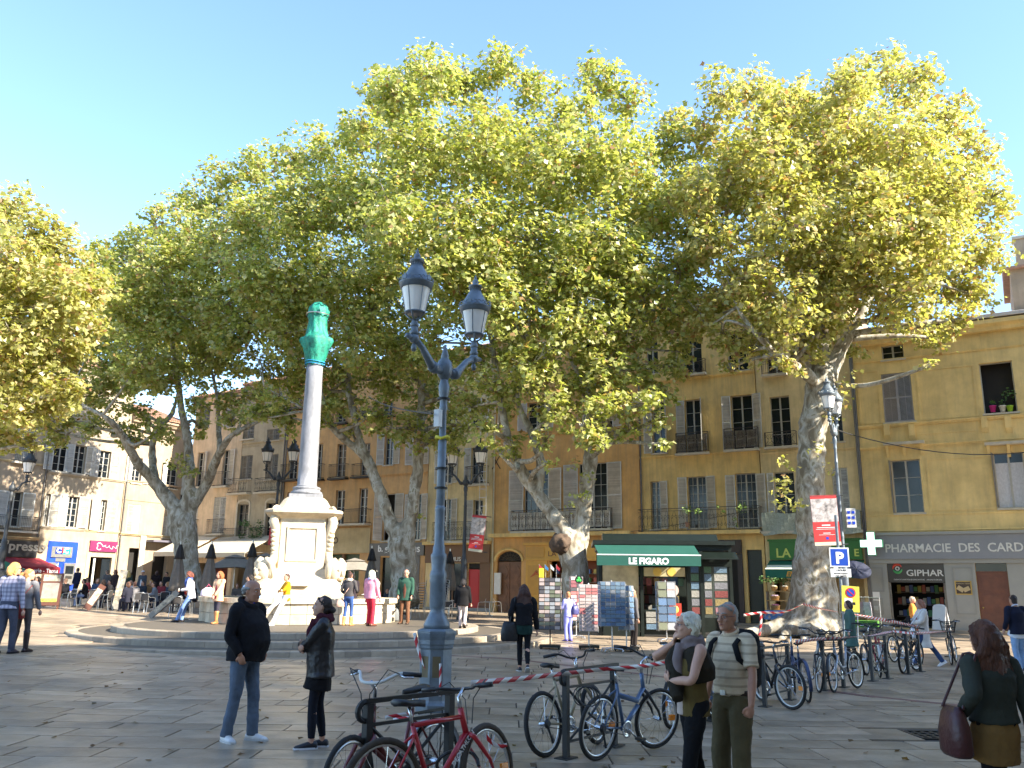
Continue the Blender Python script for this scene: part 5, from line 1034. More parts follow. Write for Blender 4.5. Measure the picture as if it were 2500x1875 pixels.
def lamp_post(label, loc, rz, h, mat, arm=.62, s=1., big=True, single=False, rise=.3, lz=(0, 0), fat=1.):
    t = thing('street_lamp', label, 'street lamp', (loc[0], loc[1], 0), rz, None); h -= t.location.z; k = fat if big else .8
    kb = k * (1.22 if fat < 1 else 1); zs_ = .76 if fat < 1 else 1.
    mb = MB(); mb.lathe([(r_ / k * kb, z_ * zs_) for r_, z_ in ((.31 * k, 0), (.31 * k, .12), (.27 * k, .16), (.255 * k, .2), (.25 * k, 1.12), (.27 * k, 1.15), (.275 * k, 1.2), (.285 * k, 1.22), (.285 * k, 1.3), (.30 * k, 1.36), (.31 * k, 1.42), (.31 * k, 1.46), (.24 * k, 1.5))], 8, a0=R(22.5)); bs = mb.build('base', mat, t)
    for q in range(8):
        a = q * math.pi / 4; M = Matrix.Rotation(a, 4, 'Z')
        MB(M).box(.232 * kb, .2335 * kb, -.06 * kb, .06 * kb, .32 * zs_, 1.0 * zs_).build('base_panel', pmat('lamp_panel_worn', (.16, .12, .06), .6, .2, .3, 5) if q in (4, 5) else mat, bs)
    mb = MB(); mb.lathe([(r_ * (1.2 if fat < 1 and z_ < 1.7 else 1), z_ * zs_ if z_ < 3.9 else z_) for r_, z_ in ((.2 * k, 1.5), (.205 * k, 1.58), (.165 * k, 1.75), (.13 * k, 1.84), (.14 * k, 1.9), (.15 * k, 1.93), (.15 * k, 2.35), (.165 * k, 2.4), (.155 * k, 2.45), (.165 * k, 2.5), (.155 * k, 2.56), (.13 * k, 2.62), (.15 * k, 2.85), (.155 * k, 2.9), (.12 * k, 2.95), (.115 * k, 3.05), (.095 * k, 3.12), (.092 * k, 3.75), (.1 * k, 3.78), (.1 * k, 3.82), (.088 * k, 3.86), (.075 * k, h - 1.05), (.085 * k, h - 1.03), (.085 * k, h - .98), (.07 * k, h - .96), (.066 * k, h - .5), (.09 * k, h - .46), (.075 * k, h - .42), (.075 * k, h - .3), (.1 * k, h - .22), (.11 * k, h - .1), (.08 * k, h - .02), (.075 * k, h + .02))], 20); mb.build('pole', mat, t, True)
    if not big or True:
        mb = MB(); mb.lathe([(.075 * k, h), (.14 * k, h + .08), (.165 * k, h + .18), (.14 * k, h + .29), (.07 * k, h + .36), (.085 * k, h + .38), (.04 * k, h + .5), (.01, h + .58)], 20); mb.build('finial_ball', mat, t, True)
    for i, sg in enumerate((-1, 1)):
        if single and sg > 0: continue
        z0 = h + .15; zz = rise + lz[i]
        mb = MB(); mb.tube([(sg * .12, 0, z0), (sg * .26, 0, z0 - .02), (sg * (arm - .18), 0, z0 + zz * .75), (sg * arm, 0, z0 + zz)], [.075, .075, .05, .055], 10)
        mb.tube([(sg * .2, 0, z0 - .01), (sg * .3, 0, z0 + .02)], .09, 10); mb.ell((sg * arm, 0, z0 + zz), (.085, .085, .075), 10, 7); mb.lathe([(.03, z0 + zz - .2), (.045, z0 + zz - .14), (.02, z0 + zz - .08)], 8, (sg * arm, 0, 0)); mb.tube([(sg * (arm + .02), 0, z0 + zz), (sg * (arm + .17), 0, z0 + zz + .02)], [.05, .035], 8); mb.lathe([(.06, z0 + zz + .05), (.075, z0 + zz + .1), (.05, z0 + zz + .14), (.06, z0 + zz + .18)], 10, (sg * arm, 0, 0)); mb.build('arm', mat, t, True)
        lantern(t, (sg * arm, 0, z0 + zz + .18), s, mat, .3 * i)
    return t
LY = 12.9
p0 = G(1060, 1734); NEARL = lamp_post('tall near street lamp with two pale opal lanterns', (p0.x, p0.y, 0), R(53), 4.92, LAMPM, .72, .94, rise=.36, fat=.8)
# yellow strap, junction box and cable clips on its pole
MB().box(-.16, -.075, -.05, .05, 4.15, 4.42).build('junction_box', WHITEP, NEARL); MB().tube([(.1 * math.cos(t), .1 * math.sin(t), 3.99 + .02 * math.sin(3 * t)) for t in np.linspace(0, 6.3, 13)], .025, 6).build('yellow_strap', pmat('strap_yellow', (.6, .5, .03), .6), NEARL)
for z in (3.2, 3.5, 4.6): MB().lathe([(.1, z), (.1, z + .03)], 16).build('clip_band', IRON, NEARL)
q = A(1130, 1480, 43.5); lamp_post('dark double street lamp in front of the narrow yellow house', (q.x, q.y, 0), R(-15), 6.7, LAMPD, .75, 1.3, rise=.5)
q = A(660, 1440, 48); lamp_post('double street lamp in front of the grey-beige house, left of the column', (q.x, q.y, 0), R(-10), 7.35, LAMPD, .78, 1.25, rise=.5)
q = A(2070, 1500, 33); lamp_post('street lamp with two overlapping lanterns beside the right plane tree', (q.x, q.y, 0), R(58), 7.6, LAMPM, .65, 1.15, rise=.4, big=False)
LAMP4 = q
q = A(-12, 1480, 44); lamp_post('single lantern of a street lamp cut by the left edge', (q.x, q.y, 0), R(200), 6.2, LAMPD, .6, 1.2, rise=.4, single=True)
# overhead cables
CAB = pmat('black_cable', (.012, .012, .012), .6)
def cable(a, b, drop, label, r=.012): 
    p = sag(a, b, drop, 16); o = Vector(a); mb = MB(); mb.tube([x - o for x in p], r, 5); tag(mb.build('cable', CAB, loc=o), label, 'cable')
cable(A(1055, 1010, 12.9), A(900, 968, 30), .1, 'black overhead cable from the near lamp post towards the trees', .014)
cable(Vector((LAMP4.x, LAMP4.y, 7.9)), PH.root.matrix_basis @ Vector((9.6, -.1, 8.6)), .8, 'black cable sagging across the pharmacy front', .022)
cable(YH.root.matrix_basis @ Vector((-.3, -.9, 4.9)), YH.root.matrix_basis @ Vector((7.0, -.9, 6.0)), .1, 'thin pale line along the long iron balcony', .012)

# ================================================================== banners, road signs
BRED = pmat('banner_red', (.50, .03, .03), .6, 0, .06, 3); BPHO = pmat('banner_photo', (.33, .30, .28), .6, 0, .75, 5, c2=(.4, .36, .34)); BCRM = pmat('banner_cream', (.6, .55, .4), .6)
def banner(label, p, rz, w_, h, tilt=0):
    t = thing('banner', label, 'banner', p, rz); t.rotation_euler = (0, R(tilt), rz)
    MB().box(-w_ / 2, w_ / 2, -.015, .015, 0, h).build('cloth', BRED, t)
    MB().box(-w_ / 2 + .004, w_ / 2 - .004, -.02, -.0151, h * .47, h * .93).build('photo_print', BPHO, t); MB().box(-w_ / 2 + .004, w_ / 2 - .004, -.02, -.0151, 0.004, h * .07).build('footer_print', BCRM, t)
    for fz, fw, fh in ((.39, .16, .022), (.35, .36, .012), (.32, .40, .007), (.24, .14, .012), (.21, .30, .006)): MB().box(-w_ * fw, w_ * fw, -.018, -.0151, h * fz, h * (fz + fh)).build('print_line', WHITE2, t)
    MB().box(-.05 * w_, .05 * w_, -.018, -.0151, h * .12, h * .17).build('logo_print', BLU, t)
    MB().tube([(w_ / 2 + .25, 0, h - .03), (-w_ / 2, 0, h - .03)], .02, 6).build('rod', LAMPD, t); MB().tube([(w_ / 2 + .25, 0, .03), (-w_ / 2, 0, .03)], .02, 6).build('rod', LAMPD, t)
q = A(2022, 1332, 32.6); banner('large red banner with grey photo on the pole beside the right plane tree', q, R(-8), .96, 1.88, -2)
q = A(1160, 1347, 43.2); banner('red banner with brown photo on the dark lamp by the narrow yellow house', q, R(-10), .72, 1.8, 6)
q = A(668, 1332, 47.7); banner('half-hidden red and white banner left of the fountain pedestal', q, R(160), .75, 1.7, -4)
# lit pharmacy cross
CRS = emit('cross_light', (.45, .80, .62), .9); q = PH.root.matrix_basis @ Vector((.25, -.75, 4.05)); t = thing('pharmacy_cross', 'illuminated pale green pharmacy cross sign projecting from the wall', 'sign', q, R(-30))
mb = MB(); c_ = [(-.17, -.55), (.17, -.55), (.17, -.17), (.5, -.17), (.5, .17), (.17, .17), (.17, .55), (-.17, .55), (-.17, .17), (-.5, .17), (-.5, -.17), (-.17, -.17)]
mb.prism([(x, -.12, z) for x, z in c_], (0, .02, 0)); mb.build('lit_face', CRS, t); mb = MB(); mb.prism([(x * 1.08, -.099, z * 1.07) for x, z in c_], (0, .2, 0)); mb.build('casing', pmat('cross_green', (.02, .1, .05), .5), t); MB().tube([(.1, .1, 0), (.1, .74, 0)], .05, 8).build('bracket', LAMPD, t)
# parking sign on a pole
q = A(2058, 1480, 27.6); t = thing('road_sign', 'blue parking sign with white plate on the grey post by the right tree', 'sign', (q.x, q.y, 0), R(-6))
MB().tube([(0, .06, 0), (0, .06, 4.15)], .045, 10).build('post', LAMPM, t)
zP = A(2058, 1381, 27.6).z; zQ = A(2058, 1334, 27.6).z; hh = zQ - zP
MB().box(-hh / 2, hh / 2, -.015, .0, zP, zQ).build('plate', WHITE2, t); MB().box(-hh / 2 + .04, hh / 2 - .04, -.02, -.0151, zP + .04, zQ - .04).build('blue_field', pmat('sign_blue', (.012, .06, .36), .4), t)
text('P', hh * .8, WHITE2, t, (0, -.024, zP + hh * .2), align='CENTER', bold=.02, ext=.003)
z2, z3 = A(2066, 1406, 27.6).z, A(2066, 1384, 27.6).z; z2 = A(2066, 1406, 27.6).z; MB().box(-.3, .32, -.015, 0, z2, z3 - .02).build('lower_plate', WHITE2, t)
for i, s_ in enumerate(('2 ROUES', 'SUR EMPLACEMENT', 'DELIMITE')): text(s_, (z3 - z2) * (.3 if i != 1 else .17), BLK, t, (0.01, -.018, z3 - .02 - (z3 - z2) * (.33 * i + .27)), align='CENTER', ext=.002, bold=.002)
t2 = thing('temporary_sign', 'yellow temporary no-parking board behind the green-coated person', 'sign', (A(2072, 1500, 27.2).x, A(2072, 1500, 27.2).y, 0), R(-8)); t2.rotation_euler = (R(-3), R(4), R(-8))
zb_, zt = A(2072, 1490, 27.2).z, A(2072, 1427, 27.2).z
MB().box(-.26, .26, -.012, .012, zb_, zt).build('board', pmat('sign_yellow', (.60, .52, .06), .5), t2); zc = zt - .2
MB().prism([(.15 * math.cos(a), -.02, zc + .15 * math.sin(a)) for a in np.linspace(0, 6.28, 25)[:-1]], (0, .0075, 0)).build('red_ring', pmat('sign_red', (.5, .02, .03), .5), t2); MB().prism([(.115 * math.cos(a), -.025, zc + .115 * math.sin(a)) for a in np.linspace(0, 6.28, 25)[:-1]], (0, .0045, 0)).build('blue_disc', MATS['sign_blue'], t2)
MB().cbox((0, -.028, zc), (.24, .004, .03), Matrix.Rotation(R(40), 3, 'Y')).build('slash', MATS['sign_red'], t2); MB().box(-.14, .14, -.0155, -.0125, zc - .36, zc - .28).build('tow_mark', BLK, t2); MB().box(-.18, .05, -.0155, -.0125, zb_ + .08, zb_ + .4).build('paper', WHITE2, t2)
for x in (-.2, .2): MB().tube([(x, .03, 0), (x, .03, zb_ + .3)], .02, 6).build('leg', LAMPM, t2)
t3 = thing('switch_box', 'pale grey electrical box strapped to the lamp pole beside the red banner', 'electric box', (LAMP4.x + .35, LAMP4.y - .1, A(2068, 1288, 32.9).z), R(-10)); MB().box(-.17, .17, -.1, .1, 0, .72).build('case', WHITEP, t3)
for i in range(3):
    for j in (-1, 1): MB().box(j * .08 - .05, j * .08 + .05, -.115, -.101, .12 + i * .2, .22 + i * .2).build('socket', BLU, t3)

# ================================================================== kiosk
KG = pmat('kiosk_green_black', (.006, .011, .008), .45, .1, .2, 4); KAW = pmat('kiosk_awning', (.006, .075, .052), .75, 0, .08, 3, .1, 200); CREAM = pmat('kiosk_cream', (.42, .36, .2), .6)
KY = 31.5; pl = A(1452, 1500, KY); pr = A(1715, 1500, KY)
kz = R(-4); K = thing('newspaper_kiosk', 'dark green newspaper kiosk with a LE FIGARO awning', 'kiosk', (pl.x, KY, 0), kz)
W_ = (pr.x - pl.x); Z = lambda y: A(1580, y, KY).z
zroof, zbar, zval, zbot = Z(1330), Z(1357), Z(1362), Z(1383)
kw = W_ + 1.35
MB().box(.15, kw, 1.6, 4.4, zroof - .15, zroof + .05).build('roof', KG, K); MB().box(.0, kw + .12, 1.45, 4.6, zroof + .052, zroof + .2).build('roof_cornice', KG, K)
mb = MB(); mb.rings([[(x, 2.0, zroof + .2), (x, 2.4, zroof + .5), (x, 3.6, zroof + .5), (x, 4.2, zroof + .2)] for x in (.4, kw - .4)]); mb.build('roof_hump', KG, K)
for x in (.2, 1.75, W_ - .35, W_ + .15, kw - .12): MB().box(x, x + .12, 1.6, 1.75, 0, zroof - .152).build('post', KG, K)
MB().box(.2, kw, 4.2, 4.3, 0, zroof - .16).build('back_wall', KG, K); MB().box(.2, .26, 1.75, 4.2, 0, zroof - .16).build('side_wall', KG, K); MB().box(kw - .1, kw - .02, 1.76, 2.0, 0, zroof - .16).build('side_wall', KG, K); MB().box(.26, kw - .1, 1.75, 4.2, .0, .06).build('floor', DARK, K)
MB().box(.35, 1.7, 1.66, 1.72, 1.0, zval - .1).build('side_display', pmat('display_cream', (.40, .34, .2), .6, 0, .4, 2), K); MB().box(.35, 1.7, 1.62, 1.72, 0, .98).build('side_panel', KG, K)
MB().box(1.9, W_ - .4, 1.62, 1.7, zbot - .35, zbot - .02).build('light_band', CREAM, K)
for x in (2.4, W_ - .9): MB().prism([(x + .16 * math.cos(a), 1.6, zbot - .18 + .16 * math.sin(a)) for a in np.linspace(0, 6.28, 21)[:-1]], (0, .018, 0)).build('round_lamp', pmat('lamp_amber', (.6, .4, .08), .5), K)
# awning
aw = MB().rings([[(x, 1.44, zroof + .02), (x, 1.44, zroof - .01), (x + (.12 if x < 1 else -.0), .0, zbar - .02), (x + (.12 if x < 1 else 0), .0, zbar + .01)] for x in (-.05 + .1, W_ - .05)]).build('awning', KAW, K)
MB().tube([(.1, -.01, zbar), (W_ - .02, -.01, zbar)], .022, 8).build('awning_bar', WHITE2, aw); MB().box(.1, W_ - .03, -.02, .0, zbot, zbar - .024).build('valance', KAW, aw)
text('LE FIGARO', (zval - zbot) * 1.0, WHITE2, aw, ((W_ + .1) / 2 - .02, -.026, zbot + (zval - zbot) * .20), align='CENTER', bold=.014, ext=.004, sx=.98)
for x in (.3, W_ - .3): MB().tube([(x, 0, zbar), (x + .05, 1.45, zbar + .1)], .018, 6).build('awning_arm', ALU, aw)
# counter with newspapers, hanging magazines
MAGS = [pmat('mag%d' % i, c, .5, 0, .5, 9) for i, c in enumerate(((.16, .04, .035), (.04, .09, .18), (.26, .25, .22), (.2, .15, .06), (.06, .13, .08), (.15, .15, .16), (.24, .12, .13), (.10, .16, .22)))]
ct = MB().box(1.9, W_ - .3, 1.8, 2.6, .06, .95).build('counter', KG, K)
for i in range(4):
    for j in range(3): cube('newspaper', MAGS[2 if (i + j) % 3 else 7], 'mag%d' % (2 if (i + j) % 3 else 7), ct, (2.15 + i * .42, 1.72 + j * .04 - .03, .35 + j * .22), (.38, .02, .19))
for r_ in range(5):
    for i in range(9):
        k = (i * 5 + r_ * 3) % 8; cube('magazine', MAGS[k], 'mag%d' % k, K, (1.95 + i * (W_ - 2.5) / 8, 3.6 + random.uniform(-.2, .4), .95 + r_ * .36), (.22, .015, .30))
for i in range(7): cube('hanging_magazine', MAGS[(i * 3) % 8], 'mag%d' % ((i * 3) % 8), K, (2.1 + i * .3, 1.9, zbot - .55), (.2, .012, .27))
MB().prism([(2.95 + .22 * math.cos(a), 1.55, zbot - .85 + .22 * math.sin(a)) for a in np.linspace(0, 6.28, 25)[:-1]], (0, .012, 0)).build('round_sign', pmat('pink_disc', (.55, .40, .36), .6), K)
MB().box(2.8, 3.25, 1.55, 1.65, .75, 1.2).build('red_box', pmat('box_red', (.45, .04, .02), .5), K)
MB().ell((3.02, 1.53, .98), (.13, .02, .14), 10, 6).build('box_print', MATS['lamp_amber'], K)
# glazed right end
for i, (a, c) in enumerate(((W_ - .22, W_ + .14), (W_ + .28, W_ + .6), (W_ + .62, kw - .14))):
    MB().box(a, c, 1.64, 1.66, .7, zbot + .05).build('glazed_panel', pmat('kiosk_glass', (.06, .07, .06), .06, 0, .5, 1.2, spec=.8), K)
    for r_ in range(6): 
        k = (i * 3 + r_ * 5) % 8; cube('magazine', MAGS[k], 'mag%d' % k, K, ((a + c) / 2, 1.63, .95 + r_ * .3), ((c - a) * .8, .008, .24))
for z in (zbot + .12, 2.55): MB().box(W_ - .3, kw - .05, 1.58, 1.7, z, z + .09).build('rail', KG, K)
mb = MB(); mb.rings([[(x, 1.62, zroof - .2), (x, .95 + .1, zroof - .45), (x, .95 + .1, zroof - .49), (x, 1.62, zroof - .3)] for x in (W_ + .1, kw + .15)]); mb.build('side_hood', KG, K)

# ================================================================== postcard stands
CARDC = [pmat('card%d' % i, c, .45, 0, .75, 22) for i, c in enumerate(((.42, .14, .13), (.48, .38, .35), (.08, .14, .24), (.10, .16, .22), (.38, .30, .27), (.24, .08, .09), (.06, .10, .16), (.26, .27, .28), (.13, .14, .09), (.07, .065, .07)))]
WIRE = pmat('rack_wire', (.45, .45, .45), .4, .7)
def card_stand(label, p, rz, cols, rows, w_, z0, z1, pal, two=True, depth=.35, frame=WIRE, base='feet', top=None):
    t = thing('postcard_stand', label, 'postcard stand', p, rz, 'postcard stands by the kiosk')
    mb = MB(); mb.tube([(0, 0, .05), (0, 0, z1 + .05)], .02, 8)
    for y in (-depth / 2, depth / 2):
        for x in (-w_ / 2, w_ / 2): mb.tube([(x, y, z0 - .03), (x, y, z1)], .009, 5)
        for r_ in range(rows + 1): z = z0 + (z1 - z0) * r_ / rows; mb.tube([(-w_ / 2, y, z), (w_ / 2, y, z)], .006, 4)
    for z in (z0, z1): 
        for x in (-w_ / 2, w_ / 2): mb.tube([(x, -depth / 2, z), (x, depth / 2, z)], .009, 4)
    mb.build('frame', frame, t)
    ch = (z1 - z0) / rows; cw = w_ / cols
    for r_ in range(rows):
        for c in range(cols):
            k = pal[(r_ * 7 + c * 3 + random.randrange(3)) % len(pal)]
            o = cube('card', CARDC[k], 'card%d' % k, t, (-w_ / 2 + cw * (c + .5), -depth / 2 - .012, z0 + ch * (r_ + .5)), (cw * .92, .006, ch * .86)); o.rotation_euler.x = R(-9)
        if two:
            for c in range(2):
                for sx in (-1, 1):
                    k = pal[(r_ * 5 + c) % len(pal)]; o = cube('card', CARDC[k], 'card%d' % k, t, (sx * (w_ / 2 + .012), -depth / 4 + c * depth / 2, z0 + ch * (r_ + .5)), (.006, depth / 2 * .9, ch * .86))
    mb = MB()
    if base == 'feet':
        for a in (45, 135, 225, 315): mb.tube([(0, 0, .12), (.35 * math.cos(R(a)), .35 * math.sin(R(a)), .09)], .018, 6); mb.ell((.36 * math.cos(R(a)), .36 * math.sin(R(a)), .04), (.03, .03, .04), 6, 5)
    else: mb.box(-.3, .3, -.28, .28, .05, .11); [mb.ell((sx * .26, sy * .24, .03), (.025, .025, .03), 6, 4) for sx in (-1, 1) for sy in (-1, 1)]
    mb.build('base', frame if base == 'feet' else KG, t)
    return t
def gp(px, py): return G(px, py)
s1 = card_stand('black revolving stand of small souvenirs left of the card racks, with flags on top', gp(1343, 1584), R(-6), 4, 13, .62, .55, 2.02, (9, 4, 7, 8), frame=IRON, base='plate', depth=.5)
FLG = [pmat('flag_red', (.5, .03, .04), .6), pmat('flag_blue', (.04, .2, .5), .6), pmat('flag_white', (.7, .7, .7), .6)]
for i in range(4): 
    f = MB().tube([(-.3 + i * .16, .05, 2.0), (-.33 + i * .17, .02, 2.42)], .006, 4).build('flag_stick', WIRE, s1); MB().prism([(-.33 + i * .17, .02, 2.42), (-.22 + i * .17, 0, 2.30), (-.23 + i * .17, 0, 2.22), (-.33 + i * .17, .02, 2.3)], (0, .006, 0)).build('flag', FLG[i % 3], f)
MB().box(-.32, -.2, -.2, .1, 2.03, 2.3).build('yellow_box', MATS['strap_yellow'], s1)
card_stand('narrow wire stand of dark red cards behind the pink card rack', gp(1407, 1560), R(4), 2, 12, .42, .62, 2.1, (5, 4, 1, 9, 0))
card_stand('wide white rack of pink and red greeting cards', gp(1438, 1585), R(-4), 3, 14, .55, .52, 1.85, (0, 1, 4, 1), two=False, frame=WHITEP, base='plate')
card_stand('blue wire rack of landscape postcards beside the pink cards', gp(1495, 1592), R(6), 5, 11, .72, .72, 1.95, (2, 3, 6, 7, 3))
card_stand('slim stand of grey view cards next to the person at the kiosk', gp(1530, 1590), R(60), 2, 8, .32, .6, 1.85, (7, 3, 2), base='plate')
card_stand('tall wire stand of calendars and magazines at the right kiosk opening', A(1628, 1560, 30.2).xy.to_3d(), R(3), 2, 6, .6, .4, 2.0, (8, 2, 4, 7, 6))
t = thing('shamrock_sign', 'round black sign with a green shamrock above the card racks', 'sign', A(1413, 1415, 27.5), 0); MB().prism([(.12 * math.cos(a), 0, .12 * math.sin(a)) for a in np.linspace(0, 6.28, 21)[:-1]], (0, .02, 0)).build('disc', BLK, t)
for a in (90, 210, 330): MB().ell((.045 * math.cos(R(a)), -.006, .045 * math.sin(R(a))), (.042, .008, .042), 8, 5).build('leaf', pmat('shamrock', (.05, .5, .08), .5), t)
MB().tube([(0, .03, -.7), (0, .03, 0)], .012, 5).build('stick', WIRE, t)

# ================================================================== cafe furniture
CHAIRM = pmat('chair_aluminium', (.55, .55, .53), .35, .9, .08, 8); RATT = pmat('chair_weave', (.035, .03, .028), .7, 0, .3, 30, .4, 80)
def make_chair():
    t = empty('cafe_chair', (0, 0, 0)); t['category'] = 'chair'; t['group'] = 'metal cafe terrace chairs'
    MB().box(-.21, .21, -.2, .2, .44, .465).build('seat', RATT, t)
    MB().rings([[(x, -.2 - .03 * math.cos(x * 5) , z) for x in np.linspace(-.2, .2, 7)] + [(x, -.215 - .03 * math.cos(x * 5), z) for x in np.linspace(.2, -.2, 7)] for z in (.55, .82)]).build('backrest', RATT, t)
    for sx in (-1, 1):
        MB().tube([(sx * .23, .24, 0), (sx * .23, .2, .45), (sx * .24, .17, .64), (sx * .245, .05, .68), (sx * .24, -.15, .68), (sx * .22, -.22, .72)], .012, 6).build('leg', CHAIRM, t); MB().tube([(sx * .22, -.3, 0), (sx * .21, -.2, .45), (sx * .21, -.23, .84)], .012, 6).build('leg', CHAIRM, t)
    MB().tube([(-.21, -.23, .83), (-.1, -.26, .86), (.1, -.26, .86), (.21, -.23, .83)], .012, 6).build('top_rail', CHAIRM, t)
    return t
def copy_tree(o, parent=None):
    c = o.copy(); col.objects.link(c); c.parent = parent
    for ch in list(o.children): copy_tree(ch, c)
    return c
CH0 = make_chair(); _first = [True]
def chair(p, rz, label):
    o = CH0 if _first[0] else copy_tree(CH0); _first[0] = False
    o.location = (p[0], p[1], gz(p[0], p[1]) + (p[2] if len(p) > 2 else 0)); o.rotation_euler.z = rz; o['label'] = label; return o
def cafe_table(p, label, top=CHAIRM):
    t = thing('cafe_table', label, 'table', (p[0], p[1], 0), 0, 'cafe terrace tables'); MB().lathe([(.33, .71), (.35, .72), (.35, .74), (.33, .75)], 20).build('table_top', top, t, True); MB().tube([(0, 0, .05), (0, 0, .71)], .03, 8).build('leg', CHAIRM, t)
    MB().lathe([(.24, 0), (.24, .02), (.06, .05)], 16).build('base', CHAIRM, t); return t
def gq(px, py): q = G(px, py); return (q.x, q.y)
for i, (px, py, rz, lb) in enumerate(((165, 1486, 150, 'cafe chair just right of the brown menu board, side on'), (150, 1482, 200, 'cafe chair half hidden behind the brown menu board'), (225, 1486, 30, 'cafe chair behind the leaning picture panel'), (253, 1490, 90, 'cafe chair left of the tall illustrated panel'),
     (338, 1495, 20, 'dark woven cafe chair seen from behind, right of the tall panel'), (358, 1497, 340, 'cafe chair with blue seat beside the dark woven one'), (428, 1508, 10, 'cafe chair in front of the dark coat, nearest the basin'), (452, 1505, 300, 'round-armed cafe chair next to the seated reader on the basin'), (300, 1484, 190, 'cafe chair behind the tall illustrated panel'), (395, 1490, 180, 'cafe chair behind the crossed menu panels'), (490, 1485, 170, 'cafe chair behind the person reading on the basin'))): chair(gq(px, py), R(rz), lb)
for i, (px, py, rz, lb) in enumerate(((1110, 1508, 200, 'cafe chair right of the near lamp post, back turned'), (1090, 1510, 160, 'cafe chair left of the round-armed one by the dark lamp'), (1175, 1500, 90, 'cafe chair left of the small table by the carved door'), (1215, 1498, 270, 'cafe chair right of the small table by the carved door'), (1008, 1510, 120, 'cafe chair behind the person in the green jacket'))): chair(gq(px, py), R(rz), lb)
for px, py, lb in ((195, 1478, 'cafe table behind the menu boards at the left'), (275, 1480, 'cafe table behind the leaning picture panel'), (375, 1488, 'cafe table behind the crossed panels'), (1195, 1503, 'small round cafe table before the carved door'), (1135, 1505, 'cafe table by the dark street lamp'), (432, 1492, 'cafe table by the left plane tree trunk')): cafe_table(gq(px, py), lb)
# stacked chairs beside the lamp
for sx, (px, py, n, lb) in enumerate(((1022, 1508, 9, 'left'), (1078, 1508, 9, 'right'))):
    q = gq(px, py)
    for k in range(n): chair((q[0] + .01 * k, q[1] + .03 * k, k * .13), R(170 if sx else 95), '%s chair of the tall stack just %s of the near lamp post' % (('lowest', 'second lowest', 'third lowest', 'fourth lowest', 'middle', 'fourth highest', 'third highest', 'second highest', 'topmost')[k], lb))
# parasols
PARK = pmat('parasol_taupe', (.12, .105, .09), .85, 0, .2, 5, .2, 60); PARB = pmat('parasol_black', (.012, .011, .011), .8, 0, .2, 5); PARW = pmat('parasol_open_taupe', (.20, .18, .15), .85, 0, .12, 3)
def closed_parasol(px, py, ph, label, Y=None):
    q = G(px, py) if Y is None else A(px, py, Y); z1 = A(px, ph, q.y).z - gz(q.x, q.y); t = thing('closed_parasol', label, 'parasol', (q.x, q.y, 0), 0, 'folded taupe parasols')
    MB().tube([(0, 0, 0), (0, 0, z1 + .12)], .035, 8).build('pole', CHAIRM, t); MB().lathe([(.32, 0), (.32, .06), (.08, .1)], 16).build('base', IRON, t)
    n = 24; f = lambda r: [(r * (1 + .22 * math.cos(6 * a)) * math.cos(a), r * (1 + .22 * math.cos(6 * a)) * math.sin(a)) for a in np.linspace(0, 2 * math.pi, n + 1)[:-1]]
    zl = z1 - 2.1; mb = MB(); mb.rings([[(x, y, z) for x, y in f(r)] for r, z in ((.30, zl), (.31, zl + .2), (.26, zl + .7), (.19, zl + 1.1), (.11, zl + 1.5), (.08, zl + 1.62))]); mb.build('canopy', PARK, t, True)
    mb = MB(); mb.rings([[(x, y, z) for x, y in f(r)] for r, z in ((.22, zl + 1.42), (.17, zl + 1.6), (.12, zl + 1.85), (.06, zl + 2.06), (.02, zl + 2.1))]); mb.build('cap', PARB, t, True)
for px, py, ph, lb in ((425, 1497, 1328, 'folded taupe parasol left of the left plane tree trunk'), (502, 1500, 1327, 'folded taupe parasol right of the left plane tree trunk'), (604, 1500, 1325, 'folded taupe parasol left of the fountain pedestal'), (901, 1500, 1338, 'folded taupe parasol just right of the fountain pedestal'), (984, 1500, 1336, 'folded taupe parasol before the trunk behind the column'), (1095, 1504, 1345, 'folded taupe parasol right of the near lamp post')): closed_parasol(px, py, ph, lb)
def open_parasol(px, py, ph, w_, label):
    q = G(px, py); z1 = A(px, ph, q.y).z - gz(q.x, q.y); t = thing('open_parasol', label, 'parasol', (q.x, q.y, 0), R(20), 'open grey parasols'); MB().tube([(0, 0, 0), (0, 0, z1)], .035, 8).build('pole', CHAIRM, t); MB().lathe([(.35, 0), (.35, .06), (.08, .1)], 16).build('base', IRON, t)
    mb = MB(); a = w_ / 2; mb.rings([[(-a, -a, z1 - .85), (0, -a, z1 - .75), (a, -a, z1 - .85), (a, 0, z1 - .75), (a, a, z1 - .85), (0, a, z1 - .75), (-a, a, z1 - .85), (-a, 0, z1 - .75)], [(-.5, -.5, z1 - .22), (0, -.5, z1 - .2), (.5, -.5, z1 - .22), (.5, 0, z1 - .2), (.5, .5, z1 - .22), (0, .5, z1 - .2), (-.5, .5, z1 - .22), (-.5, 0, z1 - .2)]], cap=False); mb.rings([[(-.62, -.62, z1 - .2), (.62, -.62, z1 - .2), (.62, .62, z1 - .2), (-.62, .62, z1 - .2)], [(-.02, -.02, z1), (.02, -.02, z1), (.02, .02, z1), (-.02, .02, z1)]]); mb.build('canopy', PARW, t)
    for k in range(4): s_ = [(-a, -a), (a, -a), (a, a), (-a, a)][k]; MB().tube([(0, 0, z1 - .25), (s_[0] * .98, s_[1] * .98, z1 - .87)], .012, 4).build('rib', CHAIRM, t)
for px, py, ph, w_, lb in ((565, 1478, 1353, 3.0, 'open grey parasol left of the pedestal, under the cream awnings'), (640, 1478, 1350, 3.0, 'open grey parasol half behind the fountain pedestal'), (860, 1482, 1362, 2.6, 'open grey parasol right of the pedestal before the yellow shop')): open_parasol(px, py, ph, w_, lb)
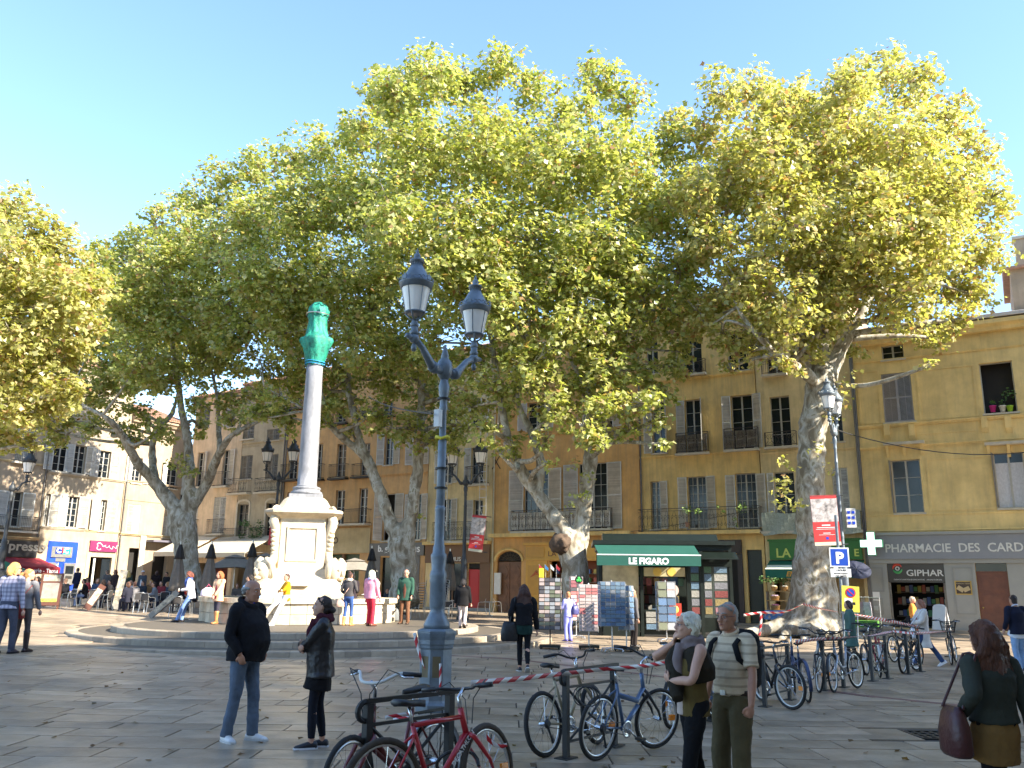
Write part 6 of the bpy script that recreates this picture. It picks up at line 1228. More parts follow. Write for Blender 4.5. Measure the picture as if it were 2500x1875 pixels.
# cream awnings of the restaurant on the corner
AWC = pmat('awning_canvas', (.50, .45, .35), .8, 0, .08, 3)
for s0, s1, lb in ((-56.9, -53.2, 'cream canvas awning of the corner restaurant, left one'), (-53.0, -47.2, 'cream canvas awning of the corner restaurant, right one')):
    o = thing('shop_awning', lb, 'awning', ST(s0, T0), R(-30)); MB().rings([[(x, -.02, 4.4), (x, -.02, 4.36), (x, -2.9, 3.0), (x, -2.9, 3.04)] for x in (0, s1 - s0)]).build('canvas', AWC, o)
    MB().box(0, s1 - s0, -2.93, -2.905, 2.72, 3.03).build('valance', AWC, o)
    for x in (.2, s1 - s0 - .2): MB().tube([(x, -.02, 3.2), (x, -2.85, 2.98)], .02, 6).build('arm', CHAIRM, o)
# menu boards
WOODB = pmat('menu_wood', (.12, .045, .025), .5, 0, .2, 4); MENU = pmat('menu_paper', (.27, .25, .21), .6, 0, .25, 7); MENUP = pmat('menu_print', (.42, .36, .26), .6, 0, .7, 9)
q = gq(115, 1487); t = thing('menu_board', 'brown wooden menu board with white sheet at the left cafe', 'menu board', (q[0], q[1], 0), R(8)); t.rotation_euler = (R(-8), 0, R(8))
MB().box(-.45, .45, -.03, .03, .15, 1.55).build('frame', WOODB, t); MB().box(-.34, .34, -.04, -.031, .3, 1.12).build('menu_sheet', MENU, t); MB().box(-.36, .36, -.04, -.031, 1.2, 1.48).build('photo_strip', MENUP, t); MB().box(-.34, .34, -.045, -.041, .3, .45).build('fruit_print', pmat('fruit_print', (.4, .35, .06), .6, 0, .7, 14), t); [MB().box(x - .03, x + .03, .0, .05, 0, .16).build('leg', WOODB, t) for x in (-.4, .4)]
def leaning(px, py, w_, h, rx, ry, rz, mat, label):
    q = gq(px, py); t = thing('menu_stand', label, 'menu panel', (q[0], q[1], .0), R(rz)); t.rotation_euler = (R(rx), R(ry), R(rz)); MB().box(-w_ / 2, w_ / 2, -.012, .012, .05, h).build('panel', mat, t); MB().box(-w_ / 2 + .02, w_ / 2 - .02, -.016, -.0125, .3, h - .2).build('printed_sheet', MENUP, t)
    for x in (-w_ / 2, w_ / 2): MB().tube([(x, .02, 0), (x, .3, 1.0)], .015, 5).build('prop', IRON, t)
leaning(280, 1490, .32, 1.8, -4, 6, 10, MENU, 'tall narrow illustrated panel standing among the cafe guests')
leaning(208, 1490, .3, 1.25, -10, 28, 10, WOODB, 'leaning picture panel with orange top near the brown menu board')
leaning(362, 1508, .22, 1.45, -8, 44, 10, MENU, 'pale plank-like panel leaning right, nearest the steps')
# A-frame by the pharmacy
q = gp(2300, 1541 + 5); t = thing('sandwich_board', 'white A-frame board standing before the pharmacy wall', 'sandwich board', q, R(40))
for sx in (-1, 1):
    MB().rings([[(sx * .28, y, 0), (sx * .34, y, 0), (sx * .05, y, 1.15), (sx * .0, y, 1.15)] for y in (-.28, .28)]).build('leaf', WHITE2, t)
MB().ell((0, 0, 1.17), (.06, .28, .09), 8, 5).build('hinge_cap', WHITE2, t)
# grocer's display: tables, crates of fruit, baskets, umbrella
GB = GRO.root.matrix_basis; CR = [pmat('basket_wicker', (.42, .26, .1), .8, 0, .3, 25, .4, 60), pmat('soap_cream', (.62, .56, .42), .6), pmat('berry', (.14, .03, .08), .5), pmat('bag_mauve', (.40, .28, .35), .6, 0, .4, 10)]
def gpos(px, py, t): s, z = FAC(px, py, t); return ST(s, t, 0), z
CLOTH = pmat('cloth_blue', (.10, .22, .50), .8, 0, .25, 3, c2=(.14, .26, .52)); p, _ = gpos(1905, 1500, 44.3)
t = thing('cloth_table', 'round table under a blue printed cloth before the green grocer', 'table', p, R(-30))
mb = MB(); n = 36; rs = []
for r_, z in ((.01, .78), (.72, .78), (.76, .74), (.78, .5), (.80, .36)): rs.append([(r_ * (1 + .035 * math.sin(9 * a) * (z < .7)) * math.cos(a), r_ * (1 + .035 * math.sin(9 * a) * (z < .7)) * math.sin(a), z) for a in np.linspace(0, 2 * math.pi, n + 1)[:-1]])
mb.rings(rs, cap=False); mb.build('tablecloth', CLOTH, t, True)
for a in range(0, 360, 90): MB().tube([(.45 * math.cos(R(a)), .45 * math.sin(R(a)), 0), (.4 * math.cos(R(a)), .4 * math.sin(R(a)), .77)], .025, 6).build('leg', WHITEP, t)
for i in range(9): a = -150 + i * 17; z = .48 + .13 * (i % 2); o = MB().cbox((0, 0, 0), (.13, .008, .13), Matrix.Rotation(R(20 + 25 * i), 3, 'Y')).build('printed_motif', CARDC[1], t, loc=(.815 * math.cos(R(a)), .815 * math.sin(R(a)), z)); o.rotation_euler.z = R(a + 90)
def basket(p, r, fill, label, z):
    t = thing('basket', label, 'basket', Vector((p.x, p.y, z)), 0, 'wicker baskets of the green grocer'); MB().lathe([(r * .8, 0), (r, .2), (r * 1.05, .21), (r * .9, .2), (r * .9, .16)], 14).build('wicker', CR[0], t, True)
    for k in range(7): a = k * .9; MB().ell((r * .5 * math.cos(a), r * .5 * math.sin(a), .21), (r * .3, r * .3, .06), 6, 4).build('goods', fill, t)
for row, (t_, z, n, cont) in enumerate(((44.75, .80, 3, 'dark berries'), (45.2, 1.25, 3, 'mauve sachets'), (45.6, 1.72, 5, 'cream soaps'))):
    p0, _ = gpos(1888, 1480, t_)
    sh = thing('display_shelf', '%s wooden display shelf of the green grocer' % ('lowest', 'middle', 'uppermost')[row], 'shelf', p0, R(-30), None); MB().box(-.3, 2.4, -.25, .25, z - .05, z - .005).build('board', CR[0], sh)
    for x in (-.25, 2.35): MB().box(x - .03, x + .03, -.2, .2, 0, z - .052).build('leg', SHUTD, sh)
    for i in range(n): basket(p0 + SV * (.1 + i * 2.1 / max(n - 1, 1)), .24 if n < 5 else .17, (CR[2], CR[3], CR[1])[row], 'basket of %s, %s from the left on the %s display shelf' % (cont, ('first', 'second', 'third', 'fourth', 'last')[i], ('lowest', 'middle', 'uppermost')[row]), z)
p, _ = gpos(1905, 1440, 46.0); mb = MB()
for k in range(6): sprig(mb, (-.9 + k * .36, 0, 2.25), .22, 40, .07)
tag(mb.build('potted_greenery', LEAFG, loc=p), 'row of dark green plants under the green awning', 'plant'); 
p, _ = gpos(2096, 1450, 45.2); t = thing('printed_umbrella', 'blue and yellow printed umbrella hung at the grocer front', 'umbrella', Vector((p.x, p.y, 2.75)), R(-30)); t.rotation_euler = (R(70), R(15), R(-30)); t.scale = (.95, .6, .4)
mb = MB(); mb.rings([[(r_ * math.cos(a), r_ * math.sin(a), z + .05 * abs(math.sin(4 * a))) for a in np.linspace(0, 2 * math.pi, 33)[:-1]] for r_, z in ((.72, 0), (.55, .12), (.3, .2), (.02, .23))], cap=False); mb.build('canopy', pmat('umbrella_print', (.012, .018, .07), .6, 0, .5, 3, c2=(.05, .055, .09)), t, True); MB().tube([(0, 0, .45), (0, 0, -.5)], .015, 6).build('shaft', IRON, t)
for i, cc in enumerate(((.55, .5, .45), (.4, .25, .3), (.5, .45, .5))):
    p, _ = gpos(2085 + i * 17, 1510, 44.6); t = thing('hanging_bag', ('cream', 'dusky pink', 'pale lilac')[i] + ' cloth bag hung on the grocer rail at right', 'bag', Vector((p.x, p.y, .55)), R(-30)); mb = MB(); mb.rings([[(x * w2, y, z) for x, y in ((-.2, -.06), (.2, -.06), (.2, .06), (-.2, .06))] for z, w2 in ((0, 1), (.35, .95), (.7, .8))]); mb.build('sack', pmat('bag%d' % i, cc, .8, 0, .3, 8), t); MB().tube([(-.12, 0, .68), (-.1, 0, .95), (.1, 0, .95), (.12, 0, .68)], .012, 5).build('handle', WHITEP, t)
p, _ = gpos(2100, 1500, 44.6); t = thing('bag_rail', 'wheeled metal rail carrying bags beside the pharmacy', 'rail', p, R(-30)); mb = MB(); mb.tube([(-.9, 0, 0), (-.9, 0, 1.5), (.9, 0, 1.5), (.9, 0, 0)], .02, 6); mb.build('frame', WIRE, t)
p, _ = gpos(2095, 1540, 44.2); t = tag(MB().box(-.9, .9, -.4, .4, .0, .45).build('green_crate', pmat('crate_green', (.10, .30, .04), .6), loc=p), 'long green crate on the ground before the grocer', 'crate'); t.rotation_euler.z = R(-30); t.location.z = gz(p.x, p.y)
for z in (.15, .3): MB().box(-.92, .92, -.42, .42, z - .02, z + .02).build('slat', MATS['crate_green'], t)
# kerb in front of the shops
for i, (s0, s1) in enumerate(((-30, 9),)):
    o = tag(empty('kerb', (0, 0, 0)), kind='structure'); n = 26
    for k in range(n): sm = s0 + (s1 - s0) * (k + .5) / n; p = ST(sm, 43.2); cube('kerb_stone', KERB, 'kerb_block', o, (p.x, p.y, .06), ((s1 - s0) / n - .012, .35, .14), R(-30))

# ================================================================== barrier tape
def tapemat():
    mt = pmat('barrier_tape', (.7, .68, .66), .45, 0, .04, 3); n = mt.node_tree.nodes; L = mt.node_tree.links; b = n['Principled BSDF']
    uv = n.new('ShaderNodeUVMap'); uv.uv_map = 'UVMap'; sx = n.new('ShaderNodeSeparateXYZ'); L.new(uv.outputs[0], sx.inputs[0])
    ad = n.new('ShaderNodeMath'); ad.operation = 'ADD'; L.new(sx.outputs[0], ad.inputs[0]); L.new(sx.outputs[1], ad.inputs[1])
    fr = n.new('ShaderNodeMath'); fr.operation = 'FRACT'; L.new(ad.outputs[0], fr.inputs[0]); gt = n.new('ShaderNodeMath'); gt.operation = 'GREATER_THAN'; gt.inputs[1].default_value = .5; L.new(fr.outputs[0], gt.inputs[0])
    mx = n.new('ShaderNodeMix'); mx.data_type = 'RGBA'; mx.inputs[6].default_value = (.72, .70, .68, 1); mx.inputs[7].default_value = (.55, .02, .03, 1); L.new(gt.outputs[0], mx.inputs[0]); L.new(mx.outputs[2], b.inputs['Base Color']); return mt
TAPE = tapemat()
def tape(pts, label, wd=.055, twist=0., period=.2):
    pts = [Vector(p) for p in pts]; o = pts[0]; sp = [Vector(p) for p in spline([tuple(p - o) for p in pts], 8)]; v = []; f = []; uv = []; d = 0
    for i, p in enumerate(sp):
        if i: d += (p - sp[i - 1]).length
        dr = (sp[min(i + 1, len(sp) - 1)] - sp[max(i - 1, 0)]).normalized(); sd_ = dr.cross(Vector((0, 1, 0)) if abs(dr.y) < .8 else Vector((1, 0, 0))).normalized(); nn = dr.cross(sd_)
        a = twist * d; w_ = (sd_ * math.cos(a) + nn * math.sin(a)) * wd / 2
        v += [p - w_, p + w_]; uv += [(d / period, 0), (d / period, .35)]
        if i: k = 2 * i; f.append([k - 2, k - 1, k + 1, k])
    me = bpy.data.meshes.new('tape'); me.from_pydata([tuple(x) for x in v], [], f); ul = me.uv_layers.new(name='UVMap')
    for l in me.loops: ul.data[l.index].uv = uv[l.vertex_index]
    ob = obj('barrier_tape', me, TAPE, None, True, o); tag(ob, label, 'barrier tape'); md = ob.modifiers.new('th', 'SOLIDIFY'); md.thickness = .002; return ob
# ================================================================== bicycle racks and bicycles
TYRE = pmat('tyre_rubber', (.018, .017, .016), .8, 0, .3, 20, .3, 90); TYREB = pmat('tyre_tan', (.05, .035, .022), .8, 0, .3, 20); CHROME = pmat('bike_chrome', (.6, .6, .6), .22, 1, .05, 8); BLKP = pmat('black_plastic', (.014, .014, .015), .45, 0, .2, 12); SADL = pmat('saddle_vinyl', (.018, .017, .017), .5, 0, .2, 12, .1, 60); ORNG = pmat('reflector_orange', (.75, .22, .01), .25)
def rack(a, b, label, curl=True, h=.9):
    a, b = Vector(a), Vector(b); d = (b - a); L_ = d.length; t = thing('bike_rack', label, 'bike rack', (a.x, a.y, 0), math.atan2(d.y, d.x), 'black steel bike racks')
    for x in (0, L_): MB().box(x - .03, x + .03, -.03, .03, 0, h - .03).build('post', IRON, t); MB().box(x - .11, x + .11, -.08, .08, 0, .015).build('foot_plate', IRON, t)
    MB().box(-.03, L_ + .1, -.02, .02, h - .031, h + .004).build('top_rail', IRON, t); MB().box(.03, L_ - .03, -.012, .012, h - .2, h - .175).build('mid_rail', IRON, t); MB().box(.03, L_ - .03, -.012, .012, .15, .175).build('low_rail', IRON, t)
    for s0, s1 in ((.03, L_ / 2), (L_ - .03, L_ / 2)): MB().tube([(s0, 0, h - .2), (s1, 0, .38)], .014, 6).build('brace', IRON, t); MB().tube([(s0, 0, .16), (s1, 0, .38)], .014, 6).build('brace', IRON, t)
    if curl: MB().tube([(-.03 - .07 * math.sin(u), 0, h - .085 + .07 * math.cos(u)) for u in np.linspace(0, 4.4, 12)], .022, 6).build('curl', IRON, t)
    return t
PSIL = pmat('paint_silver', (.4, .41, .43), .35, .6, .08, 6)
def bike(label, rear, front, paint, lean=0., steer=0., style='mtb', tyre=TYRE, r=.335, rim=ALU, basket=False, guard=None, bars=BLKP, flat=False, carrier=False, reflect=True, stem=CHROME, saddle=SADL, word=None):
    rear, front = Vector(rear), Vector(front); d = front - rear; wb = 1.04; az = math.atan2(d.y, d.x); c = (rear + front) / 2
    t = thing('bicycle', label, 'bicycle', (c.x, c.y, 0), az, 'bicycles parked at the racks'); t.rotation_euler = (R(lean), 0, az)
    xr, xf = -wb / 2, wb / 2
    bbx = xr + .44; bb = (bbx, 0, .28); st = (bbx - .17, 0, .76); hd1 = (xf - .30, 0, .82); hd0 = (xf - .255, 0, .66)
    mb = MB(); R_ = .019
    if style == 'mtb': mb.tube([st, (hd1[0] + .01, 0, hd1[2] - .04)], R_, 8); mb.tube([bb, hd0], R_ * 1.2, 8)
    elif style == 'step': mb.tube([(bbx - .05, 0, .42), (bbx + .12, 0, .40), (bbx + .3, 0, .53), hd1], R_ * 1.15, 8); mb.tube([bb, hd0], R_ * 1.3, 8)
    else: mb.tube([(st[0] + .03, 0, st[2] - .12), (bbx + .23, 0, .55), (hd0[0], 0, hd0[2] + .02)], R_ * 1.5, 8); mb.tube([bb, (bbx + .25, 0, .5)], R_ * 1.4, 8)
    mb.tube([bb, st], R_, 8); mb.tube([hd0, (hd1[0] - .005, 0, hd1[2] + .02)], R_ * 1.25, 8); mb.ell(bb, (.035, .04, .035), 8, 6)
    for sy in (-1, 1): mb.tube([bb, (xr + .1, sy * .055, .33), (xr, sy * .065, r)], [.013, .011, .009], 6); mb.tube([(st[0] + .02, 0, st[2] - .06), (st[0] - .05, sy * .045, st[2] - .12), (xr, sy * .065, r)], [.012, .01, .008], 6)
    fr = mb.build('frame', paint, t, True)
    if word: text(word, .05, WHITE2, fr, (bbx + .2, -.026, .44), rot=(R(90), R(-46), 0), ext=.0015, bold=.001)
    # front end turned by steer
    pv = Vector((hd0[0], 0, hd0[2])); ax = (Vector(hd1) - Vector(hd0)).normalized(); SM = Matrix.Translation(pv) @ Matrix.Rotation(R(steer), 4, ax) @ Matrix.Translation(-pv)
    mb = MB(SM)
    for sy in (-1, 1): mb.tube([(hd0[0] + .01, 0, hd0[2]), (hd0[0] + .02, sy * .06, hd0[2] - .03), (xf - .05, sy * .062, r + .1), (xf, sy * .062, r)], [.018, .02, .016, .01], 7)
    mb.build('fork', paint if style != 'city' else BLKP, t, True)
    hz = 1.02 if style != 'mtb' else .98; hx = hd1[0] - .02
    MB(SM).tube([(hd1[0] - .005, 0, hd1[2]), (hx, 0, hz - .06), (hx + .07, 0, hz)], .016, 8).build('stem', stem, t, True)
    hw = .30
    hp = [(hx - .02, sy_, hz + .015) for sy_ in (-hw, -hw * .6)] if flat else [(hx - .13, -hw, hz + .05), (hx - .05, -hw * .62, hz + .06)]
    pts = hp + [(hx + .07, -.08, hz), (hx + .07, .08, hz)] + [(p[0], -p[1], p[2]) for p in hp[::-1]]
    hb = MB(SM).tube([tuple(p) for p in spline(pts, 4)], .0125, 8).build('handlebar', bars, t, True)
    for sy in (-1, 1):
        e = Vector((pts[0][0], sy * hw, pts[0][2])); f_ = Vector((pts[1][0], sy * hw * .62, pts[1][2])); g = e.lerp(f_, .0) + (e - f_).normalized() * .03; MB(SM).tube([g, e.lerp(f_, .85)], .018, 8).build('grip', BLKP, hb, True)
        MB(SM).tube([e.lerp(f_, .9) + Vector((.02, 0, -.01)), e.lerp(f_, .5) + Vector((.06, 0, -.02)), e + Vector((.06, 0, -.015))], [.012, .007, .006], 5).build('brake_lever', CHROME, hb, True)
        MB(SM).tube([e.lerp(f_, .9) + Vector((.03, 0, 0)), e.lerp(f_, 1.1) + Vector((.15, 0, .04)), Vector((hx + .14, sy * .04, hz - .08)), Vector((hd0[0] + .06, sy * .02, hd0[2] + .06))], .0045, 4).build('cable', BLKP, hb)
    for nm, x, M in (('wheel', xr, Matrix.Identity(4)), ('wheel', xf, SM)):
        W = M @ Matrix.Translation((x, 0, r)) @ Matrix.Rotation(R(90), 4, 'X')
        mb = MB(W); mb.lathe([(.02, -.05), (.025, -.03), (.025, .03), (.02, .05)], 8)
        for k in range(18):
            a = k * math.pi / 9; mb.tube([(.02 * math.cos(a + .6), .02 * math.sin(a + .6), .03 * (-1) ** k), ((r - .04) * math.cos(a), (r - .04) * math.sin(a), 0)], .0018, 3)
        wo = mb.build(nm, CHROME, t); tt = .026 if style == 'mtb' else .02
        MB(W).rings([[((r - tt + tt * math.cos(u)) * math.cos(a), (r - tt + tt * math.cos(u)) * math.sin(a), tt * math.sin(u)) for u in np.linspace(0, 2 * math.pi, 9)[:-1]] for a in np.linspace(0, 2 * math.pi, 33)], cap=False).build('tyre', tyre, wo, True)
        MB(W).rings([[(rr * math.cos(a), rr * math.sin(a), z) for rr, z in ((r - .042, -.011), (r - .042, .011), (r - .062, .009), (r - .062, -.009))] for a in np.linspace(0, 2 * math.pi, 33)], cap=False).build('rim', rim, wo, True)
        if reflect: MB(W).box(r * .55, r * .8, -.03, .03, -.012, .012).build('reflector', ORNG, wo)
        if guard and not (x == xf and guard is PSIL):
            a0, a1 = (20, 200) if x == xr else (0, 150)
            MB(W).rings([[((r + .02) * math.cos(a), (r + .02) * math.sin(a), z) for z in (-.028, -.015, .015, .028)] + [((r + .026) * math.cos(a), (r + .026) * math.sin(a), z) for z in (.02, -.02)] for a in np.linspace(R(a0), R(a1), 16)]).build('mudguard', guard, t, True)
    sz = st[2] + .13
    MB().tube([st, (st[0] - .03, 0, sz)], .013, 8).build('seat_post', CHROME, t, True)
    mb = MB(); mb.rings([[(st[0] - .03 + x, w_ * math.cos(u), sz + .025 + zz + .026 * math.sin(u)) for u in np.linspace(0, 2 * math.pi, 11)[:-1]] for x, w_, zz in ((-.13, .03, .012), (-.12, .07, .014), (-.06, .082, .008), (0, .05, .0), (.08, .026, -.004), (.14, .018, -.012), (.15, .006, -.014))]); mb.build('saddle', saddle, t, True)
    mb = MB(); Mx = Matrix.Translation(bb) @ Matrix.Rotation(R(90), 4, 'X'); mb.M = Mx; mb.lathe([(.088, .05), (.092, .052), (.092, .056), (.07, .056), (.065, .052)], 24); mb.M = None
    for sy, a in ((-1, -35), (1, 145)): mb.tube([(bb[0], sy * .07, bb[2]), (bb[0] + .17 * math.cos(R(a)), sy * .085, bb[2] + .17 * math.sin(R(a)))], .011, 6)
    ck = mb.build('crankset', CHROME, t, True)
    for sy, a in ((-1, -35), (1, 145)): MB().cbox((bb[0] + .17 * math.cos(R(a)), sy * .135, bb[2] + .17 * math.sin(R(a))), (.085, .09, .025)).build('pedal', BLKP, ck)
    mb = MB(); 
    for z in (.06, -.045): mb.tube([(bb[0], -.053, bb[2] + z * 1.3), (xr, -.053, r + z * .75)], .004, 4)
    mb.build('chain', BLKP, t); mb = MB(); mb.M = Matrix.Translation((xr, -.045, r)) @ Matrix.Rotation(R(90), 4, 'X'); mb.lathe([(.05, 0), (.03, .03)], 14); mb.M = None; mb.tube([(xr, -.055, r - .03), (xr + .03, -.06, r - .12), (xr + .06, -.06, r - .2)], [.015, .012, .014], 5); mb.build('derailleur', BLKP, t)
    if carrier:
        mb = MB()
        for y in (-.05, 0, .05): mb.tube([(xr - .2, y, 2 * r + .06), (xr + .25, y, 2 * r + .06)], .006, 5)
        for y in (-.06, .06): mb.tube([(xr, y, r), (xr - .05, y, 2 * r + .06)], .006, 5)
        mb.tube([(xr - .2, -.05, 2 * r + .06), (xr - .2, .05, 2 * r + .06)], .006, 5); mb.build('luggage_rack', BLKP, t)
    if basket:
        mb = MB(SM); x0, z0 = hx + .12, hz - .22
        for z, w_, dd in ((z0, .13, .20), (z0 + .12, .155, .24), (z0 + .26, .18, .28)): mb.tube([(x0, -w_, z), (x0 + dd, -w_, z), (x0 + dd, w_, z), (x0, w_, z), (x0, -w_, z)], .006, 4)
        for k in range(9):
            u = k / 8; mb.tube([(x0 + .2, -.13 + .26 * u, z0), (x0 + .28, -.18 + .36 * u, z0 + .26)], .003, 3); mb.tube([(x0, -.13 + .26 * u, z0), (x0, -.18 + .36 * u, z0 + .26)], .003, 3); mb.tube([(x0, -.13 + .26 * u, z0), (x0 + .2, -.13 + .26 * u, z0)], .003, 3)
            for sy in (-1, 1): mb.tube([(x0 + .2 * u, sy * .13, z0), (x0 + .28 * u, sy * .18, z0 + .26)], .003, 3)
        for q in range(1, 8): w_ = .13 + .05 * q / 8; dd = .2 + .08 * q / 8; mb.tube([(x0, -w_, z0 + .26 * q / 8), (x0 + dd, -w_, z0 + .26 * q / 8), (x0 + dd, w_, z0 + .26 * q / 8), (x0, w_, z0 + .26 * q / 8), (x0, -w_, z0 + .26 * q / 8)], .0028, 3)
        mb.build('basket', BLKP, t)
    return t
PRED = pmat('paint_red', (.42, .012, .02), .3, .1, .06, 6, coat=.4); PDRED = pmat('paint_maroon', (.13, .014, .014), .35, .1, .1, 6, coat=.3); PBLUE = pmat('paint_steel_blue', (.10, .16, .27), .35, .3, .1, 6, coat=.3); PGOLD = pmat('paint_champagne', (.34, .28, .18), .4, .3, .1, 6); PBLK = pmat('paint_black', (.02, .02, .022), .35, .2, .1, 6, coat=.3); PSIL = pmat('paint_silver', (.4, .41, .43), .35, .6, .08, 6); PNAVY = pmat('paint_navy', (.03, .05, .12), .35, .2, .1, 6, coat=.3); PCRIM = pmat('paint_crimson', (.25, .02, .03), .4, .1, .1, 6)
V = Vector
RK1 = rack((-1.07, 6.95, 0), (-.49, 7.6, 0), 'black bike rack nearest the camera, behind the red bicycle')
RK2 = rack(G(1382, 1852), G(1500, 1823), 'black bike rack holding the steel blue bicycle')
rack(G(1695, 1775), G(1735, 1760), 'black bike rack hidden behind the couple', False)
rack(G(1868, 1726), G(1929, 1709), 'black bike rack right of the backpack, holding the white-rimmed bicycle')
rack(G(2014, 1686), G(2060, 1678), 'black bike rack below the basket bicycle')
rack(G(2131, 1663), G(2168, 1657), 'black bike rack beside the crimson bicycle', False)
rack(G(2219, 1646), G(2248, 1640), 'farthest black bike rack, near the walker in the cream cardigan', False)
bike('bright red mountain bicycle in the foreground', (-.86, 6.42, 0), (-.1, 7.16, 0), PRED, -4, 14, 'mtb', TYREB, r=.355, reflect=True, flat=True, word='DECATHLON')
bike('maroon city bicycle with white curved handlebar at the nearest rack', (-.58, 7.68, 0), (-1.2, 6.75, 0), PDRED, 3, 10, 'step', TYRE, guard=PSIL, bars=WHITEP, carrier=True)
bike('steel blue bicycle with blue rear mudguard at the second rack', G(1446, 1859), G(1605, 1826), PBLUE, 5, -14, 'city', TYRE, guard=None, carrier=False)
bike('champagne bicycle leaning behind the steel blue one', G(1316, 1853), G(1478, 1815), PGOLD, -7, 10, 'mtb', TYRE, reflect=False)
bike('silver-blue bicycle half hidden behind the couple', G(1745, 1765), G(1648, 1776), PBLUE, 4, 25, 'mtb', TYRE)
bike('black bicycle behind the couple, chrome handlebar showing', G(1688, 1800), G(1760, 1735), PBLK, -4, -15, 'city', TYRE, bars=CHROME)
bike('dark bicycle with a bright white-rimmed front wheel right of the backpack', G(1860, 1712), G(1930, 1734), PBLK, 5, 20, 'mtb', TYRE, rim=WHITEP, flat=True)
bike('blue bicycle behind the white-rimmed one', G(1990, 1725), G(1925, 1690), PNAVY, -4, -10, 'city', TYRE, guard=PNAVY, flat=True)
bike('silver bicycle with a black wire basket', G(2100, 1680), G(2030, 1692), PSIL, 5, 12, 'step', TYRE, basket=True, guard=PBLK, carrier=True)
bike('white-wheeled bicycle left of the basket bicycle', G(1992, 1668), G(2000, 1702), PSIL, -4, 10, 'city', TYRE, rim=WHITEP)
bike('crimson bicycle with a rear carrier by the sixth rack', G(2172, 1640), G(2136, 1662), PCRIM, 4, 14, 'step', TYRE, carrier=True, guard=WHITEP)
bike('black bicycle behind the crimson one', G(2100, 1655), G(2158, 1636), PBLK, -4, -14, 'city', TYRE, basket=True)
bike('black mountain bicycle nearest the cream cardigan', G(2200, 1646), G(2240, 1636), PBLK, 3, -12, 'mtb', TYRE, flat=True)
bike('dark bicycle left behind the tape near the pharmacy door', G(2180, 1618), G(2228, 1612), PBLK, -3, 10, 'city', TYRE, carrier=True)
bike('black bicycle with basket behind the long auburn hair', G(2345, 1612), G(2310, 1630), PBLK, 3, 14, 'step', TYRE, basket=True)
# locks
LOCK = pmat('lock_cable', (.02, .018, .018), .4); mb = MB(); mb.tube([(.16 * math.cos(u), .05 * math.sin(2 * u), .11 * math.sin(u)) for u in np.linspace(0, 6.1, 18)], .014, 7); tag(mb.build('bike_lock', LOCK, loc=(-.38, 7.03, .42)), 'black cable lock looped round the red bicycle frame', 'bike lock')
mb = MB(); mb.tube([(.1 * math.cos(u) + .004 * u, .05 * math.sin(u * 1.3), .09 * math.sin(u)) for u in np.linspace(0, 20, 50)], .006, 5); tag(mb.build('bike_lock', LOCK, loc=G(1412, 1668, .0) * 0 + Vector((.72, 8.85, .72))), 'coiled black cable lock hanging under the champagne saddle', 'bike lock')
# tape runs
pL = V((p0.x, p0.y, 0))
tape([A(1012, 1545, 13.0), A(1022, 1590, 13.0), A(1042, 1650, 13.0), A(1058, 1710, 13.0), A(1064, 1728, 13.0)], 'red and white tape hanging down the near lamp base', .05, 2.2, .22)
tape([A(1075, 1620, 12.9), A(1075, 1660, 12.9), A(1074, 1700, 12.9)], 'short tape end on the right side of the near lamp base', .035, .5, .2)
tape([A(1150, 1668, 7.4), A(1260, 1658, 8.0), A(1380, 1644, 8.7), A(1480, 1633, 9.2), A(1560, 1627, 9.0), A(1650, 1615, 8.2)], 'red and white tape strung from the red bicycle across the second rack to the couple', .046, .25, .26)
tape([A(940, 1752, 7.6), A(990, 1744, 7.7), A(1010, 1748, 7.8), A(960, 1756, 7.8)], 'loose tape loop behind the maroon bicycle', .03, .8, .16)
tape([A(1815, 1502, 34), A(1858, 1496, 34), A(1915, 1494, 33.6), A(1960, 1475, 33.2)], 'tape stretched from the kiosk to the right plane tree', .09, .5, .32)
tape([A(1858, 1496, 34), A(1857, 1530, 34), A(1853, 1552, 34)], 'tape end hanging down between kiosk and right plane tree', .09, .6, .32)
tape([A(1960, 1474, 33), A(2005, 1486, 31), A(2060, 1496, 28.5), A(2150, 1512, 25), A(2240, 1530, 21)], 'long tape from the right plane tree down to the far racks', .085, .35, .3)
tape([A(1942, 1567, 12.6), A(2000, 1560, 14), A(2060, 1557, 15), A(2130, 1551, 16.5), A(2180, 1542, 18), A(2240, 1546, 19), A(2330, 1540, 24)], 'tape strung over the bicycles at the right racks', .055, .35, .2)
tape([A(1180, 1790, 7.2), A(1200, 1812, 7.2), A(1222, 1822, 7.2), A(1238, 1818, 7.2)], 'scrap of tape tied into the red bicycle front wheel', .03, 1.5, .12)
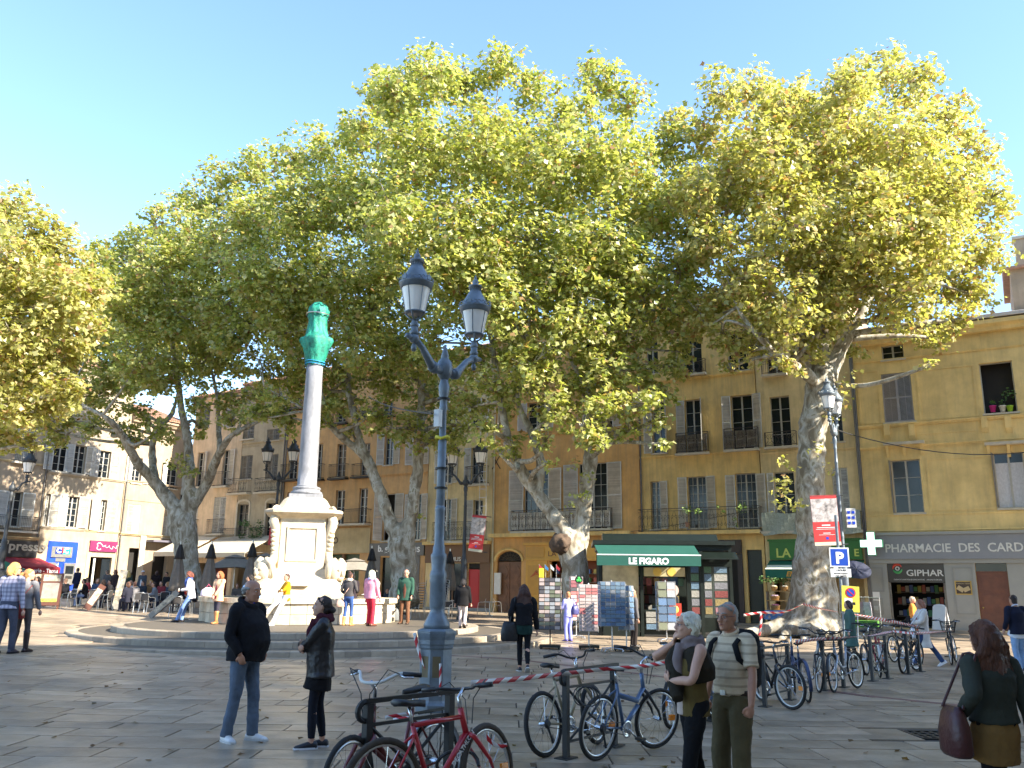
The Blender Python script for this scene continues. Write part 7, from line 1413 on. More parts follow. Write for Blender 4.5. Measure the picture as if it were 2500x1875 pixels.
# ================================================================== people
SKIN = pmat('skin_fair', (.50, .27, .18), .5, 0, .1, 9, .05, 120); SKIN2 = pmat('skin_tanned', (.42, .20, .12), .5, 0, .12, 9, .05, 120); EYEW = pmat('eye_white', (.6, .58, .55), .3); EYED = pmat('eye_iris', (.03, .02, .015), .2); LIPS = pmat('lips', (.33, .12, .10), .5)
def cloth(r, g, b, kind=''):
    k = 'cloth_%d_%d_%d%s' % (r, g, b, kind)
    if k in MATS: return MATS[k]
    c = C(r, g, b)
    if kind == 'leather': return pmat(k, c, .42, 0, .25, 9, .35, 28, spec=.5)
    if kind == 'denim': return pmat(k, c, .85, 0, .3, 3.2, .35, 26, c2=tuple(min(1, x * 1.25) for x in c), spec=.2)
    if kind == 'hair':
        mt = pmat(k, c, .5, 0, .35, 10, 0, spec=.4); n = mt.node_tree.nodes; L = mt.node_tree.links; tc = n.new('ShaderNodeTexCoord'); mp = n.new('ShaderNodeMapping'); mp.inputs['Scale'].default_value = (60, 60, 5); L.new(tc.outputs['Object'], mp.inputs[0]); ns = n.new('ShaderNodeTexNoise'); ns.inputs['Scale'].default_value = 2.2; ns.inputs['Detail'].default_value = 4; ns.inputs['Distortion'].default_value = .8; L.new(mp.outputs[0], ns.inputs['Vector']); bp = n.new('ShaderNodeBump'); bp.inputs['Strength'].default_value = .9; bp.inputs['Distance'].default_value = .02; L.new(ns.outputs[0], bp.inputs['Height']); L.new(bp.outputs[0], n['Principled BSDF'].inputs['Normal']); return mt
    mt = pmat(k, c, .88, 0, .15, 6, .3, 30, spec=.2)
    if kind in ('stripe', 'plaid'):
        n = mt.node_tree.nodes; L = mt.node_tree.links; b_ = n['Principled BSDF']; src = b_.inputs['Base Color'].links[0].from_socket; tc = n.new('ShaderNodeTexCoord'); sx = n.new('ShaderNodeSeparateXYZ'); L.new(tc.outputs['Object'], sx.inputs[0]); prev = src
        for ax, f, w_, cc in (((2, 15, .72, (.16, .11, .07)),) if kind == 'stripe' else ((2, 11, .55, (.10, .10, .15)), (0, 11, .55, (.12, .11, .17)))):
            m1 = n.new('ShaderNodeMath'); m1.operation = 'MULTIPLY'; m1.inputs[1].default_value = f; L.new(sx.outputs[ax], m1.inputs[0]); m2 = n.new('ShaderNodeMath'); m2.operation = 'FRACT'; L.new(m1.outputs[0], m2.inputs[0]); m3 = n.new('ShaderNodeMath'); m3.operation = 'GREATER_THAN'; m3.inputs[1].default_value = w_; L.new(m2.outputs[0], m3.inputs[0]); m4 = n.new('ShaderNodeMath'); m4.operation = 'MULTIPLY'; m4.inputs[1].default_value = .45; L.new(m3.outputs[0], m4.inputs[0])
            mx = n.new('ShaderNodeMix'); mx.data_type = 'RGBA'; L.new(m4.outputs[0], mx.inputs[0]); L.new(prev, mx.inputs[6]); mx.inputs[7].default_value = (*cc, 1); prev = mx.outputs[2]
        L.new(prev, b_.inputs['Base Color'])
    return mt
FOLD = bpy.data.textures.new('folds', 'CLOUDS'); FOLD.noise_scale = .11; FOLD.noise_depth = 2
HAIRT = bpy.data.textures.new('strands', 'CLOUDS'); HAIRT.noise_scale = .035
def skinit(o, vox, fold=0., it=4, tex=None):
    r = o.modifiers.new('fuse', 'REMESH'); r.mode = 'VOXEL'; r.voxel_size = vox; r.use_smooth_shade = True
    s = o.modifiers.new('soften', 'SMOOTH'); s.factor = .5; s.iterations = it
    if fold: d = o.modifiers.new('folds', 'DISPLACE'); d.texture = tex or FOLD; d.strength = fold; d.mid_level = .5
    return o
def ik(a, b, l1, l2, hint):
    d = b - a; L_ = min(d.length, l1 + l2 - .002); d = d.normalized(); x = (l1 * l1 - l2 * l2 + L_ * L_) / (2 * L_); h = math.sqrt(max(l1 * l1 - x * x, 0)); hv = Vector(hint); hv = (hv - d * hv.dot(d)); hv = hv.normalized() if hv.length > 1e-5 else Vector((0, 1, 0)); return a + d * x + hv * h
def loft(mb, pts, rx, ry, xa, n=18, sq=2.4):
    xa = Vector(xa).normalized(); pts = [Vector(p) for p in pts]; rs = []
    for i, p in enumerate(pts):
        d = (pts[min(i + 1, len(pts) - 1)] - pts[max(i - 1, 0)]).normalized(); x = (xa - d * xa.dot(d)).normalized(); y = d.cross(x); ring = []
        for k in range(n):
            a = 2 * math.pi * k / n; c, s = math.cos(a), math.sin(a); c = math.copysign(abs(c) ** (2 / sq), c); s = math.copysign(abs(s) ** (2 / sq), s); ring.append(p + x * rx[i] * c + y * ry[i] * s)
        rs.append(ring)
    mb.rings(rs)
def smooth_tube(mb, pts, rad, n=12): sp = spline([tuple(p) + (r,) for p, r in zip(pts, rad)], 4); mb.tube([q[:3] for q in sp], [q[3] for q in sp], n)
def hand(mb, w, d, pn, k, near, curl=.5):
    d = d.normalized(); pn = (pn - d * pn.dot(d)).normalized(); sd_ = d.cross(pn)
    if not near: mb.ell(w + d * .075 * k, (.04 * k, .04 * k, .06 * k), 8, 6); return
    rot = Matrix((sd_, pn, d)).transposed(); mb.ell(w + d * .045 * k, (.042 * k, .02 * k, .055 * k), 12, 8, rot)
    for i, (o_, L_) in enumerate(((-.03, .062), (-.01, .075), (.01, .07), (.028, .055))):
        b0 = w + d * .075 * k + sd_ * o_ * k; c1 = math.cos(curl), math.sin(curl); p1 = b0 + (d * c1[0] + pn * c1[1]) * L_ * .5 * k; c2 = math.cos(curl * 2.4), math.sin(curl * 2.4); p2 = p1 + (d * c2[0] + pn * c2[1]) * L_ * .55 * k; mb.tube([b0 - d * .02 * k, b0, p1, p2], [.0105 * k, .0105 * k, .0095 * k, .008 * k], 7)
    b0 = w + d * .02 * k - sd_ * .03 * k; mb.tube([b0, b0 - sd_ * .028 * k + d * .025 * k + pn * .008 * k, b0 - sd_ * .026 * k + d * .058 * k + pn * .02 * k], [.014 * k, .012 * k, .009 * k], 7)
HEADR = ((-.118, .026, .024, .060), (-.108, .040, .042, .050), (-.085, .053, .066, .034), (-.055, .063, .086, .016), (-.02, .069, .096, .004), (.02, .073, .1, -.002), (.055, .0735, .098, -.005), (.085, .066, .087, -.008), (.106, .048, .064, -.01), (.119, .018, .025, -.01))
def person(label, pos, h, face, top, legs, shoes, hair, pose=None, near=False, skin=SKIN, build=1., belly=0., extras=(), cat='person', sit=False, vox=None, sleeve='long', hem=.80, collar=None, legw='straight', toplen=None, group=None, openc=None):
    """pose keys are joint targets in metres for a 1.72 m figure facing +Y (x to its right)"""
    k = h / 1.72; pos = Vector(pos); t = thing('person', label, cat, pos, R(face), group)
    if abs(pos.z) > 1e-6: t.location.z = pos.z
    P = dict(pelvis=(0, 0, .94), chest=(0, .0, 1.27), neck=(0, -.01, 1.47), anL=(-.10, 0, .085), anR=(.10, 0, .085), wrL=(-.25, .06, .84), wrR=(.25, .06, .84), yaw=0, pitch=0, roll=0, elL=(-.5, -1, 0), elR=(.5, -1, 0), knL=(0, 1, 0), knR=(0, 1, 0), toeL=(-.15, 1, 0), toeR=(.15, 1, 0), hdL=None, hdR=None, twist=0, curl=.5)
    if sit: P.update(pelvis=(0, 0, .50), chest=(0, .03, .84), neck=(0, .06, 1.04), anL=(-.11, .42, .085), anR=(.11, .42, .085), wrL=(-.14, .32, .66), wrR=(.14, .32, .66))
    P.update(pose or {}); v = lambda q: Vector(P[q]) * k
    pel, che, nec = v('pelvis'), v('chest'), v('neck'); up_ = (nec - che).normalized(); xa = Vector((math.cos(R(P['twist'])), math.sin(R(P['twist'])), 0)); fwd = up_.cross(xa) * -1; fwd = Vector((-xa.y, xa.x, 0))
    sw = .185 * k * (1 + (build - 1) * .6); V1 = vox or (.0075 if near else .02); V2 = vox or (.010 if near else .022)
    shL, shR = nec - xa * sw - up_ * .055 * k, nec + xa * sw - up_ * .055 * k; px = Vector((1, 0, 0)); hpL, hpR = pel - px * .085 * k, pel + px * .085 * k
    wL, wR, aL, aR = v('wrL'), v('wrR'), v('anL'), v('anR'); eL, eR = ik(shL, wL, .285 * k, .25 * k, P['elL']), ik(shR, wR, .285 * k, .25 * k, P['elR']); kL, kR = ik(hpL, aL, .43 * k, .43 * k, P['knL']), ik(hpR, aR, .43 * k, .43 * k, P['knR'])
    # ---- body
    mb = MB(); B = build; loft(mb, [pel - (che - pel) * .15, pel, (pel + che) / 2, che, nec - up_ * .05 * k], [.12 * k * B, .15 * k * B, .125 * k * B, .15 * k * B, .11 * k], [.09 * k, .10 * k * B, .085 * k * B, .10 * k * B, .06 * k], xa)
    hc = nec + Vector((0, 0, 1)) * .15 * k + fwd * .035 * k * 1.0 + up_ * 0; mb.tube([nec - up_ * .06 * k, nec + up_ * .03 * k, hc - Vector((0, 0, .04 * k))], [.07 * k, .054 * k, .052 * k], 12)
    HM = Matrix.Translation(hc) @ Matrix.Rotation(R(P['yaw'] + P['twist']), 4, 'Z') @ Matrix.Rotation(R(P['pitch']), 4, 'X') @ Matrix.Rotation(R(P['roll']), 4, 'Y') @ Matrix.Scale(k, 4)
    hb = MB(HM); hb.rings([[(rx * math.cos(2 * math.pi * i / 20), cy + ry * math.sin(2 * math.pi * i / 20), z) for i in range(20)] for z, rx, ry, cy in HEADR])
    hb.tube([(0, .088, .03), (0, .104, .0), (0, .118, -.026), (0, .100, -.038)], [.009, .012, .0165, .012], 8)
    for sx in (-1, 1):
        hb.ell((sx * .074, -.012, -.005), (.010, .020, .034), 8, 6); hb.tube([(sx * .014, .094, .032), (sx * .04, .088, .034), (sx * .058, .072, .026)], [.010, .011, .008], 6); hb.ell((sx * .038, .070, -.028), (.022, .022, .022), 8, 6); hb.ell((sx * .014, .112, -.032), (.010, .010, .008), 6, 5)
    hb.tube([(-.022, .094, -.060), (0, .101, -.059), (.022, .094, -.060)], [.006, .0095, .006], 6); hb.ell((0, .088, -.098), (.024, .02, .018), 8, 6); mb.v += []; base = len(mb.v); mb.v += hb.v; mb.f += [[i + base for i in f] for f in hb.f]
    for s_, e, w_, hd in ((shL, eL, wL, P['hdL']), (shR, eR, wR, P['hdR'])):
        smooth_tube(mb, [s_ - (s_ - nec) * .2, s_, (s_ + e) / 2, e, (e * .6 + w_ * .4), w_], [.05 * k, .054 * k, .046 * k, .038 * k, .040 * k, .026 * k]); d = Vector(hd) if hd else (w_ - e); pn = (nec - w_); pn.z *= .3; hand(mb, w_, d, pn if pn.length > .01 else Vector((0, 1, 0)), k, near, P['curl'])
    for h_, kn, a in ((hpL, kL, aL), (hpR, kR, aR)): smooth_tube(mb, [h_, (h_ + kn) / 2, kn, (kn * .65 + a * .35), a, a - Vector((0, 0, .04 * k))], [.078 * k * B, .07 * k, .052 * k, .052 * k, .036 * k, .036 * k])
    body = skinit(mb.build('body', skin, t), V1, 0, 3)
    if near:
        for sx in (-1, 1):
            ew = MB(HM).ell((sx * .033, .083, .004), (.0135, .010, .0075), 10, 7).build('eye', EYEW, body, True); MB(HM).ell((sx * .033, .0915, .004), (.006, .003, .006), 8, 6).build('iris', EYED, body, True)
            MB(HM).tube([(sx * .016, .1035, .036), (sx * .038, .099, .040), (sx * .056, .083, .034)], [.004, .005, .003], 5).build('eyebrow', cloth(*hair[1], 'hair'), body, True)
        MB(HM).tube([(-.021, .1, -.0595), (0, .109, -.0585), (.021, .1, -.0595)], [.003, .0055, .003], 6).build('lips', LIPS, body, True)
    # ---- legs
    lg, lc = legs[0], legs[1]; lm = cloth(*lc, legs[2] if len(legs) > 2 else '')
    if lg in ('trousers', 'leggings', 'shorts'):
        mb = MB(); f = {'trousers': (.098, .088, .070, .066, .064), 'leggings': (.090, .080, .058, .056, .042), 'shorts': (.098, .09, .085, .08, .08)}[lg]
        if legw == 'wide': f = (.105, .098, .085, .082, .082)
        loft(mb, [pel + (che - pel) * .28, pel + (che - pel) * .1, pel - (che - pel) * .1, pel - (che - pel) * .28], [.150 * k * B, .168 * k * B, .175 * k * B, .14 * k * B], [.112 * k * B, .122 * k * B, .122 * k * B, .10 * k], px)
        for h_, kn, a in ((hpL, kL, aL), (hpR, kR, aR)):
            if lg == 'shorts': smooth_tube(mb, [h_, (h_ + kn) / 2, kn], [f[0] * k * B, f[1] * k, f[2] * k])
            else: smooth_tube(mb, [h_, (h_ + kn) / 2, kn, (kn + a) / 2, a - Vector((0, 0, .03 * k)) if lg == 'trousers' else a + Vector((0, 0, .03 * k))], [f[0] * k * B, f[1] * k, f[2] * k, f[3] * k, f[4] * k])
        skinit(mb.build(lg, lm, t), V2, .022 if near and lg == 'trousers' else (.008 if near else 0))
    if lg == 'skirt' or any(e[0] == 'skirt' for e in extras):
        e_ = next((e for e in extras if e[0] == 'skirt'), None); zc, wd = (e_[1], e_[2]) if e_ else (.5, .24); sm = cloth(*e_[3]) if e_ else lm
        mb = MB(); zz = Vector((0, 0, 1)); lo = Vector(((kL.x + kR.x) / 2, (kL.y + kR.y) / 2, zc * k)); loft(mb, [pel + (che - pel) * .3, pel, pel.lerp(lo, .5), lo], [.15 * k * B, .18 * k * B, (wd + .18) / 2 * k, wd * k], [.115 * k * B, .13 * k * B, .15 * k, (wd - .03) * k], px); skinit(mb.build('skirt', sm, t), V2, .02 if near else 0)
    # ---- shoes
    sc_, sole = shoes[0], (shoes[1] if len(shoes) > 1 else (40, 36, 32)); boot = shoes[2] if len(shoes) > 2 else 0
    for a, kn, td in ((aL, kL, P['toeL']), (aR, kR, P['toeR'])):
        td = Vector(td).normalized(); pit = td.z; tdh = td; sd_ = tdh.cross(Vector((0, 0, 1))).normalized(); upv = sd_.cross(tdh); M = Matrix((tdh, sd_ * -1, upv)).transposed().to_4x4(); M.translation = a - upv * .085 * k; q = MB(M)
        q.rings([[(x * k, y * w_ * k, z0 * k + (zt - z0) * zf * k) for y, zf in ((-1, 0), (-1, .5), (-.6, .92), (0, 1), (.6, .92), (1, .5), (1, 0))] for x, w_, z0, zt in ((-.075, .026, .015, .06), (-.06, .036, .012, .085), (0, .04, .012, .095), (.07, .045, .012, .075), (.13, .047, .012, .055), (.175, .038, .013, .042), (.195, .018, .015, .03))])
        if boot: smooth_tube(q, [(0, 0, .05 * k), (-.01 * k, 0, .12 * k)], [.044 * k, .05 * k]); 
        so = q.build('shoe', cloth(*sc_, 'leather'), t, True)
        if boot:
            tb = MB(); dirk = (kn - a).normalized(); smooth_tube(tb, [a - Vector((0, 0, .03 * k)), a + dirk * boot * .4 * k, a + dirk * boot * k], [.052 * k, .058 * k, .068 * k]); tb.build('boot_shaft', cloth(*sc_, 'leather'), t, True)
        q = MB(M); q.rings([[(x * k, w_ * k * c, z * k) for x, w_, c in ((-.08, .03, -1), (-.03, .042, -1), (.07, .05, -1), (.14, .051, -1), (.19, .034, -1), (.203, .0, 0), (.19, .034, 1), (.14, .051, 1), (.07, .05, 1), (-.03, .042, 1), (-.08, .03, 1))] for z in (.0, .02)]); q.build('sole', cloth(*sole), so)
    # ---- top
    kind, tc = top[0], top[1]; tm = cloth(*tc, top[2] if len(top) > 2 else ''); mb = MB(); fat = {'jacket': .026, 'coat': .034, 'shirt': .010, 'knit': .018}[kind]; zh = Vector((0, 0, (hem) * k)); sp_ = che - pel
    hemv = pel + sp_.normalized() * (hem - .94) * k; bl = fwd * belly * k
    loft(mb, [hemv, (hemv + pel) / 2 if hem < .88 else pel + sp_ * .12, (pel + che) / 2 + bl * .7, che - sp_ * .15 + bl * .45, che + up_ * .06 * k, nec - up_ * .035 * k, nec + up_ * .012 * k],
         [(.165 + fat + (max(0, .9 - hem) * .12)) * k * B, (.16 + fat) * k * B, (.142 + fat) * k * B, (.162 + fat) * k * B, (.172 + fat) * k * B, .125 * k, .066 * k],
         [(.118 + fat + (max(0, .9 - hem) * .1)) * k * B, (.115 + fat) * k * B + belly * .45 * k, (.10 + fat) * k * B + belly * .7 * k, (.112 + fat) * k * B + belly * .3 * k, (.108 + fat) * k * B, .078 * k, .062 * k], xa)
    for s_, e, w_ in ((shL, eL, wL), (shR, eR, wR)):
        if sleeve == 'long': smooth_tube(mb, [nec.lerp(s_, .6) - up_ * .01 * k, s_, (s_ + e) / 2, e, (e + w_) / 2, w_.lerp(e, .06)], [.06 * k, (.062 + fat * .6) * k, (.054 + fat * .6) * k, (.046 + fat * .6) * k, (.042 + fat * .6) * k, (.034 + fat * .6) * k])
        elif sleeve == 'short': smooth_tube(mb, [nec.lerp(s_, .6) - up_ * .01 * k, s_, s_.lerp(e, .5), s_.lerp(e, .8)], [.06 * k, .068 * k, .066 * k, .068 * k])
        elif sleeve == 'none': mb.ell(s_ * .85 + nec * .15 - up_ * .01 * k, (.05 * k, .05 * k, .05 * k), 8, 6)
    if any(e[0] == 'hood' for e in extras): mb.tube([nec + (xa * .1 * math.cos(u) + fwd * (.1 * math.sin(u)) + Vector((0, 0, .03 - .03 * math.sin(u)))) * k for u in np.linspace(-.4, math.pi + .4 + 0, 9)][::-1] if False else [nec + (xa * .095 * math.cos(u) + fwd * .085 * math.sin(u) + Vector((0, 0, .02 - .045 * math.sin(u)))) * k for u in np.linspace(0, 2 * math.pi, 17)], .034 * k, 8)
    skinit(mb.build({'jacket': 'jacket', 'coat': 'coat', 'shirt': 'shirt', 'knit': 'sweater'}[kind], tm, t), V2, .026 if near and kind in ('jacket', 'coat', 'knit') else (.014 if near else 0))
    if collar: MB().tube([nec + (xa * .062 * math.cos(u) + fwd * .062 * math.sin(u) + Vector((0, 0, .02 - .03 * math.sin(u)))) * k for u in np.linspace(0, 2 * math.pi, 17)], .016 * k, 6).build('collar', cloth(*collar), t, True)
    # ---- hair
    hk, hcol = hair[0], hair[1]; hm = cloth(*hcol, 'hair'); mb = MB(HM); bone = None
    if hk == 'balding':
        for sx in (-1, 1): mb.tube([(sx * .070, .02, .03), (sx * .078, -.03, .025), (sx * .06, -.075, .01), (0, -.098, .0)], [.012, .022, .03, .034], 8); mb.tube([(sx * .07, -.02, 0), (sx * .055, -.075, -.03), (0, -.092, -.035)], [.012, .022, .026], 8)
        mb.ell((0, -.06, .06), (.055, .045, .045), 10, 7)
    else:
        s_ = 1.07 if hk in ('bowl', 'bob', 'long', 'curly') else 1.0; mb.ell((0, -.020, .030), (.079 * s_, .097 * s_, .101 * s_), 16, 10); mb.ell((0, -.045, -.03), (.070 * s_, .063 * s_, .075 * s_), 12, 8); mb.tube([(-.068, .02, .055), (-.045, .05, .088), (0, .062, .098), (.045, .05, .088), (.068, .02, .055)], [.012, .014, .015, .014, .012], 8)
        if hk == 'bowl':
            for sx in (-1, 1): mb.tube([(sx * .05, .06, .075), (sx * .078, .025, .04), (sx * .085, -.02, .02), (sx * .07, -.06, -.03)], [.02, .024, .03, .03], 8)
        if hk in ('bob', 'long', 'curly'):
            for sx in (-1, 1): mb.tube([(sx * .055, .055, .08), (sx * .083, .02, .03), (sx * .088, -.01, -.04), (sx * .08, -.03, -.12)], [.016, .024, .03, .022], 8)
            mb.tube([(0, -.08, .03), (0, -.09, -.06), (0, -.07, -.13)], [.07, .075, .06], 10)
        if hk == 'curly':
            for _ in range(26): d = rng.normal(size=3); d /= np.linalg.norm(d); mb.ell((d[0] * .085, -.02 + d[1] * .09 if d[1] < .2 else -.02, .03 + d[2] * .1), (.034, .034, .034), 6, 5)
        if hk == 'long':
            L_ = hair[2] if len(hair) > 2 else .4
            for sx in (-1.5, -1.1, -.7, -.35, 0, .35, .7, 1.1, 1.5): wv = random.uniform(-.015, .015); mb.tube([(sx * .03, -.065, .06), (sx * .066 + wv, -.095, -.07), (sx * .088 - wv, -.11 + .05 * abs(sx) / 1.5, -.19), (sx * .098 + wv, -.12 + .05 * abs(sx) / 1.5, -.2 - L_ * .5), (sx * .092 - wv, -.115 + .04 * abs(sx) / 1.5, -.2 - L_ - .07 * random.random())], [.036, .042, .045, .042, .012], 8)
        if hk == 'bun': mb.ell((0, -.125, -.035), (.05, .042, .045), 10, 7)
        if hk == 'topbun': mb.ell((0, -.07, .12), (.055, .055, .05), 10, 7)
        if hk == 'ponytail': mb.tube([(0, -.09, .03), (0, -.15, .02), (0, -.17, -.06), (0, -.15, -.17)], [.025, .035, .035, .012], 8)
    skinit(mb.build('hair', hm, t), .0075 if near else .018, .016 if near else .012, 2, HAIRT)
    # ---- extras
    for e in extras:
        if e[0] == 'scarf':
            mb = MB(); mb.tube([nec + (xa * .078 * math.cos(u) + fwd * .075 * math.sin(u) + Vector((0, 0, .035 + .012 * math.sin(3 * u)))) * k for u in np.linspace(0, 2 * math.pi, 19)], .036 * k, 9); mb.tube([nec + (xa * .085 * math.cos(u) + fwd * .09 * math.sin(u) + Vector((0, 0, -.02 - .02 * math.sin(u)))) * k for u in np.linspace(0, 2 * math.pi, 19)], .034 * k, 9)
            mb.tube([nec + (fwd * .12) * k, nec + (fwd * .155 - xa * .03) * k - up_ * .14 * k, nec + (fwd * .15 - xa * .05) * k - up_ * .3 * k], [.045 * k, .05 * k, .035 * k], 9); skinit(mb.build('scarf', cloth(*e[1]), t), V2, .016 if near else 0)
        elif e[0] == 'glasses':
            mb = MB(HM)
            for sx in (-1, 1): mb.tube([(sx * .033 + .022 * math.cos(u), .104, .004 + .016 * math.sin(u)) for u in np.linspace(0, 2 * math.pi, 13)], .0018, 4); mb.tube([(sx * .055, .103, .008), (sx * .077, .06, .008), (sx * .08, -.01, .004)], .0018, 4)
            mb.tube([(-.012, .106, .008), (.012, .106, .008)], .0018, 4); mb.build('glasses', cloth(30, 28, 28, 'leather'), t)
        elif e[0] == 'sunglasses':
            mb = MB(HM); [mb.ell((sx * .034, .102, .004), (.026, .008, .018), 8, 5) for sx in (-1, 1)]; mb.tube([(-.07, .05, .01), (-.02, .105, .01), (.02, .105, .01), (.07, .05, .01)], .004, 4); mb.build('sunglasses', cloth(15, 15, 15, 'leather'), t)
        elif e[0] == 'bag':                     # position, size, colour
            c = Vector(e[1]) * k; sx, sy, sz = [q * k for q in e[2]]; mb = MB(); loft(mb, [c + Vector((0, 0, z)) * 1 for z in (-sz / 2, -sz * .42, 0, sz * .35, sz / 2)], [sx * .42, sx * .5, sx * .5, sx * .4, sx * .3], [sy * .4, sy * .5, sy * .5, sy * .35, sy * .15], (1, 0, 0) if len(e) < 5 else e[4], sq=3.2)
            bg_ = mb.build('bag', cloth(*e[3], 'leather'), t, True); so = shL if c.x < 0 else shR; so = so + up_ * .075 * k; mb = MB()
            if len(e) > 5 and e[5] == 'cross': so = (shR if c.x < 0 else shL) + up_ * .06 * k; mb.tube([c + Vector((0, -.02, sz * .45)), (c + so) / 2 - fwd * .13 * k, so, so * .5 + c * .5 + fwd * .15 * k, c + Vector((0, .04, sz * .45))], .011 * k, 5)
            else: mb.tube([c + Vector((-.0, -.1 * k, sz * .45)), so - fwd * .06 * k, so + Vector((0, 0, .01)), so + fwd * .06 * k, c + Vector((.0, .1 * k, sz * .45))], .011 * k, 6)
            mb.build('strap', cloth(*e[3], 'leather'), bg_)
        elif e[0] == 'backpack':
            c = (che + nec) / 2 - fwd * .20 * k - up_ * .1 * k; mb = MB(); loft(mb, [c + up_ * q * k for q in (-.26, -.23, 0, .18, .24)], [.12 * k, .15 * k, .155 * k, .14 * k, .08 * k], [.06 * k, .09 * k, .09 * k, .075 * k, .03 * k], xa, sq=3.5); bp_ = skinit(mb.build('backpack', cloth(*e[1]), t), V2, .01)
            for sg in (-1, 1): MB().tube([nec + xa * sg * .11 * k - fwd * .13 * k - up_ * .03 * k, nec + xa * sg * .115 * k - fwd * .02 * k + up_ * .012 * k, nec + xa * sg * .125 * k + fwd * .115 * k - up_ * .08 * k, che + xa * sg * .165 * k + fwd * .115 * k, che + xa * sg * .20 * k - up_ * .12 * k - fwd * .05 * k], [.03 * k] * 5, 8, flat=.35).build('strap', cloth(*e[1]), bp_, True)
        elif e[0] == 'belt':
            mb = MB(); q = pel + sp_ * .13; mb.rings([[q + (xa * .166 * k * B * math.cos(u) + fwd * (.124 * k * B + belly * .3 * k) * math.sin(u)) * s2 + Vector((0, 0, z)) for u in np.linspace(0, 2 * math.pi, 25)[:-1]] for z, s2 in ((-.02 * k, 1), (-.02 * k, 1.04), (.02 * k, 1.04), (.02 * k, 1))]); bt = mb.build('belt', cloth(*e[1], 'leather'), t, True); MB().cbox(q + fwd * (.132 * k * B + belly * .3 * k), (.05 * k, .012, .04 * k)).build('buckle', ALU, bt)
        elif e[0] == 'cap': mb = MB(HM); mb.ell((0, -.015, .07), (.083, .1, .065), 12, 8); mb.tube([(0, .06, .07), (0, .15, .06)], [.06, .05], 8, flat=.2); mb.build('cap', cloth(*e[1]), t, True)
        elif e[0] == 'shawl':
            mb = MB(); loft(mb, [che - sp_ * .35 - fwd * .06 * k, che - fwd * .03 * k, nec - up_ * .06 * k, nec + up_ * .0], [.215 * k, .235 * k, .19 * k, .09 * k], [.13 * k, .15 * k, .115 * k, .08 * k], xa)
            mb.tube([nec + (xa * .12 + fwd * .05) * k, nec + (xa * .07 + fwd * .15) * k - up_ * .16 * k, che + (fwd * .18 - xa * .06) * k - up_ * .14 * k, che + (fwd * .2 - xa * .16) * k - up_ * .26 * k], [.07 * k, .08 * k, .075 * k, .05 * k], 9); skinit(mb.build('shawl', cloth(*e[1]), t), V2, .02)
        elif e[0] == 'panel':                  # open garment front showing the layer below
            mb = MB(); loft(mb, [hemv + fwd * (.036 + belly) * k, che + fwd * .032 * k + bl * .4, nec - up_ * .05 * k + fwd * .03 * k], [.085 * k, .085 * k, .05 * k], [(.085 + fat) * k * B, (.082 + fat) * k * B, .05 * k], xa); skinit(mb.build('underlayer', cloth(*e[1]), t), V2, 0)
        elif e[0] == 'item': c = Vector(e[1]) * k; MB().cbox(c, [q * k for q in e[2]], Matrix.Rotation(R(e[4] if len(e) > 4 else 0), 3, 'X')).build(e[5] if len(e) > 5 else 'held_item', cloth(*e[3]), t)
    return t
def at_feet(px, py, head, z=None):
    q = G(px, py, z); return q, max(1.2, A(px, head, q.y).z - q.z)
# --- two talking in the foreground
q, h = at_feet(582, 1809, 1421); person('bald grey-haired person in a black zip jacket, faded jeans and white trainers', q, h, -112, ('jacket', (26, 25, 28)), ('trousers', (80, 90, 104), 'denim'), ((205, 203, 200), (190, 188, 184)), ('balding', (150, 148, 144)),
    dict(anL=(-.10, .10, .085), anR=(.12, -.08, .085), wrL=(-.21, .11, .93), wrR=(.22, .11, .93), hdL=(.35, .1, -1), hdR=(-.35, .1, -1), elL=(-.7, -1, 0), elR=(.7, -1, 0), yaw=2, pitch=-6, toeL=(-.1, 1, 0), toeR=(.45, 1, 0)), True, SKIN2, 1.14, .10, (('hood',),), hem=.86, collar=(30, 60, 170), legw='straight')
q, h = at_feet(772, 1826, 1460); person('dark-haired person with a low bun and crossed arms in a black leather jacket', q, h, 98, ('jacket', (30, 25, 25), 'leather'), ('leggings', (26, 27, 36)), ((24, 24, 32), (200, 200, 205)), ('bun', (44, 30, 26)),
    dict(anL=(-.07, .06, .085), anR=(.07, -.06, .085), wrL=(.10, .26, 1.16), wrR=(-.12, .24, 1.12), elL=(-1, .1, -.6), elR=(1, .1, -.6), hdL=(1, .1, .1), hdR=(-1, .1, .2), yaw=-4, pitch=3), True, SKIN, 1.08, .03, (('scarf', (70, 30, 40)), ('skirt', .66, .2, (22, 20, 22))), hem=.80)
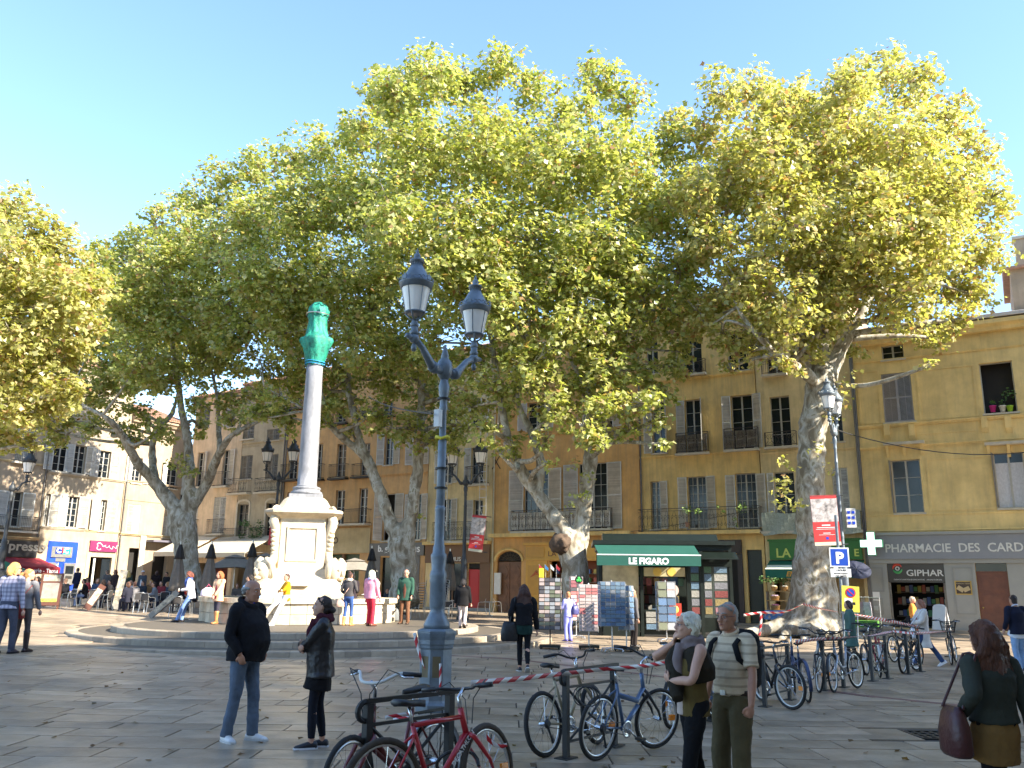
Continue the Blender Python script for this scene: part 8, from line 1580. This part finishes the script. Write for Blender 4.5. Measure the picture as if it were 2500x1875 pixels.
# --- couple at the bikes
person('short white-blonde person in a dark shawl, shading the face with one hand', (1.50, 7.35, 0), 1.56, 102, ('shirt', (96, 80, 44)), ('trousers', (20, 20, 22)), ((25, 24, 24),), ('bowl', (226, 218, 196)),
    dict(anL=(-.08, .1, .085), anR=(.08, -.12, .085), wrR=(.10, .12, 1.47), elR=(.5, 1, -.5), hdR=(-.2, -.1, 1), wrL=(-.06, .24, 1.15), elL=(-1, .2, -.8), hdL=(.9, .2, .5), yaw=-8, pitch=6), True, SKIN, 1.0, .02, (('shawl', (44, 38, 28)), ('scarf', (120, 106, 104)), ('glasses',), ('panel', (190, 170, 156))), hem=.86, sleeve='none')
person('grey-haired person in a beige striped polo and olive trousers with a black backpack', (1.89, 7.62, 0), 1.64, 130, ('shirt', (206, 186, 156), 'stripe'), ('trousers', (90, 80, 56)), ((60, 50, 40),), ('short', (146, 142, 136)),
    dict(anL=(-.12, .04, .085), anR=(.13, .02, .085), wrL=(-.30, .16, .90), wrR=(.30, -.02, .9), hdL=(.1, .3, -1), curl=1.1, yaw=-2, pitch=-3, elL=(-.7, -1, 0)), True, SKIN2, .99, .03, (('backpack', (22, 22, 24)), ('belt', (60, 40, 28)), ('glasses',)), hem=1.0, sleeve='short', collar=(206, 186, 156), legw='wide')
# --- foreground walker at right
person('person with very long auburn hair, seen from behind, carrying a burgundy bag', (3.45, 6.45, 0), 1.57, 18, ('jacket', (52, 54, 46)), ('leggings', (24, 22, 24)), ((22, 20, 20), (30, 28, 28), .3), ('long', (84, 46, 26), .17),
    dict(anL=(-.08, -.26, .16), anR=(.09, .24, .09), toeL=(-.05, 1, -.5), wrL=(-.26, .05, 1.05), wrR=(.30, -.08, .86), knL=(0, 1, 0), elL=(-.6, -1, 0)), True, SKIN, 1.05, 0, (('skirt', .72, .205, (122, 92, 52)), ('bag', (-.37, .03, .93), (.34, .16, .36), (66, 28, 26), (.35, 1, 0))), hem=1.0)
# --- mid-ground walkers
q, h = at_feet(1278, 1640, 1430); person('long-haired person in black walking away in the middle of the square', q, h, 3, ('jacket', (26, 25, 28)), ('leggings', (24, 24, 28)), ((40, 40, 44), (190, 186, 180)), ('long', (70, 40, 30), .3),
    dict(anL=(-.07, .12, .085), anR=(.07, -.18, .13), toeR=(.05, 1, -.6), wrL=(-.25, .06, .95), wrR=(.28, .08, .82)), True, vox=.011, extras=(('skirt', .78, .19, (30, 52, 48)), ('bag', (-.30, -.02, .80), (.36, .16, .40), (28, 28, 30))), hem=.92)
q, h = at_feet(1161, 1528, 1416, .45); person('person in black jacket and pale trousers walking away by the stacked chairs', (-1.5, 28.5, .45), h, -8, ('jacket', (24, 23, 24)), ('trousers', (196, 180, 172)), ((70, 50, 40),), ('bob', (30, 24, 24)), dict(anL=(-.09, .05, .085), anR=(.1, -.15, .14), toeR=(.05, 1, -.6), wrL=(-.3, .05, .84), wrR=(.28, .1, .86)), build=1.12, hem=.78)
q, h = at_feet(44, 1592, 1391); person('person with a red shoulder bag, grey top and tall boots walking at the left', q, h, -5, ('knit', (128, 126, 128)), ('leggings', (86, 78, 76)), ((50, 34, 34), (40, 30, 30), .36), ('ponytail', (186, 130, 76)),
    dict(anL=(-.12, -.06, .09), anR=(.1, .08, .085), wrL=(-.3, .0, .86), wrR=(.29, .1, .88), yaw=-55), vox=.014, extras=(('bag', (-.02, -.2, .84), (.36, .12, .30), (150, 62, 56), (1, 0, 0), 'cross'),), hem=.90, build=1.05)
q, h = at_feet(6, 1596, 1376); person('person in a black and white plaid shirt and jeans at the far left edge', q, h, -3, ('shirt', (196, 190, 204), 'plaid'), ('trousers', (66, 68, 80), 'denim'), ((50, 46, 60),), ('bob', (206, 156, 92)), dict(anL=(-.1, -.1, .1), anR=(.1, .1, .085), yaw=-40), vox=.014, hem=.85, extras=(('sunglasses',),))
# --- around the fountain
def sit_on(label, x, y, face, seat, top, legs, shoes, hair, pose=None, **kw):
    p = dict(pelvis=(0, 0, seat + .09), chest=(0, .05, seat + .44), neck=(0, .10, seat + .63), wrL=(-.12, .34, seat + .26), wrR=(.12, .34, seat + .26)); p.update(pose or {}); z = kw.pop('z', None); return person(label, (x, y, z if z is not None else 0), kw.pop('h', 1.68), face, top, legs, shoes, hair, p, sit=True, **kw)
sit_on('person in a white jacket reading while seated on the left end of the basin', -11.05, 30.65, 105, .84, ('jacket', (226, 222, 228)), ('trousers', (104, 128, 170), 'denim'), ((40, 34, 34),), ('bob', (112, 60, 44)), dict(anL=(-.08, .40, .085), anR=(.12, .26, .085), pitch=-22, wrL=(-.08, .36, 1.08), wrR=(.1, .36, 1.08)), z=ZP, extras=(('scarf', (70, 90, 150)), ('bag', (.28, .1, .86), (.3, .16, .28), (206, 160, 70)), ('item', (0, .42, 1.1), (.14, .02, .1), (230, 220, 220))))
q, h = at_feet(540, 1521, 1397, ZP); q = Vector((-9.72, 29.5, ZP)); person('person in tan cardigan, red top and tall tan boots standing by the basin', q, h, 150, ('knit', (222, 176, 140)), ('leggings', (60, 56, 66)), ((196, 130, 76), (120, 80, 50), .34), ('bob', (176, 100, 56)), dict(anL=(-.04, .05, .085), anR=(.06, -.04, .085), wrL=(-.05, .22, .92), wrR=(.05, .22, .92), elL=(-1, -.2, 0), elR=(1, -.2, 0), yaw=-20), extras=(('panel', (176, 40, 60)),), hem=.74)
sit_on('person in a denim shirt seated on the basin, head in one hand', -8.45, 29.5, 125, .84, ('shirt', (104, 138, 178), 'denim'), ('trousers', (110, 134, 160), 'denim'), ((40, 40, 50),), ('curly', (36, 28, 26)), dict(anL=(-.02, .44, .085), anR=(-.12, .62, .42), knR=(.6, .6, 1), wrR=(.04, .30, 1.40), elR=(.4, .5, -1), hdR=(-.1, -.1, 1), wrL=(-.05, .34, 1.06), chest=(0, .12, 1.2), neck=(0, .24, 1.36), pitch=-15), z=ZP)
sit_on('person in a mustard top and white trousers seated on the basin before the pedestal', -7.4, 29.3, 120, .84, ('shirt', (216, 150, 30)), ('trousers', (226, 222, 220)), ((220, 218, 216), (230, 230, 230)), ('short', (60, 40, 34)), dict(anL=(-.1, .45, .085), anR=(-.02, .75, .32), knR=(.5, .5, 1), wrL=(.1, .22, 1.1), wrR=(-.1, .22, 1.12), elL=(-1, .2, -.5), elR=(1, .2, -.5), chest=(0, .0, 1.22), neck=(0, .0, 1.41), yaw=10), z=ZP)
q, h = at_feet(848, 1527, 1398, ZP); person('person with topknot, blue jeans and tan boots, back turned, right of the pedestal', q, h, -12, ('shirt', (76, 72, 72)), ('leggings', (62, 88, 140)), ((216, 160, 90), (150, 110, 70), .2), ('topbun', (70, 46, 38)), dict(anL=(-.14, .0, .085), anR=(.10, .03, .085), wrL=(-.2, .16, 1.0), wrR=(.2, .2, 1.05)), extras=(('scarf', (200, 186, 166)), ('bag', (-.26, -.05, .72), (.28, .12, .26), (196, 160, 140), (1, .4, 0), 'cross')), hem=.92)
q, h = at_feet(902, 1528, 1394, ZP); person('white-haired person in a pink jacket and red trousers by the basin', q, h, -28, ('jacket', (226, 150, 168)), ('trousers', (208, 50, 66)), ((120, 60, 40),), ('curly', (236, 226, 190)), dict(anL=(-.08, .03, .085), anR=(.12, -.03, .085), wrR=(.26, .12, .85)), extras=(('scarf', (196, 190, 230)),), hem=.84)
q, h = at_feet(988, 1523, 1392, ZP); person('elderly person in a green jacket over a brown suit with sunglasses', q, h, 168, ('jacket', (48, 80, 66)), ('trousers', (112, 78, 56)), ((90, 60, 40),), ('balding', (220, 216, 210)), dict(anL=(-.12, .05, .085), anR=(.12, .02, .085), wrL=(-.24, .1, .9), wrR=(.24, .1, .9), hdL=(.2, .3, -1), hdR=(-.2, .3, -1), yaw=12), extras=(('panel', (104, 66, 52)), ('sunglasses',)), hem=.74, build=1.05, vox=.016)
sit_on('grey-haired person in a light jacket bent over a paper on the right of the basin', -4.76, 31.2, 150, .84, ('jacket', (206, 196, 180)), ('trousers', (60, 58, 64)), ((40, 36, 34),), ('short', (190, 186, 178)), dict(pitch=-28, wrL=(-.12, .34, 1.02), wrR=(.12, .34, 1.02)), z=ZP, extras=(('panel', (226, 224, 220)), ('item', (0, .42, 1.02), (.36, .26, .02), (220, 214, 206), -10)))
sit_on('person in dark clothes seated on the basin beyond the blue jeans', -5.43, 30.4, 20, .84, ('jacket', (46, 38, 42)), ('trousers', (150, 164, 196), 'denim'), ((40, 36, 36),), ('short', (34, 28, 28)), z=ZP)
# --- at the kiosk
q, h = at_feet(1388, 1566, 1446); person('person in lavender trousers and top behind the souvenir stands', q, h, 30, ('shirt', (150, 150, 210)), ('trousers', (132, 136, 206)), ((90, 80, 150),), ('short', (176, 120, 80)), dict(wrL=(-.1, .3, 1.2), wrR=(.2, .3, 1.25)), hem=.86, extras=(('bag', (.2, -.16, 1.1), (.26, .14, .34), (60, 60, 110)),))
q, h = at_feet(1546, 1580, 1440); person('grey-haired person in a navy shirt and dark trousers standing at the kiosk', q, h, -65, ('jacket', (96, 92, 92)), ('trousers', (44, 38, 36)), ((40, 36, 34),), ('short', (96, 92, 90)), dict(anL=(-.1, .03, .085), wrR=(.27, .02, .84)), skin=SKIN2, extras=(('panel', (40, 48, 72)), ('glasses',)), hem=.80, vox=.015)
person('vendor in dark clothes standing inside the kiosk', (6.3, 34.3, 0), 1.7, 175, ('knit', (40, 40, 46)), ('trousers', (30, 30, 34)), ((30, 30, 30),), ('short', (40, 30, 26)))
# --- right side
q, h = at_feet(2082, 1612, 1468); person('short dark-haired person in a long sea-green coat passing the right plane tree', q, h, 82, ('coat', (74, 100, 92)), ('trousers', (52, 48, 50)), ((40, 36, 36),), ('bob', (60, 36, 34)), dict(anL=(-.07, .14, .085), anR=(.07, -.14, .1), wrL=(-.27, .1, .84), wrR=(.27, -.06, .84)), hem=.40, build=1.08, vox=.016)
q, h = at_feet(2262, 1627, 1466); person('person in a cream cardigan, orange top and jeans striding past the racks', q, h, 84, ('coat', (206, 198, 188)), ('trousers', (52, 70, 104), 'denim'), ((226, 224, 224), (235, 235, 235)), ('bob', (150, 96, 72)), dict(pelvis=(0, 0, .90), anL=(-.08, .34, .085), anR=(.08, -.46, .15), toeR=(.05, 1, -.5), wrL=(-.1, .30, 1.12), wrR=(.12, .28, 1.16), elL=(-1, -.5, -.3), elR=(1, -.5, -.3), pitch=-8), vox=.014, extras=(('panel', (190, 70, 50)), ('item', (0, .36, 1.2), (.26, .03, .22), (30, 30, 34)), ('bag', (-.22, .34, .88), (.2, .1, .3), (220, 222, 228))), hem=.52)
q, h = at_feet(2236, 1572, 1458); person('person in a tan jacket in sunlight outside the pharmacy door', q, h, -120, ('jacket', (196, 130, 60)), ('trousers', (70, 60, 50)), ((60, 50, 44),), ('short', (226, 200, 170)), dict(wrL=(-.1, .3, 1.1)), vox=.018)
q, h = at_feet(2496, 1640, 1455); person('person in a black and white jacket and light jeans at the right edge, back turned', q, h, 5, ('jacket', (30, 32, 48)), ('trousers', (130, 156, 186), 'denim'), ((40, 44, 70), (200, 190, 190)), ('short', (50, 36, 30)), dict(anL=(-.1, -.06, .09), anR=(.1, .1, .085), wrL=(-.24, .12, .95)), vox=.014, hem=.84, collar=(220, 220, 230), extras=(('skirt', .80, .20, (226, 226, 228)),))
# --- cafe guests
CG = 'guests on the left cafe terrace'
def guest(px, py, face, top, hair, label, sitting=True, legs=(50, 50, 62), kind='jacket', head=None, ex=(), pose=None):
    q = G(px, py)
    if sitting: sit_on(label, q.x, q.y, face, .45, (kind, top), ('trousers', legs), ((40, 36, 36),), hair, pose, vox=.028, h=1.66, extras=ex, group=CG)
    else: person(label, q, 1.7, face, (kind, top), ('trousers', legs), ((40, 36, 36),), hair, pose, vox=.028, extras=ex, group=CG)
guest(182, 1462, 75, (40, 44, 70), ('short', (40, 30, 30)), 'standing person in dark blue at the cash machine', False)
guest(342, 1468, 170, (70, 76, 86), ('short', (60, 50, 44)), 'standing person with a white cap in front of the dark doorway', False, (120, 140, 170), ex=(('cap', (220, 220, 226)), ('panel', (210, 210, 215))))
guest(400, 1474, 150, (28, 28, 32), ('short', (30, 24, 22)), 'standing person in black with sunglasses near the left parasol', False, ex=(('sunglasses',),))
guest(376, 1466, 20, (36, 26, 28), ('bob', (50, 28, 26)), 'standing person in dark clothes left of the sunglasses wearer', False)
guest(254, 1472, 60, (96, 96, 98), ('short', (96, 80, 66)), 'standing person with a grey jacket and shoulder strap among the guests', False, ex=(('bag', (.25, .05, .8), (.28, .14, .3), (40, 40, 44)),))
guest(274, 1470, 150, (54, 40, 40), ('bob', (120, 60, 40)), 'standing red-haired person behind the tall illustrated panel', False)
guest(305, 1472, 10, (60, 70, 60), ('long', (206, 170, 100), .2), 'blonde person with long hair, back turned, right of the tall panel', False)
guest(158, 1482, 85, (34, 34, 38), ('short', (130, 100, 80)), 'seated person in black beside the brown menu board', True, (70, 80, 60))
guest(205, 1482, 110, (28, 28, 32), ('short', (40, 30, 28)), 'seated person in black with jeans left of the leaning panel', True, (100, 116, 150))
guest(212, 1474, 140, (176, 64, 66), ('short', (110, 70, 56)), 'seated person in a red top near the shop doorway')
guest(250, 1484, 75, (60, 52, 56), ('bob', (130, 96, 70)), 'seated person with a pale collar right of the leaning panel', True, (120, 120, 130), ex=(('panel', (220, 210, 210)),))
guest(296, 1488, 95, (50, 44, 60), ('bob', (60, 40, 34)), 'seated person in violet right of the tall panel')
guest(316, 1484, 170, (190, 186, 190), ('balding', (200, 170, 150)), 'seated bald person in a pale shirt', kind='shirt')
guest(326, 1492, 60, (120, 116, 116), ('short', (90, 60, 48)), 'seated person in grey leaning over the table')
guest(348, 1484, 150, (44, 50, 60), ('short', (60, 46, 40)), 'seated person in navy behind the crossed panels')
guest(362, 1480, 200, (120, 90, 60), ('curly', (186, 140, 80)), 'seated person with fair curly hair behind the crossed panels')
guest(376, 1490, 120, (120, 124, 130), ('short', (60, 44, 40)), 'seated person in a grey top right of the crossed panels')
guest(440, 1496, 80, (28, 30, 44), ('short', (40, 30, 30)), 'seated person in a dark striped sweater next to the basin', ex=(('panel', (200, 200, 206)),))
guest(450, 1484, 170, (200, 40, 44), ('short', (60, 30, 30)), 'seated person in bright red by the left trunk', kind='shirt')
guest(462, 1480, 200, (196, 44, 50), ('bob', (50, 36, 34)), 'second seated person in red by the left trunk', kind='shirt')
guest(112, 1478, 160, (60, 40, 46), ('bob', (70, 50, 44)), 'seated person behind the brown menu board')
for i, (px, py, fc, tc_, hc, lb) in enumerate(((132, 1480, 120, (80, 60, 64), (40, 30, 28), 'seated person in plum, second right of the brown menu board'), (232, 1478, 200, (70, 84, 110), (130, 96, 70), 'seated person in slate blue under the purple shop sign'), (268, 1484, 130, (150, 130, 110), (60, 44, 36), 'seated person in beige directly left of the tall panel'), (310, 1494, 60, (40, 40, 50), (90, 60, 44), 'seated person in black right of the tall panel, nearest the steps'),
     (392, 1484, 160, (130, 50, 56), (50, 36, 30), 'seated person in wine red left of the trunk parasol'), (410, 1488, 100, (60, 70, 84), (150, 110, 70), 'seated person in grey-blue left of the trunk parasol'), (470, 1490, 150, (50, 44, 44), (70, 50, 40), 'seated person in dark brown right of the left trunk'), (530, 1486, 170, (44, 44, 50), (40, 30, 26), 'seated person in charcoal between the two left parasols'), (575, 1486, 190, (96, 90, 84), (60, 44, 36), 'seated person in taupe left of the pedestal parasol'), (90, 1476, 150, (46, 60, 90), (60, 44, 36), 'seated person in blue left of the brown menu board'))): guest(px, py, fc, tc_, ('bob' if i % 2 else 'short', hc), lb)
guest(946, 1495, 150, (52, 58, 70), ('short', (150, 100, 80)), 'seated person in blue-grey behind the basin right side')
guest(966, 1494, 190, (60, 40, 36), ('short', (120, 70, 56)), 'seated person in brown behind the green-jacketed person')
# --- dog and bags
FUR = pmat('dog_fur_grey', (.05, .04, .032), .9, 0, .5, 14, .9, 70); FURT = pmat('dog_fur_tan', (.22, .12, .06), .9, 0, .4, 14, .8, 70)
q = G(944, 1519, ZP); d = thing('dog', 'small shaggy grey terrier standing by the red trousers', 'dog', q, R(75))
mb = MB(); loft(mb, [(0, -.26, .33), (0, -.18, .34), (0, 0, .32), (0, .16, .33), (0, .25, .38)], [.05, .085, .085, .10, .06], [.06, .09, .085, .11, .07], (1, 0, 0)); mb.tube([(0, .2, .38), (0, .29, .47), (0, .34, .5)], [.075, .065, .06], 10); mb.ell((0, .37, .52), (.07, .08, .07), 10, 8); mb.tube([(0, .40, .505), (0, .49, .48)], [.05, .03], 8)
for sx in (-1, 1):
    mb.tube([(sx * .055, .17, .32), (sx * .06, .16, .18), (sx * .06, .18, .09), (sx * .06, .20, .02)], [.05, .036, .026, .03], 8); mb.tube([(sx * .055, -.2, .33), (sx * .065, -.14, .22), (sx * .065, -.24, .13), (sx * .065, -.22, .02)], [.065, .05, .028, .03], 8); mb.tube([(sx * .045, .35, .57), (sx * .075, .34, .56), (sx * .08, .36, .5)], [.025, .028, .012], 6)
mb.tube([(0, -.27, .36), (0, -.34, .44), (0, -.36, .52)], [.03, .025, .012], 7); skinit(mb.build('body', FUR, d), .016, .03, 2, HAIRT); MB().ell((0, .5, .485), (.014, .012, .012), 8, 6).build('nose', BLKP, d); mb = MB(); mb.tube([(0, .42, .49), (0, .485, .47)], [.052, .034], 8); mb.build('muzzle', FURT, d, True)
q = G(962, 1516, ZP); t = thing('rucksack', 'grey rucksack standing on the platform beside the terrier', 'bag', q, R(20)); mb = MB(); loft(mb, [(0, 0, 0), (0, 0, .04), (0, 0, .3), (0, 0, .42), (0, 0, .47)], [.15, .18, .17, .14, .07], [.1, .13, .12, .08, .03], (1, 0, 0), sq=3.2); mb.build('bag_body', cloth(110, 112, 112), t, True); MB().tube([(-.06, 0, .46), (0, 0, .55), (.06, 0, .46)], .012, 6).build('handle', cloth(60, 60, 62), t)
q = G(517, 1500, ZP); t = thing('cloth_bag', 'white and pink cloth bag lying on the basin edge behind the reader', 'bag', (-10.35, 30.3, ZP + .86), R(30)); mb = MB(); loft(mb, [(0, 0, 0), (0, 0, .05), (0, 0, .22), (0, 0, .3)], [.22, .26, .22, .1], [.12, .15, .12, .05], (1, 0, 0)); mb.build('bag_body', cloth(226, 206, 214), t, True); MB().tube([(-.1, 0, .27), (0, 0, .42), (.1, 0, .27)], .012, 6).build('handle', cloth(180, 80, 110), t)
# --- fallen leaves on the paving
pts = []; 
for _ in range(230):
    px, py = random.uniform(0, 2500), 1500 + 375 * random.random() ** 1.3; q = G(px, py)
    if math.hypot(q.x - PCX, q.y - PCY) < 8.6: continue
    pts.append((q.x, q.y, q.z + .012))
pts = np.array(pts); nn = rng.normal(size=(len(pts), 3)) * .22 + np.array([0, 0, 1]); tag(obj('fallen_leaves', leaves(pts, nn, .075), leafmat('dry_leaf', ((0, (.12, .06, .02)), (.5, (.2, .11, .04)), (1, (.16, .12, .05))))), 'scattered dry plane leaves on the paving', 'leaves', kind='stuff')
